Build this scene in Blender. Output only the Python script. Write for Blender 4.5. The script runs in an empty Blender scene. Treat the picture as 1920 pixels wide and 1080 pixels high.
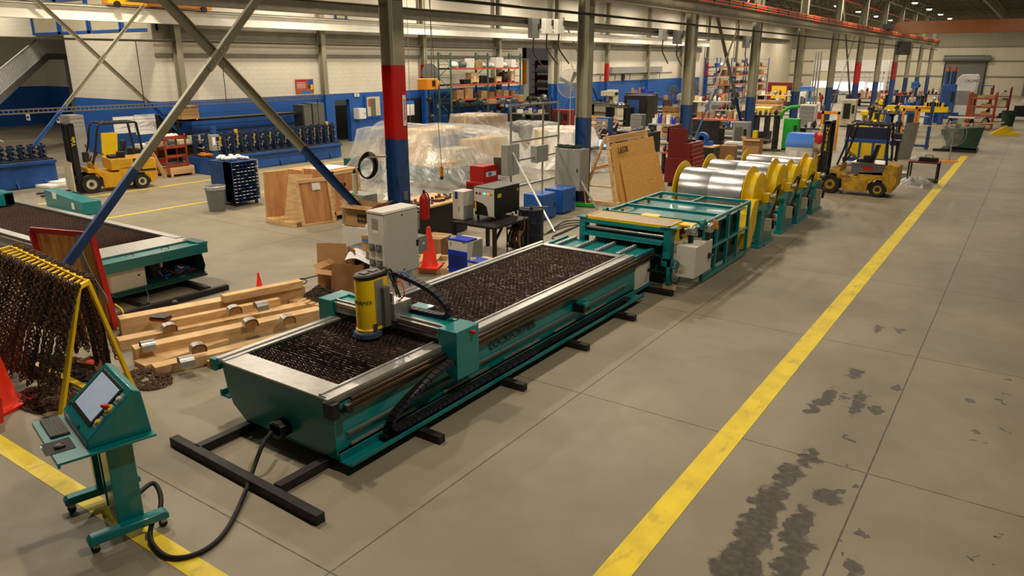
import bpy, math, random
from math import sin, cos, pi, radians, hypot
from mathutils import Vector, Matrix, Euler
random.seed(7)
R = random.Random(11)
SC = bpy.context.scene
COL = SC.collection

# ---------------------------------------------------------------- camera
CAM_H, FPX, PITCH, YAW = 4.0, 1381.0, radians(-17.13), radians(34.64)
cd = bpy.data.cameras.new('camera'); cam = bpy.data.objects.new('camera', cd); COL.objects.link(cam)
cam.location = (0, 0, CAM_H); cam.rotation_euler = (pi/2+PITCH, 0, YAW)
cd.sensor_width = 36; cd.lens = FPX/1920*36; cd.clip_end = 400
SC.camera = cam

# ---------------------------------------------------------------- world, exposure
w = bpy.data.worlds.new('world'); SC.world = w; w.use_nodes = True
w.node_tree.nodes['Background'].inputs[0].default_value = (0.55, 0.5, 0.42, 1)
w.node_tree.nodes['Background'].inputs[1].default_value = 0.10
SC.view_settings.view_transform = 'Standard'; SC.view_settings.look = 'None'
SC.view_settings.gamma = 1; SC.view_settings.use_curve_mapping = False
SC.view_settings.exposure = 0.05

# ---------------------------------------------------------------- measuring: rays of this camera met with a world plane
def _ray(px, py):
    x = (px-960)/FPX; y = (540-py)/FPX; cp, sp = cos(PITCH), sin(PITCH)
    fw = (-sin(YAW)*cp, cos(YAW)*cp, sp); rt = (cos(YAW), sin(YAW), 0); up = (sin(YAW)*sp, -cos(YAW)*sp, cp)
    return [fw[i]+x*rt[i]+y*up[i] for i in range(3)]
def Z(px, py, z=0):
    d = _ray(px, py); t = (z-CAM_H)/d[2]; return Vector((d[0]*t, d[1]*t, z))
def X(px, py, x):
    d = _ray(px, py); t = x/d[0]; return Vector((x, d[1]*t, CAM_H+d[2]*t))
def Y(px, py, y):
    d = _ray(px, py); t = y/d[1]; return Vector((d[0]*t, y, CAM_H+d[2]*t))

# ---------------------------------------------------------------- materials
def lin(c):
    return tuple(((v/255)/12.92 if v/255 <= .04045 else ((v/255+.055)/1.055)**2.4) for v in c)
MATS = {}
def mat(name, rgb, rough=.5, metal=0, var=.12, scale=6, bump=0, emis=0, alpha=1, coat=0, rgb2=None, stretch=None):
    m = bpy.data.materials.new(name); m.use_nodes = True; MATS[name] = m
    nt = m.node_tree; N = nt.nodes; L = nt.links; b = N['Principled BSDF']
    c = lin(rgb); c2 = lin(rgb2) if rgb2 else tuple(v*(1-var*2) for v in c)
    tc = N.new('ShaderNodeTexCoord'); mp = N.new('ShaderNodeMapping')
    if stretch: mp.inputs['Scale'].default_value = stretch
    no = N.new('ShaderNodeTexNoise'); no.inputs['Scale'].default_value = scale; no.inputs['Detail'].default_value = 4
    L.new(tc.outputs['Object'], mp.inputs[0]); L.new(mp.outputs[0], no.inputs['Vector'])
    cr = N.new('ShaderNodeValToRGB'); cr.color_ramp.elements[0].position = .35; cr.color_ramp.elements[1].position = .65
    cr.color_ramp.elements[0].color = (*c2, 1); cr.color_ramp.elements[1].color = (*c, 1)
    L.new(no.outputs[0], cr.inputs[0]); L.new(cr.outputs[0], b.inputs['Base Color'])
    b.inputs['Roughness'].default_value = rough; b.inputs['Metallic'].default_value = metal
    if coat: b.inputs['Coat Weight'].default_value = coat
    if emis:
        b.inputs['Emission Color'].default_value = (*c, 1); b.inputs['Emission Strength'].default_value = emis
    if alpha < 1: b.inputs['Alpha'].default_value = alpha
    if bump:
        bp = N.new('ShaderNodeBump'); bp.inputs['Strength'].default_value = bump; bp.inputs['Distance'].default_value = .01
        L.new(no.outputs[0], bp.inputs['Height']); L.new(bp.outputs[0], b.inputs['Normal'])
    return m
mat('teal', (0, 128, 134), .32, 0, .06, 3, coat=.3)
mat('teal_dark', (6, 78, 78), .4, 0, .1, 3)
mat('yellow', (245, 205, 10), .4, 0, .05, 5)
mat('yellow_worn', (205, 160, 20), .6, 0, .3, 9, rgb2=(150, 116, 34))
mat('lift_yellow', (215, 160, 20), .5, 0, .12, 4)
mat('galv', (190, 190, 188), .38, .75, .08, 14)
mat('steel', (170, 168, 165), .28, .9, .06, 8, stretch=(1, .1, 1))
mat('coil', (222, 222, 225), .27, .85, .06, 5, stretch=(6, .3, .3))
mat('slat', (150, 128, 120), .38, .45, .3, 30)
mat('bronze', (110, 92, 78), .3, .9, .1, 8)
mat('black', (18, 18, 19), .45, 0, .2, 8)
mat('black_rubber', (22, 22, 23), .7, 0, .2, 12)
mat('tube_black', (38, 35, 36), .55, .2, .25, 9)
mat('carrier', (28, 27, 28), .5, 0, .2, 9)
mat('blue_link', (20, 40, 110), .5, 0, .1, 9)
mat('cab_grey', (214, 211, 202), .45, 0, .03, 2)
mat('cab_mid', (150, 150, 146), .5, 0, .06, 3)
mat('cab_dark', (100, 101, 98), .5, 0, .08, 3)
mat('beam', (150, 146, 124), .5, .05, .1, 2)
mat('beam_dark', (96, 90, 74), .55, .1, .12, 3)
mat('beam_white', (226, 224, 214), .5, 0, .05, 2)
mat('girt', (128, 124, 108), .6, 0, .1, 2)
mat('red', (185, 22, 20), .4, 0, .06, 3)
mat('dark_red', (120, 22, 24), .45, 0, .12, 4)
mat('blue', (24, 90, 178), .45, 0, .08, 3)
mat('blue_dark', (32, 72, 130), .5, 0, .15, 6)
mat('blue_machine', (28, 82, 160), .45, 0, .15, 4)
mat('blue_light', (30, 120, 220), .45, 0, .05, 3)
mat('blue_stand', (34, 56, 92), .5, .1, .2, 8)
mat('navy', (24, 32, 58), .6, 0, .15, 5)
mat('white', (235, 235, 232), .5, 0, .03, 4)
mat('paper', (240, 240, 240), .8, 0, .02, 4)
mat('cardboard', (182, 140, 92), .85, 0, .08, 5)
mat('cardboard_dark', (140, 100, 62), .85, 0, .1, 5)
mat('pine', (230, 196, 146), .7, 0, .12, 3, stretch=(1, .12, 4), rgb2=(204, 162, 110))
mat('pine_end', (190, 140, 88), .8, 0, .2, 20)
mat('ply', (205, 150, 96), .65, 0, .1, 3, stretch=(3, 3, .4), rgb2=(182, 122, 72))
mat('ply_worn', (246, 186, 116), .7, 0, .2, 4, stretch=(4, 4, .5), rgb2=(200, 134, 72))
mat('osb', (232, 184, 104), .7, 0, .2, 30, rgb2=(196, 140, 66))
mat('rust', (128, 98, 78), .7, .25, .35, 30)
mat('rust_dark', (92, 72, 62), .7, .25, .35, 30)
mat('orange_red', (170, 62, 30), .5, 0, .15, 4)
mat('orange', (240, 84, 20), .5, 0, .08, 4)
mat('rack_orange', (205, 84, 48), .55, 0, .12, 4)
mat('rack_green', (70, 104, 82), .55, 0, .12, 4)
mat('cone', (252, 50, 18), .45, 0, .05, 3)
mat('crane_orange', (142, 84, 30), .45, 0, .08, 2)
mat('hoist', (240, 150, 20), .4, 0, .05, 3)
mat('green', (30, 170, 40), .45, 0, .06, 3)
mat('green_dark', (30, 66, 44), .6, 0, .15, 4)
mat('chiller_blue', (16, 52, 190), .4, 0, .05, 3)
mat('copper', (205, 110, 70), .4, .5, .1, 5)
mat('skin', (214, 160, 130), .6, 0, .05, 8)
mat('hair', (150, 140, 130), .8, 0, .1, 30)
mat('cloth_navy', (36, 42, 60), .85, 0, .15, 12)
mat('cloth_red', (190, 28, 40), .85, 0, .1, 12)
mat('cloth_grey', (92, 92, 96), .85, 0, .1, 12)
mat('cloth_white', (200, 200, 200), .85, 0, .08, 12)
mat('denim', (50, 60, 84), .85, 0, .15, 12)
mat('khaki', (170, 150, 120), .85, 0, .15, 12)
mat('screen', (165, 180, 195), .25, 0, .12, 9, emis=.35, rgb2=(150, 165, 190))
mat('screen_bright', (170, 205, 240), .3, 0, .05, 6, emis=.9)
mat('lamp_glow', (255, 246, 225), .5, 0, 0, 4, emis=45)
mat('led_green', (60, 255, 160), .4, 0, 0, 4, emis=3)
mat('led_orange', (255, 120, 20), .4, 0, 0, 4, emis=1.5)
mat('brush', (60, 88, 120), .9, 0, .25, 40)
mat('gold_label', (250, 225, 40), .5, 0, .03, 4)
mat('grey_plastic', (112, 116, 118), .5, 0, .06, 5)
mat('ink', (25, 25, 28), .6, 0, 0, 4)
mat('grime', (64, 58, 52), .8, .2, .35, 12)
mat('concrete_dark', (84, 80, 72), .8, 0, .2, 5)
mat('deck', (86, 80, 66), .8, 0, .2, 1)
mat('pad', (190, 170, 150), .7, 0, .05, 5)
mat('tan', (205, 196, 168), .6, 0, .06, 4)
def clear_plastic(name, tint, dens):
    m = bpy.data.materials.new(name); m.use_nodes = True; MATS[name] = m
    nt = m.node_tree; N = nt.nodes; L = nt.links; N.remove(N['Principled BSDF']); out = N['Material Output']
    tr = N.new('ShaderNodeBsdfTransparent'); tr.inputs[0].default_value = (.93, .94, .94, 1)
    di = N.new('ShaderNodeBsdfDiffuse'); di.inputs[0].default_value = (*tint, 1)
    tl = N.new('ShaderNodeBsdfTranslucent'); tl.inputs[0].default_value = (*tint, 1)
    gl = N.new('ShaderNodeBsdfGlossy'); gl.inputs['Roughness'].default_value = .3; gl.inputs[0].default_value = (1, 1, 1, 1)
    a = N.new('ShaderNodeMixShader'); a.inputs[0].default_value = .45; L.new(di.outputs[0], a.inputs[1]); L.new(tl.outputs[0], a.inputs[2])
    g2 = N.new('ShaderNodeMixShader'); g2.inputs[0].default_value = .16; L.new(a.outputs[0], g2.inputs[1]); L.new(gl.outputs[0], g2.inputs[2])
    tc = N.new('ShaderNodeTexCoord'); no = N.new('ShaderNodeTexNoise'); no.inputs['Scale'].default_value = 1.3; no.inputs['Detail'].default_value = 5
    no.inputs['Distortion'].default_value = 1.6
    mp = N.new('ShaderNodeMapping'); mp.inputs['Scale'].default_value = (1, 1, .45); L.new(tc.outputs['Object'], mp.inputs[0]); L.new(mp.outputs[0], no.inputs['Vector'])
    mr = N.new('ShaderNodeMapRange'); mr.inputs[1].default_value = .35; mr.inputs[2].default_value = .7; mr.inputs[3].default_value = dens*.7; mr.inputs[4].default_value = min(1, dens*1.6)
    L.new(no.outputs[0], mr.inputs[0])
    fin = N.new('ShaderNodeMixShader'); L.new(mr.outputs[0], fin.inputs[0]); L.new(tr.outputs[0], fin.inputs[1]); L.new(g2.outputs[0], fin.inputs[2])
    bp = N.new('ShaderNodeBump'); bp.inputs['Strength'].default_value = .8; bp.inputs['Distance'].default_value = .12
    L.new(no.outputs[0], bp.inputs['Height'])
    for s in (di, tl, gl): L.new(bp.outputs[0], s.inputs['Normal'])
    L.new(fin.outputs[0], out.inputs[0])
clear_plastic('clear_wrap', (.84, .85, .84), .33)
clear_plastic('milky_wrap', (.9, .9, .88), .62)

# ---------------------------------------------------------------- mesh builder
def frame_of(p0, p1):
    d = (Vector(p1)-Vector(p0)); l = d.length; d = d/l if l else Vector((0, 0, 1))
    up = Vector((0, 0, 1)) if abs(d.z) < .95 else Vector((0, 1, 0))
    a = d.cross(up).normalized(); b = a.cross(d).normalized()
    return d, a, b, l
class B:
    """mesh builder"""
    def __init__(s, m='teal'): s.v = []; s.f = []; s.fm = []; s.ms = []; s.cur = m; s.tf = None; s.pieces = []
    def mi(s, m):
        m = m or s.cur
        if m not in s.ms: s.ms.append(m)
        return s.ms.index(m)
    def add(s, vs, fs, m=None):
        o = len(s.v); k = s.mi(m)
        s.v += [tuple(s.tf @ Vector(p)) if s.tf else tuple(p) for p in vs]
        f0 = len(s.f)
        for f in fs: s.f.append([i+o for i in f]); s.fm.append(k)
        s.pieces.append((o, len(s.v), f0, len(s.f))); return s
    def box(s, x0, y0, z0, x1, y1, z1, m=None):
        x0, x1 = min(x0, x1), max(x0, x1); y0, y1 = min(y0, y1), max(y0, y1); z0, z1 = min(z0, z1), max(z0, z1)
        return s.add([(x0,y0,z0),(x1,y0,z0),(x1,y1,z0),(x0,y1,z0),(x0,y0,z1),(x1,y0,z1),(x1,y1,z1),(x0,y1,z1)],
            [(0,3,2,1),(4,5,6,7),(0,1,5,4),(1,2,6,5),(2,3,7,6),(3,0,4,7)], m)
    def cb(s, c, sz, m=None, rot=None):
        h = [v/2 for v in sz]; vs = [Vector((a*h[0], b*h[1], d*h[2])) for d in (-1, 1) for a, b in ((-1,-1),(1,-1),(1,1),(-1,1))]
        if rot: M = Euler(rot).to_matrix(); vs = [M@v for v in vs]
        return s.add([v+Vector(c) for v in vs], [(0,3,2,1),(4,5,6,7),(0,1,5,4),(1,2,6,5),(2,3,7,6),(3,0,4,7)], m)
    def bar(s, p0, p1, w, h, m=None):
        d, a, b, l = frame_of(p0, p1); p0 = Vector(p0); p1 = Vector(p1)
        vs = [p+a*(i*w/2)+b*(j*h/2) for p in (p0, p1) for i, j in ((-1,-1),(1,-1),(1,1),(-1,1))]
        return s.add(vs, [(0,1,2,3),(7,6,5,4),(0,4,5,1),(1,5,6,2),(2,6,7,3),(3,7,4,0)], m)
    def cyl(s, p0, p1, r, m=None, n=14, r2=None, cap=True):
        d, a, b, l = frame_of(p0, p1); r2 = r if r2 is None else r2; p0 = Vector(p0); p1 = Vector(p1); vs = []
        for p, q in ((p0, r), (p1, r2)):
            for i in range(n): t = 2*pi*i/n; vs.append(p+a*cos(t)*q+b*sin(t)*q)
        fs = [(i, (i+1) % n, n+(i+1) % n, n+i) for i in range(n)]
        if cap: fs += [tuple(range(n))[::-1], tuple(range(n, 2*n))]
        return s.add(vs, fs, m)
    def tube(s, pts, r, m=None, n=8, smooth=True):
        pts = [Vector(p) for p in pts]
        if smooth and len(pts) > 2: pts = spline(pts)
        vs = []; k = len(pts); prev = None
        for i, p in enumerate(pts):
            d = (pts[min(i+1, k-1)]-pts[max(i-1, 0)]).normalized()
            if prev is None:
                up = Vector((0, 0, 1)) if abs(d.z) < .9 else Vector((0, 1, 0)); a = d.cross(up).normalized()
            else: a = (prev-d*prev.dot(d)).normalized()
            prev = a; b = a.cross(d)
            for j in range(n): t = 2*pi*j/n; vs.append(p+(a*cos(t)+b*sin(t))*r)
        fs = [(i*n+j, i*n+(j+1) % n, (i+1)*n+(j+1) % n, (i+1)*n+j) for i in range(k-1) for j in range(n)]
        fs += [tuple(range(n))[::-1], tuple(range((k-1)*n, k*n))]
        return s.add(vs, fs, m)
    def lathe(s, prof, c=(0, 0, 0), m=None, n=20, axis='z', cap=True):
        vs = []; c = Vector(c)
        for r, h in prof:
            for i in range(n):
                t = 2*pi*i/n; x, y = r*cos(t), r*sin(t)
                vs.append(c+Vector({'z': (x, y, h), 'x': (h, x, y), 'y': (x, h, y)}[axis]))
        k = len(prof); fs = [(i*n+j, i*n+(j+1) % n, (i+1)*n+(j+1) % n, (i+1)*n+j) for i in range(k-1) for j in range(n)]
        if cap: fs += [tuple(range(n))[::-1], tuple(range((k-1)*n, k*n))]
        return s.add(vs, fs, m)
    def prism(s, poly, a, b, axis='x', m=None):
        def P(u, v, h): return {'x': (h, u, v), 'y': (u, h, v), 'z': (u, v, h)}[axis]
        n = len(poly); vs = [P(u, v, a) for u, v in poly]+[P(u, v, b) for u, v in poly]
        fs = [tuple(range(n)), tuple(range(n, 2*n))[::-1]]+[(i, n+i, n+(i+1) % n, (i+1) % n) for i in range(n)]
        return s.add(vs, fs, m)
    def sphere(s, c, r, m=None, n=12, k=8, sc=(1, 1, 1)):
        prof = [(sin(pi*i/k), -cos(pi*i/k)) for i in range(k+1)]; vs = []
        for q, h in prof:
            for i in range(n): t = 2*pi*i/n; vs.append((c[0]+r*sc[0]*q*cos(t), c[1]+r*sc[1]*q*sin(t), c[2]+r*sc[2]*h))
        return s.add(vs, [(i*n+j, i*n+(j+1) % n, (i+1)*n+(j+1) % n, (i+1)*n+j) for i in range(k) for j in range(n)], m)
    def quad(s, a, b, c, d, m=None): return s.add([a, b, c, d], [(0, 1, 2, 3)], m)
    def ibeam(s, p0, p1, w, h, tw=.015, tf=.02, m=None):
        d, a, b, l = frame_of(p0, p1); p0 = Vector(p0); p1 = Vector(p1)
        for (cx, cy, ww, hh) in ((0, h/2-tf/2, w, tf), (0, -h/2+tf/2, w, tf), (0, 0, tw, h-2*tf)):
            o = a*cx+b*cy; s.bar(p0+o, p1+o, ww, hh, m)
        return s
    def build_each(s, name, parent=None, bev=0):
        """every added shape becomes an object of its own"""
        for (v0, v1, f0, f1) in s.pieces:
            q = B(s.cur); q.ms = list(s.ms); q.v = s.v[v0:v1]; q.f = [[i-v0 for i in f] for f in s.f[f0:f1]]; q.fm = s.fm[f0:f1]; q.build(name, parent, bev=bev)
    def build(s, name, parent=None, loc=None, rz=0, bev=0, sharp=38):
        me = bpy.data.meshes.new(name); me.from_pydata(s.v, [], s.f)
        for m in s.ms: me.materials.append(MATS[m])
        me.polygons.foreach_set('material_index', s.fm)
        me.polygons.foreach_set('use_smooth', [True]*len(s.f)); me.update()
        try: me.set_sharp_from_angle(angle=radians(sharp))
        except Exception: pass
        o = bpy.data.objects.new(name, me); COL.objects.link(o)
        if parent: o.parent = parent
        if loc is not None: o.location = loc
        o.rotation_euler.z = rz
        if bev:
            md = o.modifiers.new('bevel', 'BEVEL'); md.width = bev; md.segments = 2; md.limit_method = 'ANGLE'; md.angle_limit = radians(40)
        return o
def spline(pts, k=6):
    out = []; P = [pts[0]*2-pts[1]]+pts+[pts[-1]*2-pts[-2]]
    for i in range(1, len(P)-2):
        for j in range(k):
            t = j/k; a, b, c, d = P[i-1], P[i], P[i+1], P[i+2]
            out.append(.5*((2*b)+(c-a)*t+(2*a-5*b+4*c-d)*t*t+(3*b-a-3*c+d)*t**3))
    out.append(pts[-1]); return out
def tag(o, label, cat, group=None, kind=None):
    if label: o['label'] = label
    if cat: o['category'] = cat
    if group: o['group'] = group
    if kind: o['kind'] = kind
    return o
def thing(name, label, cat, loc=(0, 0, 0), rz=0, group=None):
    o = bpy.data.objects.new(name, None); COL.objects.link(o); o.location = loc; o.rotation_euler = (0, 0, rz)
    o.empty_display_size = .1
    return tag(o, label, cat, group)
def struct(o): o['kind'] = 'structure'; return o
KIDS = {}
def dup(root, loc, rz=None, label=None, group=None):
    def cp(o, par):
        c = o.copy(); COL.objects.link(c)
        if par: c.parent = par
        for k in [q for q in bpy.data.objects if q.parent == o]: cp(k, c)
        return c
    r = cp(root, None); r.location = loc
    if rz is not None: r.rotation_euler.z = rz
    if label: r['label'] = label
    if group: r['group'] = group
    return r
def text(body, size, M, m='ink', name='lettering', parent=None, ext=.002, bend=None, align='CENTER', sx=1, off=0):
    cu = bpy.data.curves.new(name, 'FONT'); cu.body = body; cu.size = size; cu.extrude = ext; cu.align_x = align; cu.align_y = 'CENTER'
    t = bpy.data.objects.new(name, cu); COL.objects.link(t)
    dg = bpy.context.evaluated_depsgraph_get(); me = bpy.data.meshes.new_from_object(t.evaluated_get(dg))
    bpy.data.objects.remove(t)
    for v in me.vertices:
        p = Vector((v.co.x*sx+off, v.co.y, v.co.z))
        if bend: p = Vector(((bend+p.z)*sin(p.x/bend), p.y, (bend+p.z)*cos(p.x/bend)-bend))
        v.co = M@p
    me.materials.clear(); me.materials.append(MATS[m])
    o = bpy.data.objects.new(name, me); COL.objects.link(o)
    if parent: o.parent = parent
    return o
def face_M(loc, right, up):
    r = Vector(right).normalized(); u = Vector(up).normalized(); n = r.cross(u)
    M = Matrix((r, u, n)).transposed().to_4x4(); M.translation = Vector(loc); return M
# ================================================================ lamps of the hall (high-bay lights hung under the roof)
LAMP_X = (-1.2, -9.0, -14.7, -20.4, -26.2)
LAMP_Y = [5.6+8.9*i for i in range(12)]
LAMP_W = 300
LAMP_K = {-1.2: .45, -9.0: .85}     # energy cut on the right-hand rows to darken the aisle side
def lamp():
    t = thing('high_bay_light', 'round bright high-bay lamp hung under the roof trusses', 'lamp', (0, 0, 0), 0, 'high-bay lamps under the roof')
    B('galv').lathe([(.05, .32), (.09, .3), (.1, .18), (.2, .1), (.26, 0), (.25, -.005), (.19, .08), (.05, .1)], n=18).build('lamp_housing', t)
    B('lamp_glow').sphere((0, 0, -.01), .2, n=16, k=8, sc=(1, 1, .35)).build('lamp_lens', t)
    B('black').cyl((0, 0, .3), (0, 0, 1.5), .012, n=6).build('hanger_rod', t)
    ld = bpy.data.lights.new('lamp_light', 'AREA'); ld.shape = 'DISK'; ld.size = .4; ld.energy = LAMP_W; ld.color = (1.0, .86, .66)
    lo = bpy.data.objects.new('lamp_light', ld); COL.objects.link(lo); lo.parent = t; lo.location = (0, 0, -.1)
    return t
DIM = {}
def dim(k):
    if k not in DIM: d = bpy.data.lights['lamp_light'].copy(); d.energy = LAMP_W*k; DIM[k] = d
    return DIM[k]
lamp0 = lamp(); first = True
NTH = ['first', 'second', 'third', 'fourth', 'fifth', 'sixth', 'seventh', 'eighth', 'ninth', 'tenth', 'eleventh', 'twelfth']
spots_ = [(lx, ly, 'round high-bay roof lamp, %s row from the near end, %s from the right' % (NTH[j], NTH[i])) for i, lx in enumerate(LAMP_X) for j, ly in enumerate(LAMP_Y)]
spots_ += [(-34, 8, 'round roof lamp above the stair recess, nearer the camera'), (-33, 13.5, 'round roof lamp above the stair recess, nearer the office block'), (-43, 14.5, 'round roof lamp above the stair landing, farthest left')]  # extra lamps added to lighten the office wall, stairs and recess
for lx, ly, lab in spots_:
    p = (lx, ly, 8.3)
    if first: lamp0.location = p; first = False; lamp0['label'] = lab
    else:
        r_ = dup(lamp0, p, None, lab); k_ = LAMP_K.get(lx)
        if k_ and ly > 0:
            for ch in bpy.data.objects:
                if ch.parent == r_ and ch.type == 'LIGHT': ch.data = dim(k_)

# ================================================================ floor
def floor_material():
    m = bpy.data.materials.new('floor_concrete'); m.use_nodes = True; MATS['floor'] = m
    nt = m.node_tree; N = nt.nodes; L = nt.links; b = N['Principled BSDF']
    def nd(t, **k):
        n = N.new(t)
        for a, v in k.items(): setattr(n, a, v)
        return n
    def math_(op, a, b_=None, c=None):
        n = nd('ShaderNodeMath', operation=op)
        for i, v in enumerate((a, b_, c)):
            if v is None: continue
            if isinstance(v, (int, float)): n.inputs[i].default_value = v
            else: L.new(v, n.inputs[i])
        return n.outputs[0]
    def noise(sc, det=4, dist=0, vec=None):
        n = nd('ShaderNodeTexNoise'); n.inputs['Scale'].default_value = sc; n.inputs['Detail'].default_value = det; n.inputs['Distortion'].default_value = dist
        L.new(vec or pos, n.inputs['Vector']); return n.outputs[0]
    def mixc(f, a, b_):
        n = nd('ShaderNodeMix', data_type='RGBA')
        if isinstance(f, (int, float)): n.inputs[0].default_value = f
        else: L.new(f, n.inputs[0])
        for i, v in ((6, a), (7, b_)):
            if isinstance(v, tuple): n.inputs[i].default_value = (*v, 1)
            else: L.new(v, n.inputs[i])
        return n.outputs[2]
    def ramp(v, lo, hi): 
        n = nd('ShaderNodeMapRange'); n.inputs[1].default_value = lo; n.inputs[2].default_value = hi; L.new(v, n.inputs[0]); return n.outputs[0]
    tc = nd('ShaderNodeTexCoord'); pos = tc.outputs['Object']; sp = nd('ShaderNodeSeparateXYZ'); L.new(pos, sp.inputs[0]); px, py = sp.outputs[0], sp.outputs[1]
    mp = nd('ShaderNodeMapping'); mp.inputs['Scale'].default_value = (1, .12, 1); L.new(pos, mp.inputs[0])
    c = mixc(ramp(noise(.35, 5, .4), .38, .66), lin((132, 125, 107)), lin((157, 147, 126)))
    c = mixc(math_('MULTIPLY', ramp(noise(1.6, 6, .8), .45, .8), .45), c, lin((124, 115, 98)))
    c = mixc(math_('MULTIPLY', ramp(noise(2.2, 5, .3, mp.outputs[0]), .52, .75), .4), c, lin((132, 124, 108)))
    c = mixc(math_('MULTIPLY', ramp(noise(40, 2), .5, .8), .18), c, lin((110, 100, 84)))
    # lane of traffic wear: dark tyre band and light scuffs along the aisle right of the yellow line
    band = math_('SUBTRACT', 1.0, ramp(math_('ABSOLUTE', math_('ADD', px, 1.15)), .15, .75))
    c = mixc(math_('MULTIPLY', band, math_('MULTIPLY', ramp(noise(.8, 4, .5, mp.outputs[0]), .35, .65), .38)), c, lin((104, 97, 82)))
    c = mixc(math_('MULTIPLY', ramp(noise(1.1, 3, .6, mp.outputs[0]), .66, .74), math_('MULTIPLY', ramp(px, -2.2, -1.2), .45)), c, lin((176, 166, 144)))
    # dark damp patches and drips: warped ellipses (x, y, half x, half y)
    wv = nd('ShaderNodeTexNoise'); wv.inputs['Scale'].default_value = 7; wv.inputs['Detail'].default_value = 6; L.new(pos, wv.inputs['Vector'])
    vsub = nd('ShaderNodeVectorMath', operation='MULTIPLY_ADD'); vsub.inputs[1].default_value = (.36, .36, 0); vsub.inputs[2].default_value = (-.18, -.18, 0)
    L.new(wv.outputs[1], vsub.inputs[0]); va = nd('ShaderNodeVectorMath', operation='ADD'); L.new(pos, va.inputs[0]); L.new(vsub.outputs[0], va.inputs[1])
    sw = nd('ShaderNodeSeparateXYZ'); L.new(va.outputs[0], sw.inputs[0]); wx, wy = sw.outputs[0], sw.outputs[1]
    tot = None
    spots = []
    for (a, b_, hx, hy) in ((1378, 1065, 60, 48), (1415, 995, 48, 42), (1440, 940, 36, 36), (1478, 893, 30, 24), (1515, 860, 22, 16), (1482, 1050, 34, 50), (1497, 985, 24, 34), (1548, 930, 30, 16), (1600, 1065, 12, 10), (1550, 745, 14, 18), (1525, 765, 12, 14), (1608, 755, 13, 22), (1640, 768, 12, 7), (1605, 700, 14, 8), (1645, 617, 9, 7), (1690, 620, 8, 5), (1682, 728, 7, 5)):
        p = Z(a, b_); q = Z(a+hx, b_); r = Z(a, b_-hy); spots.append((p.x, p.y, abs(q.x-p.x)*.8+.02, abs(r.y-p.y)+.03))
    rr = random.Random(5)
    for k in range(26):
        a = rr.choice((1575+rr.random()*60, 1800+rr.random()*90)); b_ = 700+rr.random()*360; p = Z(a, b_); r_ = .012+.03*rr.random()
        spots.append((p.x, p.y, r_, r_*1.2))
    for (sx, sy, hx, hy) in spots:
        ex = math_('DIVIDE', math_('SUBTRACT', wx, sx), hx); ey = math_('DIVIDE', math_('SUBTRACT', wy, sy), hy)
        d = math_('ADD', math_('MULTIPLY', ex, ex), math_('MULTIPLY', ey, ey))
        tot = d if tot is None else math_('MINIMUM', tot, d)
    wet = math_('SUBTRACT', 1.0, ramp(tot, .75, 1.15))
    wetm = math_('MULTIPLY', wet, math_('ADD', math_('MULTIPLY', ramp(noise(14, 5), .35, .6), .22), .78))
    c = mixc(wetm, c, lin((56, 49, 41)))
    # saw-cut joints
    lines = None
    for x0 in (-0.78, -4.11): 
        d = math_('ABSOLUTE', math_('SUBTRACT', px, x0)); lines = d if lines is None else math_('MINIMUM', lines, d)
    d = math_('ABSOLUTE', math_('SUBTRACT', math_('MODULO', math_('ADD', px, 70), 3.4), 1.7)); d = math_('ADD', d, math_('MULTIPLY', ramp(px, -8.0, -7.9), 5.0)); lines = math_('MINIMUM', lines, d)
    ln2 = None
    for y0 in (-.6, 3.33, 7.47, 11.2):
        d = math_('ABSOLUTE', math_('SUBTRACT', py, y0)); ln2 = d if ln2 is None else math_('MINIMUM', ln2, d)
    d = math_('ABSOLUTE', math_('SUBTRACT', math_('MODULO', math_('SUBTRACT', py, 13.1), 3.85), 1.925)); d = math_('ADD', d, math_('MULTIPLY', math_('SUBTRACT', 1.0, ramp(py, 13.0, 13.1)), 5.0)); ln2 = math_('MINIMUM', ln2, d)
    lines = math_('MINIMUM', lines, ln2)
    wob = math_('MULTIPLY', math_('SUBTRACT', noise(9, 3), .5), .012)
    jm = math_('SUBTRACT', 1.0, ramp(math_('ADD', lines, wob), .004, .011))
    c = mixc(math_('MULTIPLY', jm, .85), c, lin((46, 40, 34)))
    L.new(c, b.inputs['Base Color'])
    ro = math_('SUBTRACT', math_('ADD', math_('MULTIPLY', noise(3, 4), .25), .42), math_('MULTIPLY', wet, .12)); L.new(ro, b.inputs['Roughness'])
    bp = nd('ShaderNodeBump'); bp.inputs['Strength'].default_value = .15; bp.inputs['Distance'].default_value = .01; L.new(noise(25, 4), bp.inputs['Height']); L.new(bp.outputs[0], b.inputs['Normal'])
floor_material()
struct(B('floor').box(-54, -8, -.3, 12, 110, 0).build('floor'))
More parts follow.
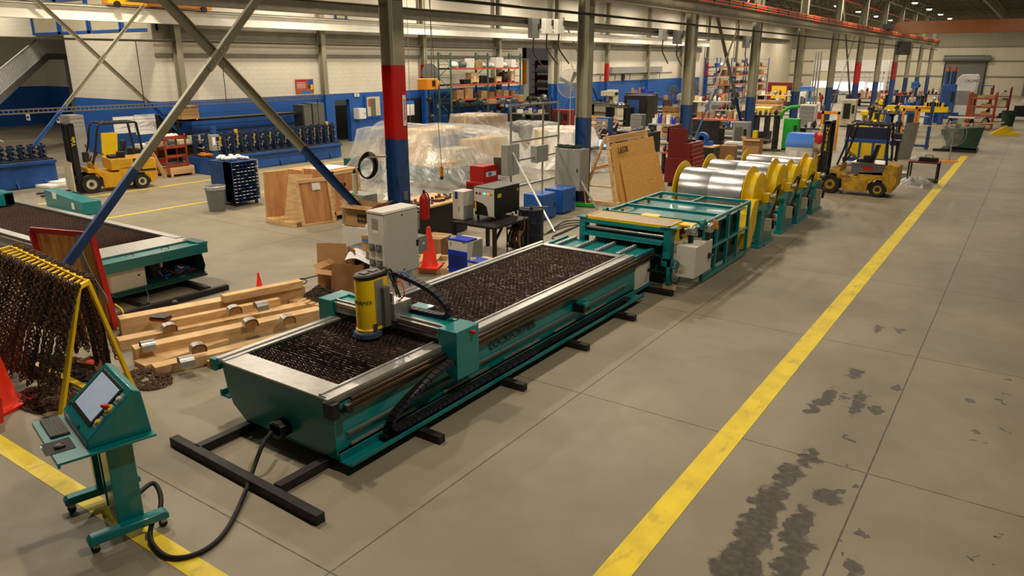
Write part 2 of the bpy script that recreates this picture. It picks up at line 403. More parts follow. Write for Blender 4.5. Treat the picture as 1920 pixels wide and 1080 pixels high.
def line_material():
    m = mat('line_yellow', (246, 218, 30), .5, 0, .1, 3, rgb2=(226, 198, 34)); nt = m.node_tree; N = nt.nodes; L = nt.links; b = N['Principled BSDF']
    n = N.new('ShaderNodeTexNoise'); n.inputs['Scale'].default_value = 9; n.inputs['Detail'].default_value = 8
    r = N.new('ShaderNodeMapRange'); r.inputs[1].default_value = .58; r.inputs[2].default_value = .72; r.inputs[4].default_value = .5
    tc = N.new('ShaderNodeTexCoord'); mp = N.new('ShaderNodeMapping'); mp.inputs['Scale'].default_value = (1, .35, 1)
    L.new(tc.outputs['Object'], mp.inputs[0]); L.new(mp.outputs[0], n.inputs['Vector'])
    mx = N.new('ShaderNodeMix'); mx.data_type = 'RGBA'; src = b.inputs['Base Color'].links[0].from_socket
    L.new(n.outputs[0], r.inputs[0]); L.new(r.outputs[0], mx.inputs[0]); L.new(src, mx.inputs[6]); mx.inputs[7].default_value = (*lin((140, 124, 62)), 1)
    L.new(mx.outputs[2], b.inputs['Base Color'])
line_material()
def line(n, x0, y0, x1, y1): struct(B('line_yellow').box(x0, y0, .0005, x1, y1, .004).build('trim_%d' % n))
line(1, -2.32, -2, -2.06, 38.2)
line(2, -14, 2.64, -2.32, 2.83)
line(3, -23.52, 3, -23.4, 34)
line(4, -19.88, 3, -19.76, 30)

# ================================================================ walls
def block_wall_material(name, split=None, rgb=(224, 218, 203), low=(22, 88, 172), vertical=None):
    m = bpy.data.materials.new(name); m.use_nodes = True; MATS[name] = m
    nt = m.node_tree; N = nt.nodes; L = nt.links; b = N['Principled BSDF']
    tc = N.new('ShaderNodeTexCoord'); sp = N.new('ShaderNodeSeparateXYZ'); L.new(tc.outputs['Object'], sp.inputs[0])
    cb = N.new('ShaderNodeCombineXYZ'); ad = N.new('ShaderNodeMath'); L.new(sp.outputs[0], ad.inputs[0]); L.new(sp.outputs[1], ad.inputs[1])
    L.new(ad.outputs[0], cb.inputs[0]); L.new(sp.outputs[2], cb.inputs[1])
    br = N.new('ShaderNodeTexBrick'); L.new(cb.outputs[0], br.inputs['Vector']); br.inputs['Scale'].default_value = 1
    br.inputs['Brick Width'].default_value = .4; br.inputs['Row Height'].default_value = .2; br.inputs['Mortar Size'].default_value = .006
    if vertical: br.inputs['Brick Width'].default_value = vertical; br.inputs['Row Height'].default_value = 30; br.offset = 0; br.inputs['Mortar Size'].default_value = .012
    c = lin(rgb)
    br.inputs['Color1'].default_value = (*c, 1); br.inputs['Color2'].default_value = (*[v*.96 for v in c], 1); br.inputs['Mortar'].default_value = (*[v*.72 for v in c], 1)
    out = br.outputs[0]
    if split:
        g = N.new('ShaderNodeMath'); g.operation = 'LESS_THAN'; L.new(sp.outputs[2], g.inputs[0]); g.inputs[1].default_value = split
        mx = N.new('ShaderNodeMix'); mx.data_type = 'RGBA'; L.new(g.outputs[0], mx.inputs[0]); L.new(out, mx.inputs[6])
        mm = N.new('ShaderNodeMix'); mm.data_type = 'RGBA'; mm.blend_type = 'MULTIPLY'; mm.inputs[0].default_value = 1; mm.inputs[6].default_value = (*lin(low), 1)
        dv = N.new('ShaderNodeVectorMath'); dv.operation = 'DIVIDE'; L.new(out, dv.inputs[0]); dv.inputs[1].default_value = c; L.new(dv.outputs[0], mm.inputs[7])
        L.new(mm.outputs[2], mx.inputs[7]); out = mx.outputs[2]
    no = N.new('ShaderNodeTexNoise'); no.inputs['Scale'].default_value = .7; no.inputs['Detail'].default_value = 5; L.new(tc.outputs['Object'], no.inputs['Vector'])
    m2 = N.new('ShaderNodeMix'); m2.data_type = 'RGBA'; m2.blend_type = 'MULTIPLY'; mr = N.new('ShaderNodeMapRange'); mr.inputs[3].default_value = .86; mr.inputs[4].default_value = 1.06
    L.new(no.outputs[0], mr.inputs[0]); L.new(mr.outputs[0], m2.inputs[7]); m2.inputs[0].default_value = 1; L.new(out, m2.inputs[6])
    L.new(m2.outputs[2], b.inputs['Base Color']); b.inputs['Roughness'].default_value = .6
block_wall_material('wall_block', 2.43)
block_wall_material('wall_plain')
block_wall_material('wall_panel', None, (196, 190, 170), vertical=1.0)
block_wall_material('wall_rib', None, (150, 145, 126), vertical=.5)
WX = -29.0
YC = 17.1                       # corner where the wall steps back to the stair recess
oy0, oy1 = 43.2, 46.9           # opening into the next bay
d1 = (X(627, 185, WX).y, X(655, 185, WX).y)   # door openings, hidden below by machines
d2 = (X(688, 185, WX).y, X(712, 185, WX).y)
b = B('wall_block')
cuts = [(YC, d1[0], 0, 9.8), (d1[0], d1[1], 2.12, 9.8), (d1[1], oy0, 0, 9.8), (oy0, oy1, 5.0, 9.8), (oy1, 76, 0, 9.8)]
for (a, c, z0, z1) in cuts: b.box(WX-.25, a, z0, WX, c, z1)
struct(b.build('wall_left'))
struct(B('wall_panel').box(WX-.25, 76, 0, WX, 110, 9.8).build('wall_left_rear'))
struct(B('wall_block').box(-36.0, YC, 0, WX-.25, YC+.25, 5.1).build('wall_office'))
struct(B('wall_block').box(-54, 24, 0, -29.25, 24.2, 9.8).build('wall_recess'))
struct(B('wall_block').box(-54.2, -8, 0, -54, 24, 9.8).build('wall_stair'))
struct(B('wall_plain').box(-40, 42, 0, -39.8, 60, 9.8).build('wall_annex'))
struct(B('wall_block').box(-36.0, 17.35, 0, -35.8, 24, 5.1).build('wall_office_side'))
b = B('wall_rib'); b.box(-29, 110, 5.7, 12, 110.2, 9.8); b.box(-29, 110, 0, 12, 110.2, 5.7, 'wall_panel')
struct(b.build('wall_rear'))
struct(B('wall_panel').box(12, -8, 0, 12.2, 110, 9.8).build('wall_right'))
struct(B('deck').box(-54, -8, 9.8, 12, 110, 9.9).build('ceiling'))
b = B('girt')
for z in (2.2, 4.0, 5.65): b.box(-29, 109.85, z-.06, 12, 110, z+.06)
struct(b.build('trim_5'))
# office storey above the white block: blue framed windows set back
def office_window(n, x0, x1, z0, z1, y):
    t = thing('window_%d' % n, None, None, ((x0+x1)/2, y, z0)); t['kind'] = 'structure'
    w_ = x1-x0; h = z1-z0; f = B('blue')
    f.box(-w_/2, -.06, 0, -w_/2+.1, .04, h); f.box(w_/2-.1, -.06, 0, w_/2, .04, h); f.box(-w_/2, -.06, 0, w_/2, .04, .1); f.box(-w_/2, -.06, h-.1, w_/2, .04, h)
    f.build('window_frame', t)
    B('tan').box(-w_/2+.1, .0, .1, w_/2-.1, .02, h-.1).build('window_pane', t)
for i in range(4):
    a = -39.2+i*2.6; office_window(i+1, a, a+2.5, 5.15, 6.6, YC+.0-.02 if False else 17.3)
struct(B('wall_plain').box(-44, 17.36, 5.1, -29.25, 17.5, 9.8).build('wall_office_upper'))
b = B('beam_white')
# two small office windows high in the left wall
for k, (pa, pb, pt, pb_) in enumerate(((626, 650, 22, 40), (628, 680, 50, 70))):
    a = X(pa, pt, WX+.02); c = X(pb, pb_, WX+.02)
    t = thing('window_%d' % (5+k), None, None, (WX+.02, (a.y+c.y)/2, c.z)); t['kind'] = 'structure'
    w_ = abs(c.y-a.y); h = a.z-c.z; f = B('blue_dark'); q = .12
    f.box(-.01, -w_/2, 0, .05, -w_/2+q, h); f.box(-.01, w_/2-q, 0, .05, w_/2, h); f.box(-.01, -w_/2, 0, .05, w_/2, q); f.box(-.01, -w_/2, h-q, .05, w_/2, h)
    f.build('window_frame', t); B('tan').box(0, -w_/2+q, q, .03, w_/2-q, h-q).build('window_pane', t)

# ================================================================ columns, runway beams, braces, roof joists
def column(name, label, loc, bands, d=.36, wdt=.30, top=9.2, group=None, along='x'):
    """H-section; bands = [(z, material)...] from the floor up"""
    t = thing(name, label, 'column', loc, 0 if along == 'x' else pi/2, group)
    z0 = 0; seq = bands+[(top, 'beam')]
    names = {'red': 'painted_red_band', 'blue_dark': 'painted_blue_band', 'beam': 'shaft', 'blue': 'painted_blue_band'}
    for z1, m in seq:
        b = B(m); b.box(d/2-.02, -wdt/2, z0, d/2, wdt/2, z1); b.box(-d/2, -wdt/2, z0, -d/2+.02, wdt/2, z1); b.box(-d/2+.02, -.01, z0, d/2-.02, .01, z1)
        b.build(names.get(m, 'shaft'), t); z0 = z1
    B('beam_dark').box(-d/2-.08, -wdt/2-.08, 0, d/2+.08, wdt/2+.08, .03).build('base_plate', t)
    return t
CX = -10.6; CY = [3.5, 11.2, 18.95, 26.7, 34.3, 41.9, 49.7, 57.7, 65.5, 73.6, 81.4, 89.5, 98.5]
clab = {1: 'steel column painted red over blue beside the plasma table', 2: 'steel column with blue foot behind the green topped grey cabinet', 3: 'steel column with blue foot by the tall cardboard boxes',
 4: 'steel column with blue foot by the grey drive cabinet', 5: 'steel column with blue foot behind the yellow guarded machine', 6: 'steel column with blue foot behind the green tool cabinet',
 7: 'steel column with red band nearer the white enclosure', 8: 'steel column with brown stain over its blue foot', 9: 'steel column with red band farther down the hall', 10: 'steel column under the black unit heater', 11: 'steel column behind the blue press', 12: 'last steel column at the end of the crane runway'}
for i, y in enumerate(CY):
    if i == 0: continue
    bands = [(2.48, 'blue_dark'), (3.92, 'red')] if i in (1, 7, 9) else [(2.45, 'blue_dark')]
    c = column('steel_column', clab[i], (CX, y, 0), bands, group=None)
    if i == 1:
        B('white').box(.182, .03, 2.75, .188, .12, 3.35).build('sign_plate', c)
        text('EXTINGUISHER', .062, face_M((.19, .075, 3.06), (0, 0, -1), (0, 1, 0)), 'red', 'sign_lettering', c, .001)
        B('grey_plastic').box(.18, -.05, 1.25, .21, .05, 1.42).build('outlet_box', c)
WY = [11.0, 17.9, 25.4, 32.75, 40.0, 47.1, 54.8, 62.5, 70, 77, 86, 94]
for i, y in enumerate(WY):
    lab = ['pale steel wall column behind the white office corner', 'pale steel wall column left of the red and yellow poster', 'pale steel wall column just right of the small high office windows', 'steel wall column with red band behind the yellow hoist', 'steel wall column behind the pallet rack', 'steel wall column at far side of the opening',
           'steel wall column with red band behind the milling machine', 'steel wall column beside the wall clock', 'steel wall column left of the tall shelving', 'steel wall column with red stripe left of the white enclosure', 'steel wall column behind the white enclosure', 'steel wall column near the rear wall'][i]
    bands = [(2.43, 'blue')] if i not in (3, 6, 9) else [(2.43, 'blue'), (3.8, 'red')]
    if i == 0: continue
    column('wall_column', lab, (WX+.35, y, 0), bands, d=.3, wdt=.25)
def runway(name, label, x, z, y0, y1, w=.25, h=.5, m='beam_white', rail=True):
    t = thing(name, label, 'beam', (x, y0, z))
    B(m).ibeam((0, 0, 0), (0, y1-y0, 0), w, h, m=m).build('girder', t)
    if rail:
        b = B('beam_dark'); b.box(-.03, 0, h/2, .03, y1-y0, h/2+.06)
        for k in range(int((y1-y0)/1.2)): b.box(-.09, k*1.2, h/2, .09, k*1.2+.08, h/2+.03)
        b.build('rail', t)
    return t
runway('crane_runway_beam', 'long white crane runway beam with rail in front of the left wall', -28.2, 5.62, 4, 76, .3, .5)
runway('crane_runway_beam', 'dark steel beam carrying the grey disconnect boxes', -16.0, 5.36, 9, 60, .2, .34, 'beam_dark', False)
t = runway('crane_runway_beam', 'long crane runway beam with orange conductor bars over the column row', -10.15, 5.86, 3, 100, .32, .6, 'beam', True)
b = B('orange')
for k in range(3): b.box(.2, 0, .1+k*.1, .235, 97, .13+k*.1)
b.build('conductor_bar', t)
b = B('black')
for k in range(60): b.box(.16, 1.6*k, .08, .2, 1.6*k+.05, .38)
b.build('conductor_bracket', t)
for y in CY[1:]:
    pass
tag(B('black').cyl((-10.25, 3, 5.2), (-10.25, 100, 5.2), .035, n=8).build('conduit_pipe'), 'dark pipe running just under the orange conductor runway', 'pipe')
tag(B('beam_dark').cyl((-28.6, 6, 4.75), (-28.6, 42, 4.75), .04, n=8).build('conduit_pipe'), 'thin dark pipe running along left wall below the white beam', 'pipe')
tag(B('girt').box(-28.98, YC, 4.16, -28.86, 43, 4.3).build('wall_rail'), 'grey horizontal rail across the white block wall', 'rail')
tag(B('girt').box(-28.98, YC, 4.85, -28.9, 76, 5.5).build('shade_strip'), 'wide grey band along the wall under the white beam', 'wall band')  # grey strip stands in for the shadow of the white beam
def xbrace(label, x, y0, y1, zb, zt, w=.14, low='blue_dark', split=2.5, m='beam'):
    t = thing('cross_brace', label, 'brace', (x, (y0+y1)/2, 0)); ym = (y0+y1)/2
    for s, nm in ((1, 'diagonal'), (-1, 'diagonal')):
        a = Vector((0, s*(y0-ym), zb)); c = Vector((0, s*(y1-ym), zt)); o = Vector((.02*s, 0, 0)); k = (split-zb)/(zt-zb); md = a.lerp(c, k)
        b = B(m)
        for (p, q, mm) in ((a, md, low), (md, c, m)):
            b.bar(p+o, q+o, .012, w, mm); d, aa, bb, l = frame_of(p, q)
            b.bar(p+o+bb*(w/2)+Vector((.035, 0, 0)), q+o+bb*(w/2)+Vector((.035, 0, 0)), .07, .012, mm)
        b.build(nm, t)
    g = B(m); g.cb((.035, 0, (zb+zt)/2), (.015, .5, .16), m, (radians(45), 0, 0)); 
    for k in (-.18, -.1, .1, .18): g.cyl((.04, k*.7, (zb+zt)/2+k*.7), (.06, k*.7, (zb+zt)/2+k*.7), .018, 'galv', 8)
    g.build('gusset_plate', t); return t
xbrace('steel cross brace left of the red column with blue lower ends', CX, 3.4, 11.1, .15, 8.0)
xbrace('steel cross brace between columns behind the coils', CX, 26.9, 34.2, .3, 8.0)
xbrace('steel cross brace between columns before the white enclosure', CX, 50, 57.5, .3, 8.0, .12)
xbrace('pale steel cross brace in front of the stair and office block', -28.0, 11.0, 17.9, .5, 7.6, .13, 'blue')
xbrace('steel cross brace on the left wall behind the pedestal fan', WX+.5, 47.6, 54, .1, 6.9, .1, 'blue_dark')
# roof joists and girders
def joist(y, z=9.05, x0=-29, x1=12):
    b = B('beam_dark'); b.box(x0, y-.03, z-.3, x1, y+.03, z-.26); b.box(x0, y-.03, z+.3, x1, y+.03, z+.34); n = int((x1-x0)/.75)
    for k in range(n):
        a = x0+k*(x1-x0)/n; c = x0+(k+1)*(x1-x0)/n; m_ = (a+c)/2
        b.bar((a, y, z-.28), (m_, y, z+.3), .03, .03); b.bar((m_, y, z+.3), (c, y, z-.28), .03, .03)
    return b
for i in range(26): struct(joist(22+i*3.4).build('roof_joist'))
def girder(x, z=8.85):
    b = B('beam'); b.box(x-.06, 10, z-.5, x+.06, 109, z-.42); b.box(x-.06, 10, z+.42, x+.06, 109, z+.5)
    for k in range(50):
        a = 10+k*1.98; b.bar((x, a, z-.45), (x, a+.99, z+.45), .05, .05); b.bar((x, a+.99, z+.45), (x, a+1.98, z-.45), .05, .05)
    return b
for x in (-4.5, -10.6, -16.5, -22.6): struct(girder(x).build('roof_girder'))
# sprinkler main
tag(B('orange').cyl((-12, 20, 8.0), (-12, 100, 8.0), .05, n=8).build('sprinkler_pipe'), 'thin orange pipe running the length of the roof', 'pipe')
# crane bridge across the far end
t = thing('bridge_crane', 'orange bridge crane girder spanning the far end of the aisle', 'crane', (-2.0, 64, 5.8))
b = B('crane_orange'); b.prism([(-7.6, .35), (-7.0, .12), (13, .12), (13, 1.0), (-7.4, 1.0), (-7.6, .8)], 0, .55, 'y'); b.build('girder', t, bev=.02)
b = B('black'); b.box(-8.3, -.9, .45, -7.7, 1.5, .8); b.build('end_truck', t)
# yellow underslung crane at the top left
t = thing('bridge_crane', 'yellow crane end carriage on the white beam at top left', 'crane', (-28.2, 15.8, 5.98))
b = B('hoist'); b.box(-.2, -.8, -.02, .25, 3.4, .28); b.build('end_carriage', t, bev=.02)
b = B('black'); b.cyl((.25, -.5, -.02), (.32, -.5, -.02), .12); b.cyl((.25, 3.0, -.02), (.32, 3.0, -.02), .12); b.build_each('wheel', t)
b = B('hoist'); b.box(0, .4, .28, 6.5, 1.2, 1.0); b.build('bridge_girder', t, bev=.02)
# ================================================================ helper: a thing whose parts are authored in hall coordinates
class TT:
    def __init__(s, name, label, cat, loc, rz=0, group=None):
        s.o = thing(name, label, cat, loc, rz, group)
        s.inv = (Matrix.Translation(Vector(loc)) @ Matrix.Rotation(rz, 4, 'Z')).inverted()
    def b(s, m='teal'): q = B(m); q.tf = s.inv; return q
    def text(s, body, size, M, m='ink', **k): return text(body, size, s.inv @ M, m, parent=s.o, **k)
def solo(b, name, label, cat, loc=None, rz=0, group=None, bev=0, kind=None): return tag(b.build(name, None, loc, rz, bev), label, cat, group, kind)
def carrier(b, pts, w=.09, h=.05, axis=Vector((1, 0, 0)), m='carrier', link='blue_link', step=.055):
    """segmented cable carrier following pts; links are short boxes lying along the path"""
    P = spline([Vector(p) for p in pts], 10); acc = 0; out = [P[0]]
    for i in range(1, len(P)):
        out.append(P[i]) if (P[i]-out[-1]).length >= step else None
    for i in range(len(out)-1):
        p, q = out[i], out[i+1]; d = (q-p).normalized(); s_ = axis.normalized(); n = d.cross(s_).normalized()
        g = (q-p)*.06; vs = [c+s_*(u*w/2)+n*(v*h/2) for c in (p+g, q-g) for u, v in ((-1,-1),(1,-1),(1,1),(-1,1))]
        b.add(vs, [(0,1,2,3),(7,6,5,4),(0,4,5,1),(1,5,6,2),(2,6,7,3),(3,7,4,0)], m)
        vs = [c+s_*(u*(w/2+.004))+n*(v*h*.22) for c in (p+g*4, q-g*4) for u, v in ((-1,-1),(1,-1),(1,1),(-1,1))]
        b.add(vs, [(0,1,2,3),(7,6,5,4),(0,4,5,1),(1,5,6,2),(2,6,7,3),(3,7,4,0)], link)

# ================================================================ plasma cutting table
X0, X1, Y0, Y1, ZT = -7.10, -5.27, 4.46, 11.2, .78
T = TT('plasma_cutting_table', 'long teal plasma cutting table with dark wavy slats in the foreground', 'cutting table', (-6.2, 7.8, 0))
b = T.b('teal'); zb = .1
prof = [(-7.06, ZT-.02), (X1+.02, ZT-.02), (-5.24, .2), (-5.19, .14), (-6.7, .12), (-6.92, .28), (-7.0, .45)]
b.prism(prof, Y0, Y0+.012, 'y'); b.prism(prof, 11.95, 11.962, 'y')
b.add([(X1, Y0, ZT-.02), (X1, 11.95, ZT-.02), (-5.24, 11.95, .2), (-5.24, Y0, .2)], [(0, 1, 2, 3)])
b.add([(-7.06, Y0, ZT-.02), (-7.0, Y0, .45), (-7.0, 11.95, .45), (-7.06, 11.95, ZT-.02)], [(0, 1, 2, 3)])
b.add([(-7.0, Y0, .45), (-6.92, Y0, .28), (-6.92, 11.95, .28), (-7.0, 11.95, .45)], [(0, 1, 2, 3)])
b.add([(-6.92, Y0, .28), (-6.7, Y0, .12), (-6.7, 11.95, .12), (-6.92, 11.95, .28)], [(0, 1, 2, 3)])
b.box(-6.7, Y0, .12, -5.2, 11.95, .14)
b.build('table_body', T.o)
b = T.b('teal')
b.box(-5.22, Y0, .1, -5.02, 11.3, .115); b.box(-5.035, Y0, .1, -5.02, 11.3, .16); b.box(-5.2, Y0, .1, -5.19, 11.3, .2)
b.box(-7.16, Y0, .32, -7.0, Y0+.5, .34); b.box(-7.16, Y0, .34, -7.12, Y0+.5, .40)
b.build('lower_rail', T.o, bev=.003)
# galvanised border plates
b = T.b('galv'); b.box(X0, Y0-.01, ZT-.02, X1-.02, Y0+.30, ZT); b.box(X0, Y0, ZT-.02, X0+.09, Y1, ZT+.01); b.box(-7.1, Y1-.06, ZT-.02, -5.3, Y1+.08, ZT)
b.build('border_plate', T.o, bev=.002)
b = T.b('galv'); b.box(-5.45, Y0+.0, ZT-.01, -5.27, 11.3, ZT+.015); b.box(-5.30, Y0-.06, ZT-.05, -5.25, 11.3, ZT+.03); b.box(-5.44, Y0, ZT+.015, -5.41, 11.3, ZT+.03)
b.build('gantry_rail', T.o, bev=.002)
b = T.b('galv'); b.box(-7.15, Y0-.02, ZT-.05, -7.08, 11.3, ZT+.025); b.build('gantry_rail', T.o, bev=.002)
b = T.b('bronze'); b.cyl((-5.19, Y0+.1, .69), (-5.19, 12.0, .69), .028, n=12); b.box(-5.26, Y0+.1, .6, -5.2, 12.0, .64); b.cyl((-5.2, Y0+.2, .735), (-5.2, 11.9, .735), .02, n=10)
b.build('drive_shaft', T.o)
b = T.b('black'); b.box(-5.32, Y0-.07, .60, -5.17, Y0+.02, .77); b.cyl((-5.17, Y0+.1, .69), (-5.1, Y0+.1, .69), .05); b.build('bearing_block', T.o, bev=.004)
b = T.b('teal'); b.box(-7.2, Y0-.06, .66, -7.1, Y0+.06, .8); b.box(-7.24, Y0-.04, .68, -7.18, Y0+.02, .74); b.build('end_stop', T.o, bev=.006)
# wavy cutting slats, one close-set bed
b = T.b('slat'); xs0, xs1 = X0+.1, X1-.19; n = 46; ys = Y0+.31; k = 0; p = (xs1-xs0)/n; rs = random.Random(3)
while ys < Y1-.08:
    sh = (k*1.05) % 2; jit = rs.uniform(-.15, .15); vs = []
    for i in range(n+1):
        ph = (i+sh+jit) % 2; a = (ph if ph <= 1 else 2-ph)*.036; vs += [(xs0+i*p, ys+a, .765+rs.uniform(-.005, .005)), (xs0+i*p, ys+a, .69), (xs0+i*p, ys+a+.007, .762)]
    fs = []
    for i in range(n): fs += [(i*3, i*3+1, i*3+4, i*3+3), (i*3+2, i*3, i*3+3, i*3+5), (i*3+1, i*3+2, i*3+5, i*3+4)]
    b.add(vs, fs); ys += .05; k += 1
b.build('slat_bed', T.o, sharp=5)
b = T.b('grime'); b.box(X0+.05, Y0+.05, .5, X1-.1, Y1, .52)
for i in range(5): b.box(xs0+i*.37, Y0+.3, .52, xs0+i*.37+.01, Y1, .7)
b.build('fume_tray', T.o)
# side trim, carrier tray and the swept cable carrier
b = T.b('cab_dark')
b.box(-5.245, 4.6, .36, -5.20, 11.0, .375); b.box(-5.23, 4.6, .15, -5.2, 11, .16); b.build('tray_lip', T.o)
b = T.b('galv')
for a, c in ((4.62, 5.6), (6.1, 7.0), (7.35, 8.2), (8.6, 9.2), (9.5, 10.2)): b.box(-5.215, a, .235, -5.19, c, .262)
b.box(-5.24, 4.6, .372, -5.225, 11, .378); b.build('slotted_strip', T.o)
b = T.b('black')
b.box(-5.235, 5.0, .16, -5.08, 10.9, .18); b.build('carrier_tray', T.o)
b = T.b(); carrier(b, [(-5.1, 6.3, .66), (-5.1, 5.9, .62), (-5.1, 5.45, .5), (-5.1, 5.15, .37), (-5.1, 5.1, .26), (-5.1, 5.25, .2), (-5.1, 5.6, .2), (-5.1, 6.5, .2), (-5.1, 7.9, .2)], .1, .05, Vector((1, 0, 0)))
b.build('cable_carrier', T.o)
T.text('LOCKFORMER', .17, face_M((-5.238, 7.62, .50), (0, 1, 0), (0, 0, 1)), 'ink')
b = T.b('black'); b.box(-5.25, 9.2, .38, -5.05, 9.38, .5); b.box(-5.2, 9.22, .46, -5.04, 9.36, .53, 'teal'); b.build('limit_switch', T.o, bev=.004)
# outfeed conveyor bed at the far end
b = T.b('teal'); b.box(-7.05, Y1+.08, ZT-.06, -5.2, 12.05, ZT-.04); b.box(-7.06, Y1+.08, ZT-.06, -7.0, 12.05, ZT); b.box(-5.28, Y1+.08, ZT-.08, -5.22, 12.05, ZT); b.build('roller_bed', T.o)
for i in range(4):
    x = -6.83+i*.42; b = T.b('galv'); b.box(x-.02, Y1+.1, ZT-.04, x+.02, 12.05, ZT+.01); b.box(x-.035, Y1+.1, ZT-.045, x+.035, 12.05, ZT-.04)
    for k in range(9): b.cyl((x-.045, Y1+.15+k*.09, ZT+.0), (x-.02, Y1+.15+k*.09, ZT+.0), .018, 'white', 8)
    b.build('roller_rail', T.o)
b = T.b('cab_grey'); b.box(-5.27, 11.35, .16, -5.225, 11.93, .66); b.cyl((-5.22, 11.85, .42), (-5.14, 11.85, .42), .035, 'black'); b.box(-5.16, 11.78, .39, -5.13, 11.92, .45, 'black'); b.build('electrical_enclosure', T.o, bev=.004)
# cable box on the front panel
b = T.b('black'); b.box(-6.12, Y0-.14, .22, -5.92, Y0, .34); b.cyl((-6.02, Y0-.14, .27), (-6.02, Y0-.02, .27), .1, n=14); b.build('plug_housing', T.o, bev=.01)
# gantry
gy = 6.36
for s, xx in ((1, (-5.30, -5.02)), (-1, (-7.36, -7.12))):
    b = T.b('teal'); zl = .42 if s == 1 else .55
    b.prism([(xx[0], zl+.1 if s == 1 else zl), (xx[0], 1.02), (xx[1], 1.02), (xx[1], zl)], gy-.21, gy+.21, 'y'); b.build('gantry_end', T.o, bev=.008)
b = T.b('red'); b.cyl((-5.02, gy+.05, .96), (-4.985, gy+.05, .96), .022); b.sphere((-4.975, gy+.05, .96), .028); b.build('stop_button', T.o)
b = T.b('steel'); b.box(-7.14, gy-.16, .86, -5.28, gy-.11, .90); b.box(-7.14, gy-.16, .94, -5.28, gy-.11, .98); b.cyl((-7.14, gy-.15, .92), (-5.28, gy-.15, .92), .018, n=10); b.cyl((-7.14, gy-.09, 1.0), (-5.28, gy-.09, 1.0), .02, n=10)
b.box(-7.14, gy-.17, .98, -5.28, gy-.04, .995); b.build('linear_rail', T.o)
b = T.b('teal'); b.box(-7.13, gy-.1, .82, -5.29, gy+.16, 1.0); b.box(-7.13, gy+.1, 1.0, -5.29, gy+.16, 1.03); b.build('gantry_beam', T.o, bev=.006)
hx, hy = -6.25, 5.95
b = T.b('yellow')
hp = [(-.11*1.0, -.12), (.11, -.12)]
def headring(r, z): return [(hx+r*1.05*cos(t), hy+r*.95*sin(t), z) for t in [2*pi*i/28 for i in range(28)]]
def hshape(z, r=.115, back=.24):
    o = []
    for i in range(17): t = pi+pi*i/16; o.append((hx+r*cos(t), hy+r*sin(t), z))
    o += [(hx+r, hy+back, z), (hx-r, hy+back, z)]; return o
lv = [(.88, .142), (.895, .142), (.91, .13), (1.49, .13), (1.52, .125)]; vs = []; 
for z, r in lv: vs += hshape(z, r)
m_ = 19; b.add(vs, [(i*m_+j, i*m_+(j+1) % m_, (i+1)*m_+(j+1) % m_, (i+1)*m_+j) for i in range(len(lv)-1) for j in range(m_)]+[tuple(range((len(lv)-1)*m_, len(lv)*m_)), tuple(range(m_))[::-1]])
head = b.build('cutting_head', T.o)
b = T.b('black'); vs = []
for z, r in ((1.52, .13), (1.53, .136), (1.56, .136), (1.58, .115)): vs += hshape(z, r)
b.add(vs, [(i*m_+j, i*m_+(j+1) % m_, (i+1)*m_+(j+1) % m_, (i+1)*m_+j) for i in range(3) for j in range(m_)]+[tuple(range(3*m_, 4*m_))]); b.box(hx-.04, hy-.05, 1.575, hx+.04, hy+.05, 1.59, 'cab_dark'); b.box(hx-.04, hy+.09, 1.575, hx+.04, hy+.19, 1.59, 'cab_dark')
b.build('head_cap', head)
b = T.b('galv'); b.box(hx+.13, hy+.02, .94, hx+.143, hy+.16, 1.5); b.box(hx-.08, hy+.24, .86, hx+.2, hy+.27, 1.3); b.build('side_plate', head)
b = T.b('black'); b.cyl((hx, hy, .82), (hx, hy, .88), .12, n=24); b.build('nozzle_collar', head)
b = T.b('brush'); b.lathe([(.15, 0), (.175, 0), (.17, .05), (.16, .06), (.14, .06)], (hx, hy, .80), n=28); b.build('brush_ring', head)
b = T.b('cab_mid'); b.lathe([(.1, .062), (.145, .062), (.12, .075), (.1, .08)], (hx, hy, .80), n=28); b.build('ring_flange', head)
b = T.b('steel'); b.box(hx+.11, hy-.04, .88, hx+.15, hy+.02, .97); b.cyl((hx+.14, hy+.0, .82), (hx+.14, hy+.0, .95), .012); b.build('sensor_bracket', head)
T.text('LOCKFORMER', .066, Matrix.Translation((hx, hy, 1.24)) @ face_M((0, 0, 0), (cos(YAW*1.05), sin(YAW*1.05), 0), (0, 0, 1)) @ Matrix.Translation((0, 0, .132)), name='head_lettering', off=-.115, bend=.133, ext=.001)
b = T.b('galv'); b.box(hx+.02, gy-.2, .96, hx+.26, gy+.1, 1.18); b.box(hx-.1, gy-.3, .9, hx+.2, gy-.2, 1.4, 'cab_dark'); b.build('head_carriage', T.o, bev=.005)
b = T.b('teal'); b.box(hx+.1, gy+.1, 1.0, hx+.36, gy+.42, 1.012); b.build('carrier_plate', T.o)
b = T.b('carrier'); 
carrier(b, [(hx+.1, gy-.02, 1.52), (hx+.35, gy+.02, 1.46), (hx+.62, gy+.08, 1.35), (hx+.80, gy+.12, 1.2), (hx+.84, gy+.14, 1.08), (hx+.74, gy+.14, 1.03), (hx+.4, gy+.14, 1.02), (hx-.1, gy+.14, 1.02)], .1, .05, Vector((0, 1, 0)))
b.build('cable_carrier', T.o)
b = T.b('carrier'); carrier(b, [(hx-.02, gy-.1, 1.46), (hx-.16, gy-.1, 1.46), (hx-.25, gy-.1, 1.38), (hx-.27, gy-.1, 1.22), (hx-.2, gy-.1, 1.08), (hx-.05, gy-.1, 1.04)], .09, .045, Vector((0, 1, 0)))
b.build('cable_carrier', T.o)
b = T.b('black')
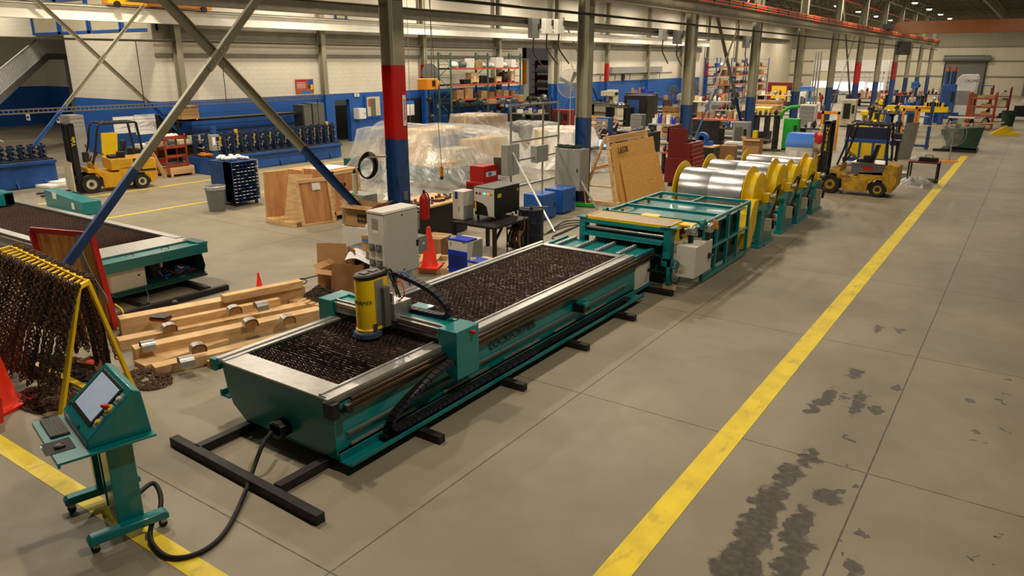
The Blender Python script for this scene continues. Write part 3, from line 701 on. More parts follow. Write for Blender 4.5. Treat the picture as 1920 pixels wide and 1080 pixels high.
for k in range(7):
    rr = random.Random(k); b.tube([(hx-.02+.02*k, hy+.2, 1.5), (hx+.04+.02*k, hy+.27, 1.56+rr.random()*.05), (hx+.1+.01*k, hy+.36, 1.50-rr.random()*.15), (hx+.12+rr.random()*.1, hy+.4, 1.2)], .007, ('black', 'tan', 'black', 'teal_dark', 'cab_mid', 'black', 'black')[k], 6)
b.tube([(hx+.15, hy+.38, 1.45), (hx+.24, hy+.4, 1.54), (hx+.32, hy+.42, 1.5), (hx+.33, hy+.42, 1.38)], .008, 'blue_light'); b.tube([(hx+.2, hy+.3, 1.4), (hx+.3, hy+.3, 1.46), (hx+.35, hy+.3, 1.3), (hx+.25, hy+.3, 1.2)], .008, 'orange')
b.build('hose_bundle', T.o)

# black skid frame under the table
T = TT('skid_frame', 'black square steel tube skid frame under the long plasma table', 'skid frame', (-6.0, 7.5, 0))
b = T.b('tube_black'); b.bar((-7.12, 3.82, .05), (-4.68, 3.74, .05), .1, .1); b.build('front_tube', T.o, bev=.006)
for x in (-6.72, -5.40):
    b = T.b('tube_black'); b.box(x-.05, 3.83, 0, x+.05, 12.0, .1); b.build('long_tube', T.o, bev=.006)
for (a, c) in ((820, 828), (975, 730), (1092, 655), (1182, 600)):
    p = Z(a, c); b = T.b('tube_black'); b.box(-6.67, p.y-.05, 0, -5.45, p.y+.05, .095); b.box(-5.35, p.y-.05, 0, -4.72, p.y+.05, .095)
    b.build('cross_tube', T.o, bev=.006)
b = T.b('tube_black'); b.box(-6.67, 11.85, 0, -5.45, 11.97, .095); b.box(-5.35, 11.85, 0, -4.74, 11.95, .095); b.build('cross_tube', T.o, bev=.006)

# floor cable from the table front to the console
b = B('black_rubber'); z = .03
pts = [(-6.03, 4.28, .27), tuple(Z(492, 835, .26)), tuple(Z(475, 880, .1)), tuple(Z(455, 935, .035)), tuple(Z(420, 1000, .025)), tuple(Z(372, 1037, .025)), tuple(Z(318, 1045, .025)), tuple(Z(285, 1018, .03)), tuple(Z(284, 985, .06)), tuple(Z(300, 955, .14)), tuple(Z(300, 925, .2)), tuple(Z(286, 906, .26)), (-6.02, 2.82, .3)]
b.tube(pts, .022, n=10); solo(b, 'power_cable', 'thick black cable looping over the floor from table to console', 'cable')

# ================================================================ control console
rz = radians(-13)
T = TT('control_console', 'teal operator console on two wheeled feet straddling the yellow line', 'control console', (-6.28, 2.72, 0), rz)
C_ = thing  # authored locally below
def lb(m='teal'): return B(m)
P = T.o
for s, xx in ((1, .40), (-1, -.40)):
    b = lb(); b.prism([(-.31, .09), (.34, .09), (.34, .14), (.31, .165), (-.28, .165), (-.31, .14)], xx-.055, xx+.055, 'x'); b.build('foot', P, bev=.012)
    for yy in (-.26, .29):
        b = lb('black'); b.cyl((xx-.018, yy, .035), (xx+.018, yy, .035), .035); b.box(xx-.03, yy-.02, .05, xx+.03, yy+.03, .09, 'galv'); b.build('caster', P)
b = lb(); b.box(-.36, .0, .1, .36, .09, .15); b.build('cross_bar', P, bev=.004)
b = lb(); b.box(.12, -.05, .14, .36, .16, .92); b.box(-.36, -.05, .14, -.28, .16, .92); b.box(-.20, .0, .14, -.05, .02, .92, 'teal_dark'); b.box(-.05, -.04, .14, -.02, .14, .92)
b.box(-.26, .06, .16, .1, .08, .92, 'teal_dark'); b.build('pedestal', P, bev=.004)
b = lb(); b.box(-.47, -.42, .925, .49, .33, .945); b.box(-.47, -.42, .90, .49, -.40, .93); b.build('keyboard_tray', P, bev=.004)
# housing with sloped face
zt0, zt1, ys_, ye = .97, 1.36, -.16, .22
b = lb(); hw = .40
pr = [(ys_-.02, .945), (ys_-.02, zt0+.05), (ye, zt1), (ye+.06, zt1-.03), (ye+.10, .945)]
b.prism(pr, -hw, hw, 'x'); hs = b.build('housing', P, bev=.01)
sl = Vector((0, ye-ys_+.02, zt1-zt0-.05)).normalized(); nn = Vector((1, 0, 0)).cross(sl)
cc = Vector((0, (ys_-.02+ye)/2, (zt0+.05+zt1)/2)); 
def slab(x0, x1, v0, v1, h, m, name, par, bev=.002, h0=0):
    b = lb(m); vs = [cc+Vector((x, 0, 0))+sl*v+nn*k for k in (h0-.002, h) for x, v in ((x0, v0), (x1, v0), (x1, v1), (x0, v1))]
    b.add(vs, [(0,3,2,1),(4,5,6,7),(0,1,5,4),(1,2,6,5),(2,3,7,6),(3,0,4,7)]); return b.build(name, par, bev=bev)
scr = slab(-.32, .27, -.17, .22, .010, 'black', 'monitor', P)
slab(-.285, .235, -.14, .19, .013, 'screen', 'screen_picture', scr)
for (x, v, c1, c2) in ((.32, -.10, 'cab_mid', 'gold_label'), (.325, .02, 'cab_mid', 'gold_label'), (.33, .14, 'cab_mid', 'white')):
    g = slab(x-.035, x+.035, v-.05, v+.05, .004, c1, 'label_plate', P, 0)
    b = lb(c2); p0 = cc+Vector((x, 0, 0))+sl*v; b.cyl(p0+nn*.004, p0+nn*.02, .02); b.build('push_button', g)
b = lb('gold_label'); p0 = cc+Vector((.31, 0, 0))+sl*.03; b.cyl(p0+nn*.004, p0+nn*.012, .04); g = b.build('stop_collar', P)
b = lb('red'); b.cyl(p0+nn*.012, p0+nn*.05, .022); b.lathe([(.03, 0), (.032, .01), (.02, .02)], p0+nn*.045, n=14); b.build('stop_button', g)
for (x, v) in ((-.36, -.18), (.1, -.24)): slab(x-.02, x+.02, v-.014, v+.014, .005, 'black', 'port', P, 0)
def onto(ob_loc, label, name, cat, builder):
    M = Matrix.Translation((-6.28, 2.72, 0)) @ Matrix.Rotation(rz, 4, 'Z'); p = M @ Vector(ob_loc)
    t = thing(name, label, cat, p, rz); builder(t); return t
def kb(t):
    b = B('black'); b.box(-.21, -.075, 0, .21, .075, .016); b.build('key_base', t, bev=.004)
    b = B('tube_black')
    for i in range(14):
        for j in range(5): b.box(-.2+i*.029, -.068+j*.028, .016, -.2+i*.029+.024, -.068+j*.028+.023, .022)
    b.build('key_block', t)
onto((-.22, -.29, .945), 'black computer keyboard on the teal console tray', 'keyboard', 'keyboard', kb)
def pad(t): b = B('black_rubber'); b.box(-.12, -.11, 0, .12, .11, .004); b.build('pad_surface', t, bev=.002); B('white').box(-.1, -.11, .004, -.05, -.1, .0045).build('pad_label', t)
onto((.17, -.35, .946), 'black mouse mat overhanging the corner of the console tray', 'mouse_mat', 'mouse mat', pad)
def mouse(t): b = B('cab_dark'); b.sphere((0, 0, .012), .04, sc=(.75, 1.2, .42)); b.build('mouse_shell', t); B('blue_dark').box(-.004, .01, .02, .004, .035, .034).build('wheel', t)
onto((.2, -.34, .951), 'small grey computer mouse on the black mat', 'computer_mouse', 'mouse', mouse)

# ================================================================ second cutting table at left
T = TT('plasma_cutting_table', 'second teal plasma table with pale frame at far left behind the red panel', 'cutting table', (-15.6, 6.7, 0))
xa, xb, ya, yb = -20.5, -12.65, 5.95, 7.68
b = T.b('teal'); b.box(xa, ya, .2, xb-.9, ya+.02, .75); b.box(xa, yb-.02, .2, xb-.9, yb, .75); b.box(xa, ya, .2, xa+.02, yb, .75); b.box(xa, ya, .15, xb, yb, .2); b.build('table_body', T.o)
b = T.b('galv'); b.box(xa, ya-.05, .76, xb-.3, ya+.12, .8); b.box(xa, yb-.12, .76, xb-.3, yb+.03, .8); b.box(-13.35, ya, .765, -12.65, yb, .79); b.box(xa, ya-.13, .7, xb-.8, ya-.05, .76, 'bronze'); b.box(xa, ya-.18, .6, xb-.8, ya-.13, .66, 'steel')
b.build('border_plate', T.o, bev=.002)
b = T.b('slat'); ys = xa+.4; k = 0
while ys < -13.35:
    vs = []; nn_ = 44; pp = (yb-ya-.3)/nn_; sh = (k*.62) % 2
    for i in range(nn_+1):
        ph = (i+sh) % 2; a = (ph if ph <= 1 else 2-ph)*.026; vs += [(ys+a, ya+.15+i*pp, .765), (ys+a, ya+.15+i*pp, .69)]
    b.add(vs, [(i*2, i*2+1, i*2+3, i*2+2) for i in range(nn_)]); ys += .045; k += 1
b.build('slat_bed', T.o, sharp=5)
b = T.b('grime'); b.box(xa+.1, ya+.05, .5, -13.4, yb-.05, .52); b.build('fume_tray', T.o)
b = T.b('teal'); b.box(-12.75, ya-.15, .66, -12.25, yb+.05, .76); b.box(-12.32, ya-.15, .6, -12.22, yb+.05, .78); b.box(-12.75, yb-.1, .74, -12.25, yb+.08, .8); b.build('end_shelf', T.o, bev=.004)
b = T.b('black')
for y_ in (6.35, 7.0): b.tube([(-12.5, y_, .76), (-12.5, y_, .8), (-12.44, y_+.1, .8), (-12.44, y_+.1, .76)], .008, smooth=False)
b.build('lift_handle', T.o)
b = T.b('teal_dark'); b.box(-13.2, ya, .2, -12.3, yb, .23); b.box(-13.2, ya+.62, .23, -13.15, yb, .62); b.add([(-12.35, yb, .2), (-12.28, yb, .35), (-12.38, yb, .66), (-13.2, yb, .66), (-13.2, yb, .2)], [(0, 1, 2, 3, 4)]); b.box(-12.4, ya, .16, -12.25, yb, .2)
b.build('equipment_bay', T.o)
b = T.b('cab_grey'); b.box(-12.9, ya+.0, .22, -12.36, ya+.62, .62); b.box(-12.365, ya+.48, .42, -12.355, ya+.52, .45, 'black'); b.build('electrical_enclosure', T.o, bev=.004)
b = T.b('black')
for k in range(6):
    rr = random.Random(k+40); y_ = ya+.8+.12*k; b.tube([(-12.7, y_, .3), (-12.6, y_+.05, .3+.2*rr.random()), (-12.5, y_+.1, .26), (-12.42, y_+.2, .3)], .012, ('black', 'blue_light', 'black', 'copper', 'black', 'red')[k])
b.box(-12.8, 6.8, .23, -12.6, 7.0, .5); b.box(-12.75, 7.2, .23, -12.5, 7.5, .34, 'blue_dark'); b.cyl((-12.5, 6.95, .45), (-12.5, 6.95, .6), .03, 'galv'); b.build('wiring', T.o)
T = TT('skid_frame', 'black steel tube skid frame under the second plasma table', 'skid frame', (-13, 6.6, 0))
for y_ in (6.2, 7.35): b = T.b('tube_black'); b.box(xa, y_-.05, 0, -11.75, y_+.05, .1); b.build('long_tube', T.o, bev=.005)
b = T.b('tube_black'); b.bar((-11.65, 5.2, .05), (-11.62, 7.65, .05), .1, .1); b.build('front_tube', T.o, bev=.005)
# loose teal enclosure and end of gantry standing behind it
T = TT('teal_enclosure', 'low teal sloped enclosure with taped paper sheets behind the second table', 'enclosure', (-18.0, 9.0, 0))
p = Z(160, 405); q = Z(90, 385)
b = T.b('teal'); P0 = Z(158, 405); P1 = Z(88, 388); d = (P1-P0).normalized(); nx = Vector((-d.y, d.x, 0))
if nx.y < 0: nx = -nx
pr = [(0, 0), (0, .42), (.6, .56), (1.15, .42), (1.15, 0)]; L_ = (P1-P0).length
L_ = 1.25; b.add([P0+Vector((0, 0, .02)), P0+Vector((0, 0, .36)), P1+Vector((0, 0, .50)), P1+Vector((0, 0, .02)), P0+nx*.5+Vector((0, 0, .02)), P0+nx*.5+Vector((0, 0, .36)), P1+nx*.35+Vector((0, 0, .50)), P1+nx*.5+Vector((0, 0, .02))],
    [(0, 1, 2, 3), (7, 6, 5, 4), (0, 4, 5, 1), (1, 5, 6, 2), (2, 6, 7, 3)]); b.build('shell', T.o, bev=.01)
for (u, v0, v1, w_) in ((.25, .12, .3, .16), (.72, .3, .48, .24)):
    c = P0.lerp(P1, u); b = T.b('paper'); o = -nx*.006; b.quad(c-d*w_/2+o+Vector((0, 0, v0)), c+d*w_/2+o+Vector((0, 0, v0)), c+d*w_/2+o+Vector((0, 0, v1)), c-d*w_/2+o+Vector((0, 0, v1))); b.build('paper_sheet', T.o)
T = TT('gantry_cover', 'teal gantry end with clear wrap at the left picture edge', 'gantry cover', (-19.9, 7.1, .8))
b = T.b('teal'); b.box(-20.4, 6.2, .8, -19.3, 6.5, 1.05); b.box(-20.4, 7.2, .8, -19.2, 7.4, 1.1); b.box(-19.5, 6.3, .8, -19.2, 7.4, 1.08); b.build('shell', T.o, bev=.01)
# ================================================================ feed / shear unit at the end of the table
T = TT('shear_unit', 'teal shear stand with yellow edged pad on top at the end of the long table', 'shear', (-5.8, 12.45, 0))
b = T.b(); b.box(-6.80, 12.12, .1, -6.68, 12.3, 1.16); b.box(-6.84, 12.08, 1.16, -6.64, 12.34, 1.18); b.build('post', T.o, bev=.004)
b = T.b(); b.box(-5.08, 12.12, .55, -4.94, 12.3, 1.16); b.box(-5.14, 12.08, 1.16, -4.86, 12.36, 1.18); b.box(-4.99, 12.12, .1, -4.91, 12.24, .6); b.box(-5.1, 12.12, .45, -4.88, 12.2, .6); b.build('post', T.o, bev=.004)
b = T.b(); b.box(-6.68, 12.12, 1.07, -5.08, 12.16, 1.15); b.box(-6.68, 12.1, .84, -5.08, 12.2, .88); b.add([(-6.68, 12.0, .86), (-5.08, 12.0, .86), (-5.08, 12.16, .92), (-6.68, 12.16, .92)], [(0, 1, 2, 3)]); b.box(-6.68, 12.55, .1, -5.08, 12.6, 1.1, 'teal_dark'); b.box(-6.68, 12.2, .1, -5.08, 12.55, .2, 'black')
b.build('cross_beam', T.o)
b = T.b('steel'); b.cyl((-6.68, 12.2, .98), (-5.08, 12.2, .98), .035); b.cyl((-6.68, 12.3, .92), (-5.08, 12.3, .92), .045, 'cab_dark'); b.build('feed_roller', T.o)
b = T.b('yellow'); b.box(-6.66, 12.12, 1.15, -4.98, 12.74, 1.18); b.box(-6.66, 12.12, 1.18, -4.98, 12.145, 1.2); b.box(-6.66, 12.715, 1.18, -4.98, 12.74, 1.2); b.box(-6.66, 12.12, 1.18, -6.63, 12.74, 1.2); b.box(-5.0, 12.12, 1.18, -4.98, 12.74, 1.2)
b.box(-4.98, 12.5, 1.14, -4.72, 12.78, 1.17); c_ = b.build('guard_cover', T.o)
b = T.b('pad'); b.box(-6.63, 12.145, 1.18, -5.0, 12.715, 1.19); b.build('pad_mat', c_)
b = T.b('yellow'); b.box(-5.85, 12.78, 1.05, -5.5, 13.0, 1.2); b.build('belt_guard', T.o, bev=.01)
b = T.b('yellow'); b.box(-4.93, 12.3, .88, -4.90, 12.75, 1.12); b.box(-4.9, 12.4, 1.0, -4.87, 12.6, 1.1, 'black'); b.cyl((-4.9, 12.45, .95), (-4.86, 12.45, .95), .03, 'black'); b.build('side_plate', T.o)
for k, (x, y) in enumerate(((-4.72, 12.55), (-4.55, 12.95))):
    b = T.b('galv'); b.box(x-.07, y-.07, 1.0, x+.07, y+.07, 1.13); b.cyl((x-.14, y, 1.08), (x+.0, y, 1.08), .055); b.sphere((x+.02, y-.02, 1.1), .08); b.box(x-.05, y-.05, .84, x+.03, y+.03, 1.0, 'black')
    b.build('gear_motor', T.o, bev=.006)
b = T.b('hoist'); b.cyl((-4.5, 13.05, 1.1), (-4.5, 13.05, 1.22), .02); b.cyl((-4.45, 13.05, 1.1), (-4.45, 13.05, 1.2), .02); b.box(-4.53, 13.02, 1.05, -4.42, 13.08, 1.1); b.build('valve_block', T.o)
b = T.b('cab_grey'); b.box(-4.86, 12.22, .28, -4.50, 13.05, .85); b.box(-4.80, 12.212, .36, -4.66, 12.22, .5, 'tan'); en = b.build('electrical_enclosure', T.o, bev=.006)
b = T.b('black'); b.box(-4.5, 12.86, .52, -4.47, 12.94, .62); b.cyl((-4.5, 12.98, .57), (-4.44, 12.98, .57), .02, 'steel'); b.build('door_latch', en)
b = T.b(); b.tube([(-4.88, 12.14, .58), (-4.80, 12.14, .58), (-4.77, 12.14, .52), (-4.80, 12.14, .45), (-4.88, 12.14, .45)], .022); b.build('hook_ring', T.o)
b = T.b('black_rubber'); b.tube([(-4.9, 12.1, .45), (-4.88, 12.08, .3), (-4.86, 12.1, .2), (-4.8, 12.2, .16), (-4.78, 12.3, .28)], .012); b.tube([(-5.05, 12.2, .33), (-4.95, 12.18, .35), (-4.9, 12.14, .4)], .02); b.build('hose', T.o)
solo(B('pine').box(-.12, -.07, 0, .12, .07, .1), 'wood_block', 'short pine block under the foot of the teal shear stand', 'block', (-4.93, 12.2, 0), .1, bev=.003)

# ================================================================ looping pit frame
T = TT('looping_table', 'wide teal framed sheet table between the shear and the silver coils', 'looping table', (-5.65, 14.2, 0))
x0, x1, y0, y1, zt = -6.62, -4.62, 12.92, 15.5, 1.16
b = T.b()
for (a, c) in (((x0, y0, zt), (x0, y1, zt)), ((x1, y0, zt), (x1, y1, zt)), ((x0, y0, zt), (x1, y0, zt)), ((x0, y1, zt), (x1, y1, zt)), ((x0, 13.75, zt), (x1, 13.75, zt)), ((x0, 14.65, zt), (x1, 14.65, zt))): b.bar(a, c, .06, .06)
b.bar((-5.6, 14.65, zt), (-5.6, y1, zt), .06, .06)
b.build('top_frame', T.o, bev=.004)
b = T.b(); b.box(x0+.04, y0+.04, 1.04, x1-.04, y1-.04, 1.055); b.build('sheet_pan', T.o)
b = T.b()
for x in (x0, x1):
    b = T.b()
    for y in (y0, (y0+y1)/2, y1): b.bar((x, y, .06), (x, y, zt), .06, .06)
    b.bar((x, y0, .08), (x, y1, .08), .07, .07); b.bar((x, y0, .62), (x, y1, .62), .06, .05)
    b.bar((x, y0+.65, .08), (x, y0+.65, 1.1), .05, .05); b.bar((x, y1-.65, .08), (x, y1-.65, 1.1), .05, .05)
    b.build('side_frame', T.o, bev=.003)
b = T.b('teal_dark')
b.box(x1-.16, y0+.1, .1, x1-.14, y1-.1, 1.05); 
for y in (13.2, 13.9, 14.4, 15.1): b.box(x1-.14, y-.04, .3, x1-.06, y+.04, .95)
b.build('inner_panel', T.o)
b = T.b(); b.lathe([(.05, -.03), (.1, -.03), (.1, .03), (.05, .03)], (x0-.02, y0-.05, 1.14), n=16, axis='x'); b.lathe([(.05, -.03), (.1, -.03), (.1, .03), (.05, .03)], (x1-.02, y0-.05, 1.14), n=16, axis='x'); b.build('lifting_eye', T.o)

# ================================================================ decoilers
def decoiler(x0, x1, y, zc, r, lab, first=False, big=True):
    T = TT('decoiler', lab, 'decoiler', ((x0+x1)/2, y, 0), 0, None)
    rc = r-.13
    b = T.b('coil'); n = 40
    b.lathe([(rc*.3, x0+.06-(0)), (rc, x0+.06), (rc, x0+(x1-x0)*.48), (rc*.995, x0+(x1-x0)*.485), (rc*.995, x0+(x1-x0)*.49), (rc, x0+(x1-x0)*.495), (rc, x1-.06), (rc*.3, x1-.06)], (0, y, zc), n=n, axis='x'); b.build('metal_coil', T.o)
    b = T.b('cab_dark'); b.cyl((x0-.2, y, zc), (x1+.2, y, zc), .05); b.build('mandrel_shaft', T.o)
    for s, xx in ((-1, x0), (1, x1)):
        b = T.b('yellow'); b.lathe([(.07, 0), (r, 0), (r+.005, .01*s), (r, .02*s), (.07, .02*s)], (xx, y, zc), n=44, axis='x')
        if s == 1: b.lathe([(r*.8, .02), (r*.8, .22), (r*.74, .24), (.1, .24)], (xx, y, zc), n=36, axis='x'); b.box(xx+.22, y-.06, zc-.1, xx+.3, y+.06, zc+.14)
        else: b.lathe([(.1, .02*s), (.1, -.1)], (xx, y, zc), n=16, axis='x')
        b.build('flange', T.o)
    for s, xx in ((-1, x0-.18), (1, x1+.38)):
        b = T.b('teal'); w_ = 1.0
        b.prism([(y-w_/2, 0), (y+w_/2, 0), (y+w_/2-.06, zc-.22), (y+.09, zc-.14), (y-.09, zc-.14), (y-w_/2+.06, zc-.22)], xx-.06, xx+.06, 'x'); b.box(xx-.1, y-w_/2-.05, 0, xx+.1, y+w_/2+.05, .06)
        b.box(xx-.08, y-w_/2, zc-.28, xx+.08, y+w_/2, zc-.22); b.build('side_stand', T.o, bev=.006)
        b = T.b('yellow'); b.box(xx-.07, y-.09, zc-.14, xx+.07, y+.09, zc+.07); b.build('bearing_block', T.o, bev=.01)
    b = T.b('teal'); b.box(x0-.18, y-.05, .1, x1+.38, y+.05, .2); b.build('cross_beam', T.o)
    b = T.b('galv'); xx = x1+.46; b.cyl((xx-.02, y+.02, zc), (xx+.1, y+.02, zc), .05); b.sphere((xx+.08, y+.02, zc+.02), .05); b.cyl((xx, y-.1, zc-.1), (xx+.06, y-.1, zc-.1), .03); b.build('rotary_union', T.o)
    b = T.b('black_rubber')
    for k in range(4):
        q = random.Random(int(y*10)+k); b.tube([(xx+.03, y, zc+.02), (xx+.08, y+.15+.1*k, zc+.18+.06*q.random()), (xx+.06, y+.3, zc-.1), (xx+.04, y+.25-.1*k, zc-.45), (xx+.0, y+.15, .3)], .009)
    b.box(xx-.02, y-.2, .35, xx+.1, y-.05, .62, 'tan' if big else 'black'); b.cyl((xx, y+.05, .5), (xx+.14, y+.05, .5), .06, 'black'); b.cyl((xx, y+.2, .62), (xx+.1, y+.2, .62), .04, 'copper'); b.cyl((xx, y+.12, .4), (xx+.12, y+.12, .4), .045, 'blue_dark'); b.build('hydraulics', T.o)
    return T
d = decoiler(-6.6, -5.0, 16.75, 1.10, .64, 'nearest decoiler with silver coil and yellow flanges beside the looping table')
T = TT('chute_guard', 'tall bent yellow sheet guard in front of the nearest decoiler', 'guard', (-4.78, 15.9, 0))
b = T.b('yellow'); b.prism([(15.55, .12), (15.95, .10), (16.2, .55), (16.25, 1.1), (15.95, 1.1), (15.5, .4)], -4.92, -4.64, 'x'); b.build('guard_shell', T.o, bev=.01)
decoiler(-6.6, -5.0, 18.5, 1.10, .64, 'second decoiler with silver coil, right behind the nearest one')
decoiler(-6.6, -5.0, 19.95, 1.0, .56, 'third decoiler with lower yellow flanges in the row of four')
decoiler(-6.6, -5.0, 21.5, 1.0, .57, 'farthest decoiler of the row beside the blue topped washer')
# floor cables by the coils
b = B('black_rubber'); b.tube([Z(1395, 465, .03), Z(1415, 455, .02), Z(1432, 460, .02), Z(1425, 445, .02), Z(1412, 432, .03), Z(1405, 415, .15)], .022); solo(b, 'power_cable', 'black cable loop on floor at the foot of the yellow guard', 'cable')
b = B('galv'); b.tube([Z(1372, 462, .05), Z(1392, 470, .05), Z(1400, 455, .06), Z(1410, 440, .1)], .025, smooth=False); solo(b, 'conduit_pipe', 'grey conduit elbow on the floor by the yellow guard', 'pipe')

# ================================================================ generic small things
def fb(A, Bp, C, z=0):
    a, b_, c = Z(*A, z), Z(*Bp, z), Z(*C, z); return a.x, b_.x, b_.y, c.y
def cabinet(name, label, cat, x0, x1, y0, y1, z0, z1, m='cab_grey', door='x', hinge=True, group=None, bev=.006):
    T = TT(name, label, cat, ((x0+x1)/2, (y0+y1)/2, z0), 0, group)
    b = T.b(m); b.box(x0, y0, z0, x1, y1, z1); b.build('body', T.o, bev=bev)
    g = .015
    b = T.b(m)
    if door == 'x': b.box(x1, y0+g, z0+g, x1+.02, y1-g, z1-g)
    else: b.box(x0+g, y0-.02, z0+g, x1-g, y0, z1-g)
    dr = b.build('door', T.o, bev=.004)
    b = T.b('black')
    if door == 'x': b.box(x1+.02, y1-.12, (z0+z1)/2-.05, x1+.035, y1-.09, (z0+z1)/2+.05)
    else: b.box(x1-.12, y0-.035, (z0+z1)/2-.05, x1-.09, y0-.02, (z0+z1)/2+.05)
    b.build('handle', dr); return T
def carton(label, c, s, rz=0, m='cardboard', open_=False, group=None, name='cardboard_box', tape=True):
    T = thing(name, label, 'box', c, rz, group); w_, d_, h = s
    b = B(m)
    if open_:
        t = .008; b.box(-w_/2, -d_/2, 0, w_/2, d_/2, t)
        for q in ((-w_/2, -d_/2, -w_/2+t, d_/2), (w_/2-t, -d_/2, w_/2, d_/2), (-w_/2, -d_/2, w_/2, -d_/2+t), (-w_/2, d_/2-t, w_/2, d_/2)): b.box(q[0], q[1], 0, q[2], q[3], h)
    else: b.box(-w_/2, -d_/2, 0, w_/2, d_/2, h)
    b.build('carton', T)
    if open_:
        for s_, (ax, ay) in ((1, (1, 0)), (-1, (1, 0)), (1, (0, 1))):
            f = B(m); 
            if ax: f.cb((s_*(w_/2+.05), 0, h+.03), (.13, d_, .006), rot=(0, -s_*.6, 0))
            else: f.cb((0, -(d_/2+.05), h-.02), (w_, .12, .006), rot=(.5, 0, 0))
            f.build('flap', T)
    elif tape:
        B('tan').box(-w_/2-.001, -.025, h*.75, w_/2+.001, .025, h+.001).build('tape', T)
    return T
def pallet(label, loc, rz=0, w_=1.2, d_=1.0, m='pine', group=None):
    T = thing('pallet', label, 'pallet', loc, rz, group)
    for i in range(3): B(m).box(-w_/2, -d_/2+i*(d_-.09)/2, 0, w_/2, -d_/2+i*(d_-.09)/2+.09, .1).build('runner', T)
    b = B(m)
    for i in range(7): x = -w_/2+i*(w_-.1)/6; b.box(x, -d_/2, .1, x+.1, d_/2, .12)
    b.build('deck_boards', T); return T
def cone_(label, loc, h=.7, rz=0, lean=None):
    T = thing('traffic_cone', label, 'traffic cone', loc, rz)
    if lean: T.rotation_euler = lean
    k = h/.7; b = B('cone'); b.lathe([(.15*k, .03*k), (.135*k, .05*k), (.03*k, h), (.02*k, h)], n=20); b.build('cone_body', T)
    b = B('cone'); b.box(-.19*k, -.19*k, 0, .19*k, .19*k, .03*k); b.build('base', T, bev=.008); return T
# ---- main electrical cabinet
T = TT('electrical_cabinet', 'tall light grey electrical cabinet on a stand beside the cutting table', 'cabinet', (-8.1, 8.45, 0))
x0, x1, y0, y1 = -8.30, -7.95, 8.02, 8.80
b = T.b('cab_grey'); b.box(x0, y0, .72, x1, y1, 1.74); b.prism([(x0-.01, 1.74), (x1+.02, 1.74), (x1, 1.78), (x0, 1.78)], y0-.01, y1+.01, 'y'); b.build('body', T.o, bev=.008)
b = T.b('cab_grey'); b.box(x1, y0+.015, .74, x1+.02, y1-.015, 1.73); dr = b.build('door', T.o, bev=.006)
b = T.b('black'); b.cyl((x1+.018, 8.42, 1.68), (x1+.026, 8.42, 1.68), .014); b.cyl((x1+.018, 8.42, .79), (x1+.026, 8.42, .79), .014); b.build('lock', dr)
b = T.b('gold_label'); b.prism([(8.40, 1.38), (8.44, 1.38), (8.42, 1.415)], x1+.019, x1+.022, 'x'); b.build('warning_label', dr)
b = T.b('white')
for z_ in (1.63, 1.60, 1.57, 1.54, 1.27, 1.24, 1.21, 1.18):
    for y_ in (8.67, 8.72): b.box(x1+.019, y_, z_, x1+.021, y_+.035, z_+.018); b.box(x1+.021, y_+.01, z_+.004, x1+.022, y_+.02, z_+.012, 'red')
b.build('legend_stickers', dr)
b = T.b('cab_dark')
for z_ in (1.2, .95):
    for x_ in (-8.21, -8.06): b.box(x_-.05, y0-.03, z_-.06, x_+.05, y0, z_+.06); b.cyl((x_, y0-.05, z_), (x_, y0-.02, z_), .035, 'grey_plastic'); b.build('fan_unit', T.o, bev=.004); b = T.b('cab_dark')
b = T.b('cab_mid')
for k in range(8): b.box(-8.2, y0-.004, 1.50+k*.022, -8.06, y0, 1.508+k*.022)
b.box(-8.18, y0-.004, 1.42, -8.08, y0, 1.47, 'white'); b.build('vent_slots', T.o)
b = T.b('cab_mid'); b.box(x0+.08, y1, 1.36, x1-.04, y1+.1, 1.62); b.box(x0+.1, y1, .98, x1, y1+.22, 1.24); b.box(x1-.001, y1+.1, 1.1, x1+.003, y1+.16, 1.14, 'white'); b.build('junction_box', T.o, bev=.005)
b = T.b('black'); b.box(x1+.02, 8.735, 1.12, x1+.04, 8.76, 1.22); b.cyl((x1+.02, 8.75, 1.2), (x1+.05, 8.75, 1.2), .02); b.build('disconnect_handle', dr)
for y_ in (y0+.08, y1-.12): b = T.b('cab_grey'); b.prism([(x0+.05, 0), (x1-.08, 0), (x1, .72), (x0, .72)], y_-.06, y_+.06, 'y'); b.build('stand_leg', T.o)
# ---- cone, cartons, grey bin behind the cabinet
cone_('orange traffic cone between the grey cabinet and the blue chillers', tuple(Z(806, 500, .12))[:2]+(.12,), .8, .4)
pallet('long pale pallet under the cone and blue chillers', Z(825, 500)+Vector((.15, .1, 0)), .5, 1.9, 1.1)
T = TT('grey_bin', 'grey plastic tub behind the cabinet with papers on its rim', 'tub', Z(710, 520, 0))
p = Z(712, 525, 0); b = T.b('cab_dark'); b.box(-10.2, 9.0, 0, -9.3, 9.7, .62); b.build('tub_shell', T.o, bev=.03); b = T.b('cab_dark'); b.box(-10.24, 8.96, .62, -9.26, 9.74, .66); b.build('rim', T.o)
b = B('paper'); b.tf = None
n = 8
for i in range(n):
    for j in range(n):
        f = lambda u, v: (-.3+.6*u, -.22+.44*v, .02+.05*sin(u*5+v*2)-(.25*(max(0, .3-v))))
        b.quad(f(i/n, j/n), f((i+1)/n, j/n), f((i+1)/n, (j+1)/n), f(i/n, (j+1)/n))
solo(b, 'paper_sheet', 'curled white paper sheets draped over the grey tub', 'paper', (-9.45, 9.05, .66), .3)
carton('brown carton with blue tape on top of the grey tub', (-9.55, 9.42, .665), (.38, .34, .3), .25, 'cardboard')
solo(B('blue_light').box(-.15, -.01, 0, .15, .0, .04), 'tape_strip', 'blue tape strip across the brown carton on the grey tub', 'tape', (-9.5, 9.235, .87), .25)
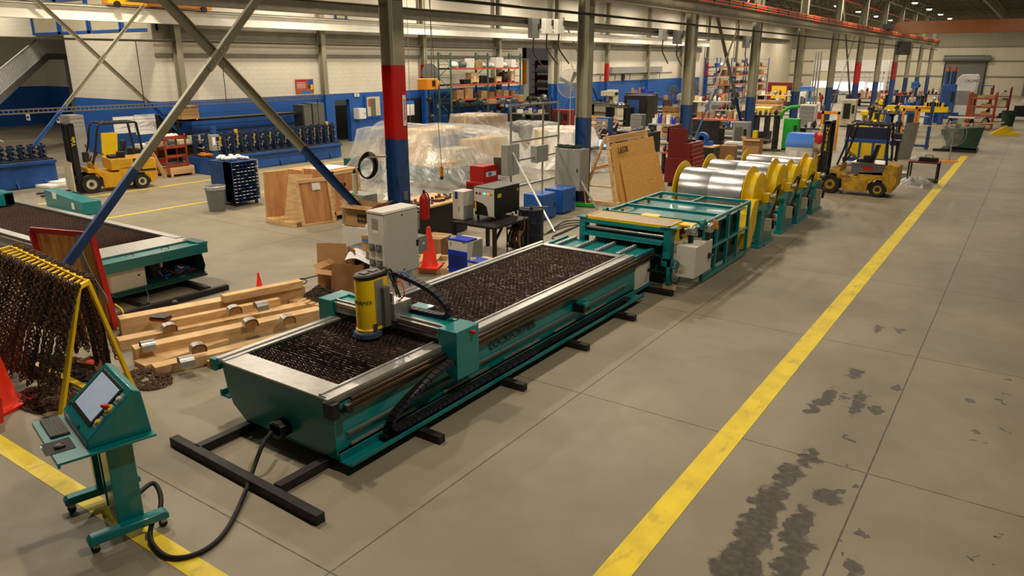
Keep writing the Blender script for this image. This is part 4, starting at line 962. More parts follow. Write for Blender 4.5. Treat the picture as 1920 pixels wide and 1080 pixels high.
b = B('milky_wrap'); b.sphere((0, 0, .12), .2, sc=(1, .8, .7)); solo(b, 'plastic_bag', 'crumpled clear plastic bag on the carton behind the cabinet', 'bag', (-9.55, 9.42, .965))
T = thing('cardboard_sheet', 'tall opened cardboard panel leaning on the grey tub', 'cardboard', (-10.05, 8.78, 0), 0)
b = B('cardboard'); b.cb((0, 0, .42), (.55, .01, .86), rot=(-.12, 0, .5)); b.build('panel', T); b = B('cardboard_dark'); b.cb((.35, .12, .4), (.35, .01, .78), rot=(-.12, 0, -.4)); b.build('panel', T)
carton('open empty brown carton left of the yellow cutting head', tuple(Z(640, 552, 0)), (.55, .5, .5), .2, 'cardboard', True)
T = thing('cardboard_sheet', 'flat cardboard flap standing behind the open brown carton', 'cardboard', (-9.2, 8.35, 0), 0); b = B('cardboard_dark'); b.cb((0, 0, .38), (.6, .01, .6), rot=(-.2, 0, .35)); b.build('panel', T)
# small pallet of chain
pc = Z(584, 570)+Vector((.2, .1, 0)); pallet('small pallet holding a heap of chain left of the gantry', pc, .15, .9, .7)
def chain_links(b, pts, r=.022, t=.006, m='rust', every=.034, rnd=None):
    P = spline([Vector(p) for p in pts], 8); L = [0]
    for i in range(1, len(P)): L.append(L[-1]+(P[i]-P[i-1]).length)
    n = int(L[-1]/every); j = 0
    for k in range(n):
        s_ = k*every
        while j < len(L)-2 and L[j+1] < s_: j += 1
        u = (s_-L[j])/max(1e-6, L[j+1]-L[j]); p = P[j].lerp(P[j+1], min(1, u)); d = (P[j+1]-P[j]).normalized()
        up = Vector((0, 0, 1)) if abs(d.z) < .9 else Vector((1, 0, 0)); a = d.cross(up).normalized(); c = a.cross(d)
        if k % 2: a = c
        if rnd: a = (a+Vector((rnd.uniform(-.4, .4),)*1+(rnd.uniform(-.4, .4), rnd.uniform(-.4, .4)))).normalized(); a = (a-d*a.dot(d)).normalized()
        nrm = d.cross(a); vs = []; N_ = 8
        for q in range(N_):
            th = 2*pi*q/N_; cx = cos(th)*r*1.25; cy = sin(th)*r*.72; o = (d*cos(th)+a*sin(th)).normalized()
            c0 = p+d*cx+a*cy
            for w_ in ((1, 0), (0, 1), (-1, 0), (0, -1)): vs.append(c0+o*(w_[0]*t)+nrm*(w_[1]*t))
        b.add(vs, [(q*4+e, q*4+(e+1) % 4, ((q+1) % N_)*4+(e+1) % 4, ((q+1) % N_)*4+e) for q in range(N_) for e in range(4)], m)
def chain_heap(label, c, rx, ry, h, n, m='rust', r=.02, seed=1, name='chain_heap'):
    q = random.Random(seed); b = B(m)
    for k in range(n):
        pts = []; a0 = q.random()*6.3
        for i in range(7):
            a = a0+i*.9+q.uniform(-.4, .4); s_ = q.random()**.5; z = h*(1-s_)*q.uniform(.3, 1)+.015
            pts.append((s_*rx*cos(a), s_*ry*sin(a), z))
        chain_links(b, pts, r, r*.28, m, r*1.7, q)
    return solo(b, name, label, 'chain', c)
chain_heap('dark heap of chain piled on the small pallet by the gantry', (pc.x-.05, pc.y+.05, .125), .36, .28, .22, 12, 'rust_dark', .022, 3)
cone_('small orange cone standing behind the timber beams', tuple(Z(487, 540)), .3)

# ================================================================ black steel table with laser source and dryer
zt = .78
A_, B_, C_ = Z(845, 415, zt), Z(928, 427, zt), Z(975, 405, zt)
T = TT('steel_table', 'black steel table carrying the laser source and the small dryer', 'table', ((A_.x+B_.x)/2, (B_.y+C_.y)/2, 0))
x0, x1, y0, y1 = A_.x, B_.x, B_.y, C_.y
b = T.b('black'); b.box(x0, y0, zt-.05, x1, y1, zt); b.build('table_top', T.o, bev=.003)
for x in (x0+.04, x1-.04):
    for y in (y0+.04, y1-.04):
        b = T.b('black'); b.box(x-.035, y-.035, 0, x+.035, y+.035, zt-.05); b.build('leg', T.o)
b = T.b('black'); b.bar((x1-.04, y0+.08, .5), (x1-.04, y0+.3, zt-.06), .04, .04); b.bar((x1-.04, y1-.08, .5), (x1-.04, y1-.3, zt-.06), .04, .04); b.build('knee_brace', T.o)
zl = zt+.09
A_, B_, C_ = Z(889, 402, zl), Z(927, 407, zl), Z(969, 393, zl); x0l, x1l, y0l, y1l = A_.x, B_.x, B_.y, C_.y
hl = Vector(Y(927, 355, y0l)).z
T = TT('laser_source', 'black and grey laser power unit on casters on the black table', 'power unit', ((x0l+x1l)/2, (y0l+y1l)/2, zt))
b = T.b('black'); b.box(x0l, y0l, zl, x1l, y1l, hl); b.box(x0l-.01, y0l-.015, hl, x1l+.01, y1l, hl+.015, 'cab_dark'); b.build('body', T.o, bev=.006)
b = T.b('cab_grey'); w_ = x1l-x0l; H_ = hl-zl
b.box(x0l, y0l-.015, zl+H_*.5, x1l, y0l, hl-.01); b.prism([(x1l-w_*.28, zl), (x1l, zl), (x1l, zl+H_*.5), (x0l+w_*.15, zl+H_*.5), (x0l+w_*.45, zl+H_*.44), (x1l-w_*.36, zl+H_*.33)], y0l-.015, y0l, 'y'); b.build('front_panel', T.o)
b = T.b('led_green'); b.box(x0l+w_*.48, y0l-.02, hl-H_*.22, x0l+w_*.58, y0l-.015, hl-H_*.17); b.box(x0l+w_*.66, y0l-.02, hl-H_*.22, x0l+w_*.76, y0l-.015, hl-H_*.17, 'led_orange'); b.box(x0l+w_*.8, y0l-.02, hl-H_*.23, x0l+w_*.92, y0l-.015, hl-H_*.17, 'hoist'); b.build('indicator', T.o)
b = T.b('black'); b.cyl((x0l+w_*.15, y0l-.03, hl-H_*.2), (x0l+w_*.15, y0l-.015, hl-H_*.2), .025); b.box(x0l+w_*.28, y0l-.03, hl-H_*.25, x0l+w_*.34, y0l-.015, hl-H_*.15, 'red'); b.build('switch', T.o)
b = T.b('gold_label'); b.box(x1l, y0l+.12, hl-.2, x1l+.003, y0l+.25, hl-.12); b.box(x0l+.02, y0l-.017, zl+.08, x0l+.06, y0l-.015, zl+.28); b.box(x1l, y1l-.1, hl-.14, x1l+.003, y1l-.05, hl-.09); b.build('warning_label', T.o)
for x in (x0l+.05, x1l-.05):
    for y in (y0l+.06, y1l-.06): b = T.b('black'); b.cyl((x-.015, y, zt+.035), (x+.015, y, zt+.035), .035); b.box(x-.02, y-.02, zt+.05, x+.02, y+.02, zl, 'galv'); b.build('caster', T.o)
A_, B_, C_ = Z(849, 410, zt), Z(869, 413, zt), Z(888, 405, zt); hd = Vector(Y(869, 360, B_.y)).z
T = TT('air_dryer', 'small white and grey dryer box at the left end of the black table', 'dryer', ((A_.x+B_.x)/2, (B_.y+C_.y)/2, zt))
xa_, xb_, ya_, yb_ = A_.x, B_.x, B_.y, min(C_.y, y0l-.02) if C_.y > B_.y else C_.y
yb_ = B_.y+.36
b = T.b('cab_grey'); b.box(xa_, ya_, zt, xb_, yb_, hd); b.build('body', T.o, bev=.012)
b = T.b('cab_mid'); b.box(xb_, ya_+.02, zt+.02, xb_+.006, yb_-.01, zt+(hd-zt)*.5); b.build('vent_panel', T.o)
b = T.b('blue_dark'); b.box(xa_+(xb_-xa_)*.25, ya_-.006, hd-.16, xa_+(xb_-xa_)*.5, ya_, hd-.01); b.build('label_plate', T.o); b = T.b('cab_mid'); b.box(xa_+(xb_-xa_)*.55, ya_-.005, zt+.18, xa_+(xb_-xa_)*.65, ya_, zt+.28); b.build('gauge', T.o)
def chiller(label, A, Bp, C, ztop, z0=.12):
    a, b_, c = Z(*A, ztop), Z(*Bp, ztop), Z(*C, ztop); x0, x1, y0, y1 = a.x, b_.x, b_.y, b_.y+.48
    T = TT('water_chiller', label, 'chiller', ((x0+x1)/2, (y0+y1)/2, z0)); zm = z0+(ztop-z0)*.68
    b = T.b('cab_grey'); b.box(x0, y0, z0, x1, y1, ztop-.03); b.build('body', T.o, bev=.006)
    b = T.b('chiller_blue'); b.box(x0-.005, y0-.01, ztop-.03, x1+.005, y0+.3, ztop); b.build('top_panel', T.o, bev=.004)
    b = T.b('chiller_blue'); b.box(x0+.005, y0-.012, z0+.02, x1-.005, y0, zm)
    for k in range(12): b.box(x0+.03, y0-.016, z0+.12+k*.022, x1-.03, y0-.012, z0+.13+k*.022, 'navy')
    b.build('front_grille', T.o)
    b = T.b('white'); b.cyl((x0+.08, y0+.07, ztop), (x0+.08, y0+.07, ztop+.035), .05); b.cyl((x0+.08, y0+.07, ztop+.035), (x0+.08, y0+.07, ztop+.045), .035, 'cab_mid'); b.build('filler_cap', T.o)
    b = T.b('cab_dark'); b.box(x0+.06, y0-.006, ztop-.14, x0+.075, y0, ztop-.07); b.box(x1-.12, y0-.006, ztop-.06, x1-.05, y0, ztop-.045); b.build('level_gauge', T.o)
    b = T.b('cab_mid'); b.prism([(y0+.05, z0+.05), (y1-.02, z0+.05), (y1-.02, ztop-.06), (y0+.2, ztop-.06)], x1, x1+.006, 'x'); b.build('side_panel', T.o)
chiller('taller blue and white water chiller left of the black table leg', (843, 445), (876, 452), (895, 440), .80)
chiller('second blue and white chiller standing nearer and lower than the first', (876, 488), (910, 494), (925, 480), .62, 0)
b = B('cardboard'); carton('plain carton on the floor between cone and chillers', (-10.2, 11.9, 0), (.5, .6, .38), .2)
# workbench behind with red tools
T = TT('workbench', 'long dark workbench with pale top behind the grey cabinet', 'workbench', (-11.3, 12.6, 0))
P1, P2 = Z(800, 392, .8), Z(850, 378, .8); x0, y0 = -12.1, 10.6
b = T.b('pine'); b.box(-12.2, 11.6, .78, -11.0, 14.1, .82); b.build('bench_top', T.o)
b = T.b('black'); b.box(-12.15, 11.65, .02, -11.05, 14.05, .78); b.build('base_cabinet', T.o)
carton('white open carton with round logo on the long workbench', (-11.35, 11.95, .82), (.34, .4, .3), 0, 'white', True)
T2 = TT('round_logo', 'small round printed mark on the white carton', 'mark', (-11.175, 11.95, .95)); b = T2.b('blue_dark'); b.lathe([(.07, 0), (.085, 0), (.085, .002), (.07, .002)], (-11.175, 11.95, .97), n=20, axis='x', cap=False); b.build('ring', T2.o)
q = random.Random(4); adj = ['long', 'short', 'slim', 'bulky', 'bent', 'flat', 'stubby', 'wide']
for k in range(8):
    y = 12.3+k*.21; b = B(('red', 'black', 'red', 'steel', 'dark_red', 'yellow', 'red', 'black')[k]); b.cb((0, 0, .03), (.22, .06, .05), rot=(0, 0, 0)); b.cyl((.1, 0, .04), (.22, 0, .05), .03, 'black'); b.box(-.12, -.015, 0, -.05, .015, .12, 'cab_dark')
    solo(b, 'hand_tool', '%s %s power tool lying on the workbench, place %s of eight from the carton' % (adj[k], ('red', 'black', 'red', 'silver', 'dark red', 'yellow', 'red', 'black')[k], ('one', 'two', 'three', 'four', 'five', 'six', 'seven', 'eight')[k]), 'tool', (-11.35+q.uniform(-.1, .15), y, .82), q.random()*3, 'power tools on the workbench', .004)
# extinguisher, coiled hose and gear at the red column
T = TT('fire_extinguisher', 'large red fire extinguisher hung on the red column beside the bench', 'fire extinguisher', (-10.25, 11.55, .7))
b = T.b('red'); b.lathe([(.02, .55), (.05, .53), (.09, .46), (.1, .4), (.1, .04), (.08, 0)], (-10.25, 11.58, .8), n=18); b.box(-10.43, 11.5, 1.0, -10.3, 11.6, 1.05, 'galv'); b.build('cylinder', T.o); b = T.b('black'); b.cyl((-10.25, 11.58, 1.34), (-10.25, 11.58, 1.42), .025); b.tube([(-10.25, 11.58, 1.4), (-10.12, 11.58, 1.3), (-10.12, 11.6, 1.0)], .012); b.build('nozzle_hose', T.o)
b = B('black_rubber')
for k in range(9):
    r_ = .2+.008*k; b.lathe([(r_, -.01), (r_+.014, 0), (r_, .012)], (-11.02+.006*k, 10.72+.012*(k % 3), 1.92+.006*k), n=22, axis='x', cap=False)
b.bar((-11.02, 10.74, 2.13), (-10.76, 11.06, 2.13), .03, .03, 'galv')
solo(b, 'coiled_hose', 'coil of black hose hanging on the left side of the red column', 'hose')
b = B('gold_label'); b.cyl((0, 0, 0), (.02, -.02, .42), .05, 'tan'); b.cyl((0, 0, .42), (.02, 0, .5), .03, 'black'); b.bar((0, 0, .5), (.13, .22, .74), .01, .01, 'black'); solo(b, 'pendant_control', 'yellow taped pendant control beside the coiled hose', 'pendant', (-11.15, 10.5, 1.4))
T = cabinet('utility_box', 'grey steel box cabinet at the foot of the red column', 'cabinet', -11.75, -11.05, 10.65, 11.02, 0, 1.35, 'cab_mid', 'y')
b = B('green'); b.tube([(-.08, 0, .0), (-.07, 0, .25), (.0, 0, .36), (.05, 0, .25), (.1, 0, .0)], .014); solo(b, 'lifting_strap', 'bright green strap hanging over the grey box cabinet', 'strap', (-11.35, 10.62, 1.02))
carton('open carton with printed side above the long paper box', (-10.5, 10.15, .9), (.75, .5, .42), .1, 'cardboard', True)
T = cabinet('parts_cart', 'white lidded cart under the printed carton', 'cart', -10.95, -10.1, 9.9, 10.4, .0, .9, 'cab_grey', 'y')
b = B('ink')
for i in range(4):
    for j in range(2): b.box(-.14+i*.08, -.002, j*.09, -.08+i*.08, 0, .06+j*.09)
solo(b, 'printed_label', 'black printed blocks on the open brown carton', 'label', (-10.35, 9.90, 1.0), .1)
# oil drum, torch trolley, blue lockers, welder
T = thing('oil_drum', 'dark blue steel drum between the black table and the blue lockers', 'drum', tuple(Z(995, 462)), 0)
b = B('navy'); pr = [(.28, 0), (.29, .01), (.285, .28), (.297, .3), (.285, .32), (.285, .56), (.297, .58), (.285, .6), (.285, .85), (.292, .87), (.28, .87), (.27, .85)]; b.lathe(pr, n=28); b.build('drum_body', T)
b = B('steel'); b.bar((-.15, -.2, .89), (.3, .2, .9), .05, .03); b.cyl((0, 0, .85), (0, 0, .93), .04, 'black'); b.build('drum_pump', T)
T = thing('torch_trolley', 'small dark tool trolley crowded with hoses beside the steel drum', 'trolley', tuple(Z(972, 470)), .2)
b = B('grime'); b.box(-.22, -.18, .1, .22, .18, .14); b.box(-.22, -.18, .5, .22, .18, .53); 
for x in (-.2, .2):
    for y in (-.16, .16): b.cyl((x, y, 0), (x, y, .8), .015)
b.build('frame', T)
b = B('black'); 
for k in range(12):
    q = random.Random(k+9); x = q.uniform(-.2, .2); y = q.uniform(-.15, .15); b.tube([(x, y, .55+q.random()*.3), (x+.05, y-.08, .6), (x-.05, y-.16, .3), (x+.05, y-.2, .08)], .014, ('black', 'grime', 'copper', 'black')[k % 4])
b.build('hose_bundle', T); b = B('galv'); b.cyl((.05, 0, .14), (.05, 0, .5), .09); b.cyl((-.1, .05, .53), (-.1, .05, .7), .07, 'grime'); b.build('canister', T)
for k, (p, lab) in enumerate((((1002, 412), 'blue metal locker nearer the drum, louvred door'), ((1040, 400), 'blue metal locker nearer the column, plain door'))):
    c = Z(*p); w_ = .62; cabinet('storage_locker', lab, 'locker', c.x-.28, c.x+.28, c.y-.1, c.y+.62, .04, .68, 'blue', 'x')
c = Z(905, 405); T = TT('welding_machine', 'red welding machine with grey lid leaned open beyond the laser unit', 'welder', (c.x, c.y, 0))
b = T.b('red'); b.box(c.x-.32, c.y-.3, .25, c.x+.25, c.y+.5, .95); b.box(c.x-.26, c.y-.2, .95, c.x+.2, c.y+.45, 1.36); b.build('case', T.o, bev=.01)
b = T.b('black')
for k in range(12): b.box(c.x-.28, c.y-.306, .35+k*.045, c.x-.05, c.y-.3, .37+k*.045)
b.build('vent_slots', T.o); b = T.b('white'); b.box(c.x+.2, c.y-.1, 1.08, c.x+.205, c.y+.35, 1.2); b.box(c.x+.205, c.y+.0, 1.1, c.x+.207, c.y+.15, 1.18, 'blue_light'); b.build('nameplate', T.o)
b = T.b('cab_dark'); b.cb((c.x+.3, c.y+.55, 1.3), (.5, .03, .5), rot=(.3, 0, .4)); b.build('lid_panel', T.o); b = T.b('cab_mid'); b.cyl((c.x-.32, c.y-.1, 1.2), (c.x-.2, c.y-.1, 1.2), .08); b.build('wire_feeder', T.o)
# heap of black cables by the lockers
b = B('black_rubber')
for k in range(3): b.tube([Z(1020+6*k, 440-4*k, .02), Z(1060, 425-5*k, .02), Z(1085+k*5, 422-3*k, .02), Z(1060-k*4, 432+k*3, .02), Z(1035, 445, .02), Z(1055, 452+k*2, .02)], .012)
solo(b, 'power_cable', 'tangled thin cables on the floor left of the looping table', 'cable')
b = B('black_rubber'); b.tube([Z(500, 545, .01), Z(545, 532, .01), Z(565, 522, .01), Z(575, 528, .01), Z(558, 536, .01), Z(552, 528, .01), Z(600, 515, .01)], .008); solo(b, 'power_cable', 'thin cable with a small loop on the floor behind the timber', 'cable')
b = B('teal_dark'); b.tube([Z(500, 562, .01), Z(540, 558, .01), Z(552, 566, .01), Z(535, 574, .01), Z(505, 572, .01)], .006); solo(b, 'power_cable', 'thin green wire ring on the floor by the timber ends', 'cable')

# ================================================================ galvanised frame, column cabinet, broom
T = TT('rail_frame', 'tall galvanised tube frame with diagonal props before the wrapped crates', 'frame', (-11.2, 16.5, 0))
ya_, yb_ = X(958, 250, -11.2).y, X(1047, 250, -11.2).y
b = T.b('galv')
for y in (ya_, (ya_*.35+yb_*.65), yb_): b.cyl((-11.2, y, 0), (-11.2, y, 2.9), .03, n=8)
for z in (.75, 1.45, 1.95, 2.88): b.bar((-11.2, ya_, z), (-11.2, yb_, z), .05, .05)
b.build('tube_frame', T.o)
for (foot, top) in (((1040, 435), (-11.2, ya_, 1.75)), ((1120, 392), (-11.2, yb_, 1.75))): b = T.b('galv'); b.cyl(tuple(Z(*foot, .03)), top, .028, n=8); b.build('diagonal_prop', T.o)
b = T.b('cab_mid'); b.box(-11.3, ya_-.3, 1.1, -11.1, ya_+.25, 1.9); b.box(-11.3, yb_-1.3, 1.3, -11.1, yb_-.7, 1.75); b.build_each('mounted_box', T.o)
T = cabinet('junction_cabinet', 'beige grey box cabinet on the column with green garland on top', 'cabinet', -11.1, -10.25, 18.25, 18.72, .45, 1.62, 'cab_mid', 'y')
b = B('green_dark'); q = random.Random(8)
for k in range(60): b.tube([(q.uniform(-.4, .4), q.uniform(-.18, .18), q.uniform(0, .04)), (q.uniform(-.4, .4), q.uniform(-.18, .18), q.uniform(.02, .09)), (q.uniform(-.4, .4), q.uniform(-.18, .18), q.uniform(0, .06))], .008, n=4)
solo(b, 'tinsel_garland', 'dark green garland heaped on the box cabinet', 'garland', (-10.8, 18.48, 1.62))
T = thing('push_broom', 'green push broom leaning by the column foot', 'broom', tuple(Z(1098, 388)), .3)
b = B('green'); b.box(-.28, -.08, .03, .28, .08, .1); b.box(-.28, -.08, 0, .28, .08, .03, 'green_dark'); b.build('brush_head', T); b = B('hoist'); b.cyl((0, 0, .1), (-.35, .55, 1.5), .014, n=8); b.build('handle', T)

# ================================================================ A-frame of OSB sheets
T = TT('lumber_a_frame', 'timber A-frame rack leaning open to the left of the chipboard', 'rack', (-10.0, 19.8, 0))
for y in (19.1, 21.6):
    b = T.b('pine'); b.bar((-10.65, y, 0), (-9.98, y, 1.9), .09, .06); b.bar((-9.55, y, 0), (-9.9, y, 1.9), .09, .06); b.bar((-10.5, y, .5), (-9.7, y, .5), .09, .04); b.box(-10.75, y-.1, 0, -9.4, y+.1, .08); b.build('end_frame', T.o)
b = T.b('pine'); b.bar((-9.95, 19.0, 1.83), (-9.95, 21.9, 1.83), .05, .2); b.bar((-10.3, 19.0, 1.0), (-10.3, 21.9, 1.0), .05, .1); b.build('ridge_board', T.o)
for k, (y0, y1, hh, xo) in enumerate(((19.2, 22.2, 1.72, 0), (19.35, 22.3, 1.28, .05), (19.6, 22.35, 1.2, .11))):
    lab = ('chipboard sheet with felt pen number, tallest of the leaning stack', 'chipboard sheet in the middle of the leaning stack', 'shortest chipboard sheet at the front of the leaning stack')[k]
    T = TT('chipboard_sheet', lab, 'board', (-9.5+xo, y0, 0)); b = T.b('osb'); a = Vector((-9.52+xo, 0, .0)); c = Vector((-9.84+xo*1.1, 0, hh)); t_ = Vector((.02, 0, .004))
    b.add([a+Vector((0, y0, 0)), a+Vector((0, y1, 0)), c+Vector((0, y1-.1, 0)), c+Vector((0, y0, 0)), a+t_+Vector((0, y0, 0)), a+t_+Vector((0, y1, 0)), c+t_+Vector((0, y1-.1, 0)), c+t_+Vector((0, y0, 0))], [(0, 3, 2, 1), (4, 5, 6, 7), (0, 1, 5, 4), (1, 2, 6, 5), (2, 3, 7, 6), (3, 0, 4, 7)]); b.build('board', T.o)
    if k == 0: T.text('L6578', .26, face_M((-9.745, 19.85, 1.5), (0, 1, 0), (-.18, 0, 1)), ext=.004)
# ================================================================ timber dunnage with formed sheet clips
def beam3(name, label, a, c, w_, h, z=0, m='pine', group=None):
    a = Vector((a[0], a[1], 0)); c = Vector((c[0], c[1], 0)); d = c-a; L_ = d.length; ang = math.atan2(d.y, d.x); mid = (a+c)/2
    T = thing(name, label, 'timber', (mid.x, mid.y, z), ang, group)
    b = B(m); b.box(-L_/2, -w_/2, 0, L_/2, w_/2, h); b.build('timber_body', T, bev=.006); return T, L_, ang
def clip(label, loc, ang, s=1.25):
    T = thing('sheet_clip', label, 'clip', loc, ang)
    b = B('galv'); pr = [(-.1, 0), (-.1, .08), (-.075, .115), (-.035, .13), (.035, .13), (.075, .115), (.1, .08), (.1, 0)]
    vs = []
    for x in (-.09*s, .09*s): vs += [(x, u, v) for u, v in pr]
    n = len(pr); b.add(vs, [(i, i+1, n+i+1, n+i) for i in range(n-1)]); vs2 = [(x, u*.97, v*.97) for x in (-.09*s, .09*s) for u, v in pr]; b.add(vs2, [(i+1, i, n+i, n+i+1) for i in range(n-1)]); b.build('bent_sheet', T)
    b = B('pine_end'); b.prism([(u*.95, v*.95) for u, v in pr], -.05*s, .05*s, 'x'); b.build('wood_core', T); return T
tz = [('tall pine beam at the back of the timber set, nearest the second table', (-10.85, 5.25), (-9.95, 8.0), .24, .30, 0),
      ('pine beam lying in front of the tall beam with a raised step', (-10.35, 4.95), (-9.45, 7.6), .22, .16, 0),
      ('middle pine beam with stamped marks on its side', (-9.75, 4.85), (-8.95, 7.5), .22, .2, 0),
      ('front pine beam lowest of the timber set', (-9.05, 4.72), (-8.45, 6.9), .2, .14, 0),
      ('narrow pine board on top of the beam with the raised step', (-10.2, 5.6), (-9.7, 7.3), .12, .12, .16)]
tz += [('short pine block at the left foot of the timber set', tuple(Z(238, 652))[:2], tuple(Z(330, 628))[:2], .2, .12, 0),
       ('wide flat pine board under the stepped beam', tuple(Z(262, 690))[:2], tuple(Z(420, 640))[:2], .3, .07, 0),
       ('thin pine strip lying along the front beam', tuple(Z(392, 690))[:2], tuple(Z(470, 660))[:2], .1, .1, 0),
       ('upper pine beam stacked on the far end of the rear beam', (-10.2, 6.6), (-9.85, 7.9), .16, .12, .3)]
for lab, a, c, w_, h, z in tz: T_, L_, ang = beam3('dunnage_timber', lab, a, c, w_, h, z); 
for k, (px_, py_, z, lab) in enumerate(((318, 622, .2, 'bent metal clip on the rear beam, left one'), (440, 588, .28, 'bent metal clip on the rear beam, far right one'), (278, 655, .16, 'shiny bent metal clip at the left end of the stepped beam'),
     (372, 660, .2, 'bent metal clip halfway along the marked beam'), (350, 685, .14, 'shiny bent metal clip on the front beam'), (540, 606, .2, 'bent metal clip at the far end of the marked beam'), (490, 580, .3, 'bent metal clip at the far end of the tall beam'), (470, 612, .2, 'bent metal clip at right on the marked beam'))):
    p = Z(px_, py_, z); clip(lab, tuple(p), radians(72 if k in (2, 4, 6) else -18), 1.0 if k in (2, 4, 6) else .8)
b = B('red'); 
for (px_, py_, z) in ((375, 625, .2),): pass
p = Z(302, 600, .30); T = thing('radio_case', 'black and red meter case lying on the tall timber beam', 'meter', tuple(p), .4); b = B('black'); b.box(-.13, -.09, 0, .13, .09, .07); b.build('case', T, bev=.015); b = B('red'); b.box(-.135, -.095, .02, .135, .095, .035); b.build('case_band', T)
p = Z(331, 590, 0); T = thing('spray_can', 'black cylindrical can standing on the timber by the second table', 'can', (p.x, p.y, 0), 0); b = B('black'); b.cyl((0, 0, 0), (0, 0, .22), .05, n=18); b.build('can_body', T); b = B('cab_dark'); b.cyl((0, 0, .22), (0, 0, .24), .035, n=14); b.build('cap', T)

# ================================================================ chain rack, plywood panel, cones
T = TT('chain_rack', 'yellow A-leg rack hung with rusty lifting chains', 'rack', (-10.6, 4.2, 0))
za = 1.5; rA, rB, rC, rD = Vector((-8.74, 3.84, za)), Vector((-8.88, 4.02, za)), Vector((-11.5, 4.28, za)), Vector((-11.4, 4.02, za))
b = T.b('yellow'); 
for (p, q_) in ((rA, rB), (rB, rC), (rA, rD), (rC, rD)): b.bar(p, q_, .05, .05)
for k in range(16): b.bar(rA.lerp(rD, k/16), rB.lerp(rC, k/16), .03, .02)
b.build('top_ladder', T.o)
for (p, f) in ((rA, tuple(Z(112, 800, 0))), (rB, tuple(Z(258, 745, 0))), (rD, (-11.4, 3.3, 0)), (rC, (-11.6, 4.9, 0))): b = T.b('yellow'); b.bar(Vector(f), p, .06, .04); b.build('leg', T.o)
b = T.b('yellow'); b.box(-11.4, 3.9, .05, -9.0, 3.98, .08); b.build('base_rail', T.o)
q = random.Random(21)
spotsq = []
for k in range(26):
    u = k/26+.005; side = k % 2; top = (rA.lerp(rD, u) if side == 0 else rB.lerp(rC, u)); ln = q.uniform(1.15, 1.42); fo = -.45 if side == 0 else .12; x, y = top.x, top.y+(-.05 if side == 0 else .04)
    b = B('rust' if k % 3 else 'rust_dark')
    dy = q.uniform(-.05, .05); L0 = za+.03
    chain_links(b, [(x, y+.03, L0), (x, y-.02, L0), (x+.01, y-.03, L0-.2), (x+q.uniform(-.02, .02), y-.03+fo*.5, L0-.6), (x+dy, y-.03+fo, L0-ln)], .028, .009, None, .048, q)
    chain_links(b, [(x+.05, y+.03, L0), (x+.05, y-.02, L0), (x+.055, y-.03+fo*.25, L0-.3), (x+.05+dy, y-.03+fo*.95, L0-ln+.05)], .028, .009, None, .048, q)
    chain_links(b, [(x+.09, y+.02, L0), (x+.085, y-.0+fo*.25, L0-.3), (x+.1-dy, y+.02+fo, L0-ln+.02)], .028, .009, None, .048, q)
    b.tube([(x+.02, y-.03, L0-.02), (x+.045, y-.035, L0-.08), (x+.02, y-.04, L0-.15), (x-.01, y-.035, L0-.08), (x+.02, y-.03, L0-.02)], .009, 'grime', 6)
    w_ = ('first', 'second', 'third', 'fourth', 'fifth', 'sixth', 'seventh', 'eighth', 'ninth', 'tenth', 'eleventh', 'twelfth', 'thirteenth', 'fourteenth', 'fifteenth', 'sixteenth')[k//2]
    solo(b, 'lifting_chain', 'rusty chain on the %s side of the yellow rack, %s from its right end' % (('near', 'far')[side], w_), 'chain', None, 0, 'lifting chains on the yellow rack')
for k in range(3):
    u = (.05, .2, .45)[k]; top = rB.lerp(rC, u); b = B('black_rubber'); b.bar((top.x, top.y+.08, za), (top.x+.02, top.y+.1, .25), .06, .01); b.bar((top.x+.09, top.y+.08, za), (top.x+.08, top.y+.1, .3), .05, .01)
    solo(b, 'webbing_sling', ('black webbing sling at the right end of the yellow rack', 'black webbing sling second from the right on the rack', 'black webbing sling in the middle of the rack')[k], 'sling')
chain_heap('rusty chain heap on the floor under the near leg of the rack', tuple(Z(85, 748)), .5, .32, .12, 20, 'rust', .02, 5)
chain_heap('rusty chain pile on the floor behind the console screen', tuple(Z(275, 712)), .42, .3, .1, 14, 'rust', .02, 6)
chain_heap('dark chain pile spread under the middle of the rack', (-10.3, 4.1, 0), .8, .35, .12, 18, 'rust_dark', .02, 7)
T = thing('storage_crate', 'small open brown crate with red items under the rack', 'crate', tuple(Z(175, 690)), .3); b = B('cardboard_dark'); b.box(-.16, -.12, 0, .16, .12, .02); b.box(-.16, -.12, 0, -.14, .12, .12); b.box(.14, -.12, 0, .16, .12, .12); b.box(-.16, -.12, 0, .16, -.1, .12); b.box(-.16, .1, 0, .16, .12, .12); b.build('crate_box', T); b = B('red'); b.box(-.08, -.05, .02, .08, .05, .1); b.build('red_item', T)
T = thing('mesh_basket', 'pale perforated mesh basket behind the chains at left edge', 'basket', (-11.7, 4.9, 0), .2)
b = B('tan')
for k in range(12): b.bar((-.35+.06*k, 0, .1), (-.35+.06*k, 0, .75), .012, .006); b.bar((-.35, 0, .12+.05*k), (.32, 0, .12+.05*k), .006, .012)
b.build('mesh_panel', T)
T = TT('panel_board', 'plywood board in a red timber frame standing behind the chain rack', 'board', (-11.5, 5.0, 0))
p0, p1 = Vector((-12.35, 5.05, 0)), Vector((-11.22, 5.4, 0)); d = (p1-p0).normalized(); ln = Vector((.1, -.28, 1)).normalized()*-1; up = Vector((-.05, -.06, 1)).normalized(); H_ = 1.52
def pn(u, v, o=0): return p0+d*((p1-p0).length*u)+up*(H_*v)+Vector((.03, -.1, 0))*o
b = T.b('ply_worn'); b.add([pn(0, .05), pn(1, .05), pn(1, 1), pn(0, 1), pn(0, .05, -.15), pn(1, .05, -.15), pn(1, 1, -.15), pn(0, 1, -.15)], [(0, 1, 2, 3), (7, 6, 5, 4)]); b.build('plywood_sheet', T.o)
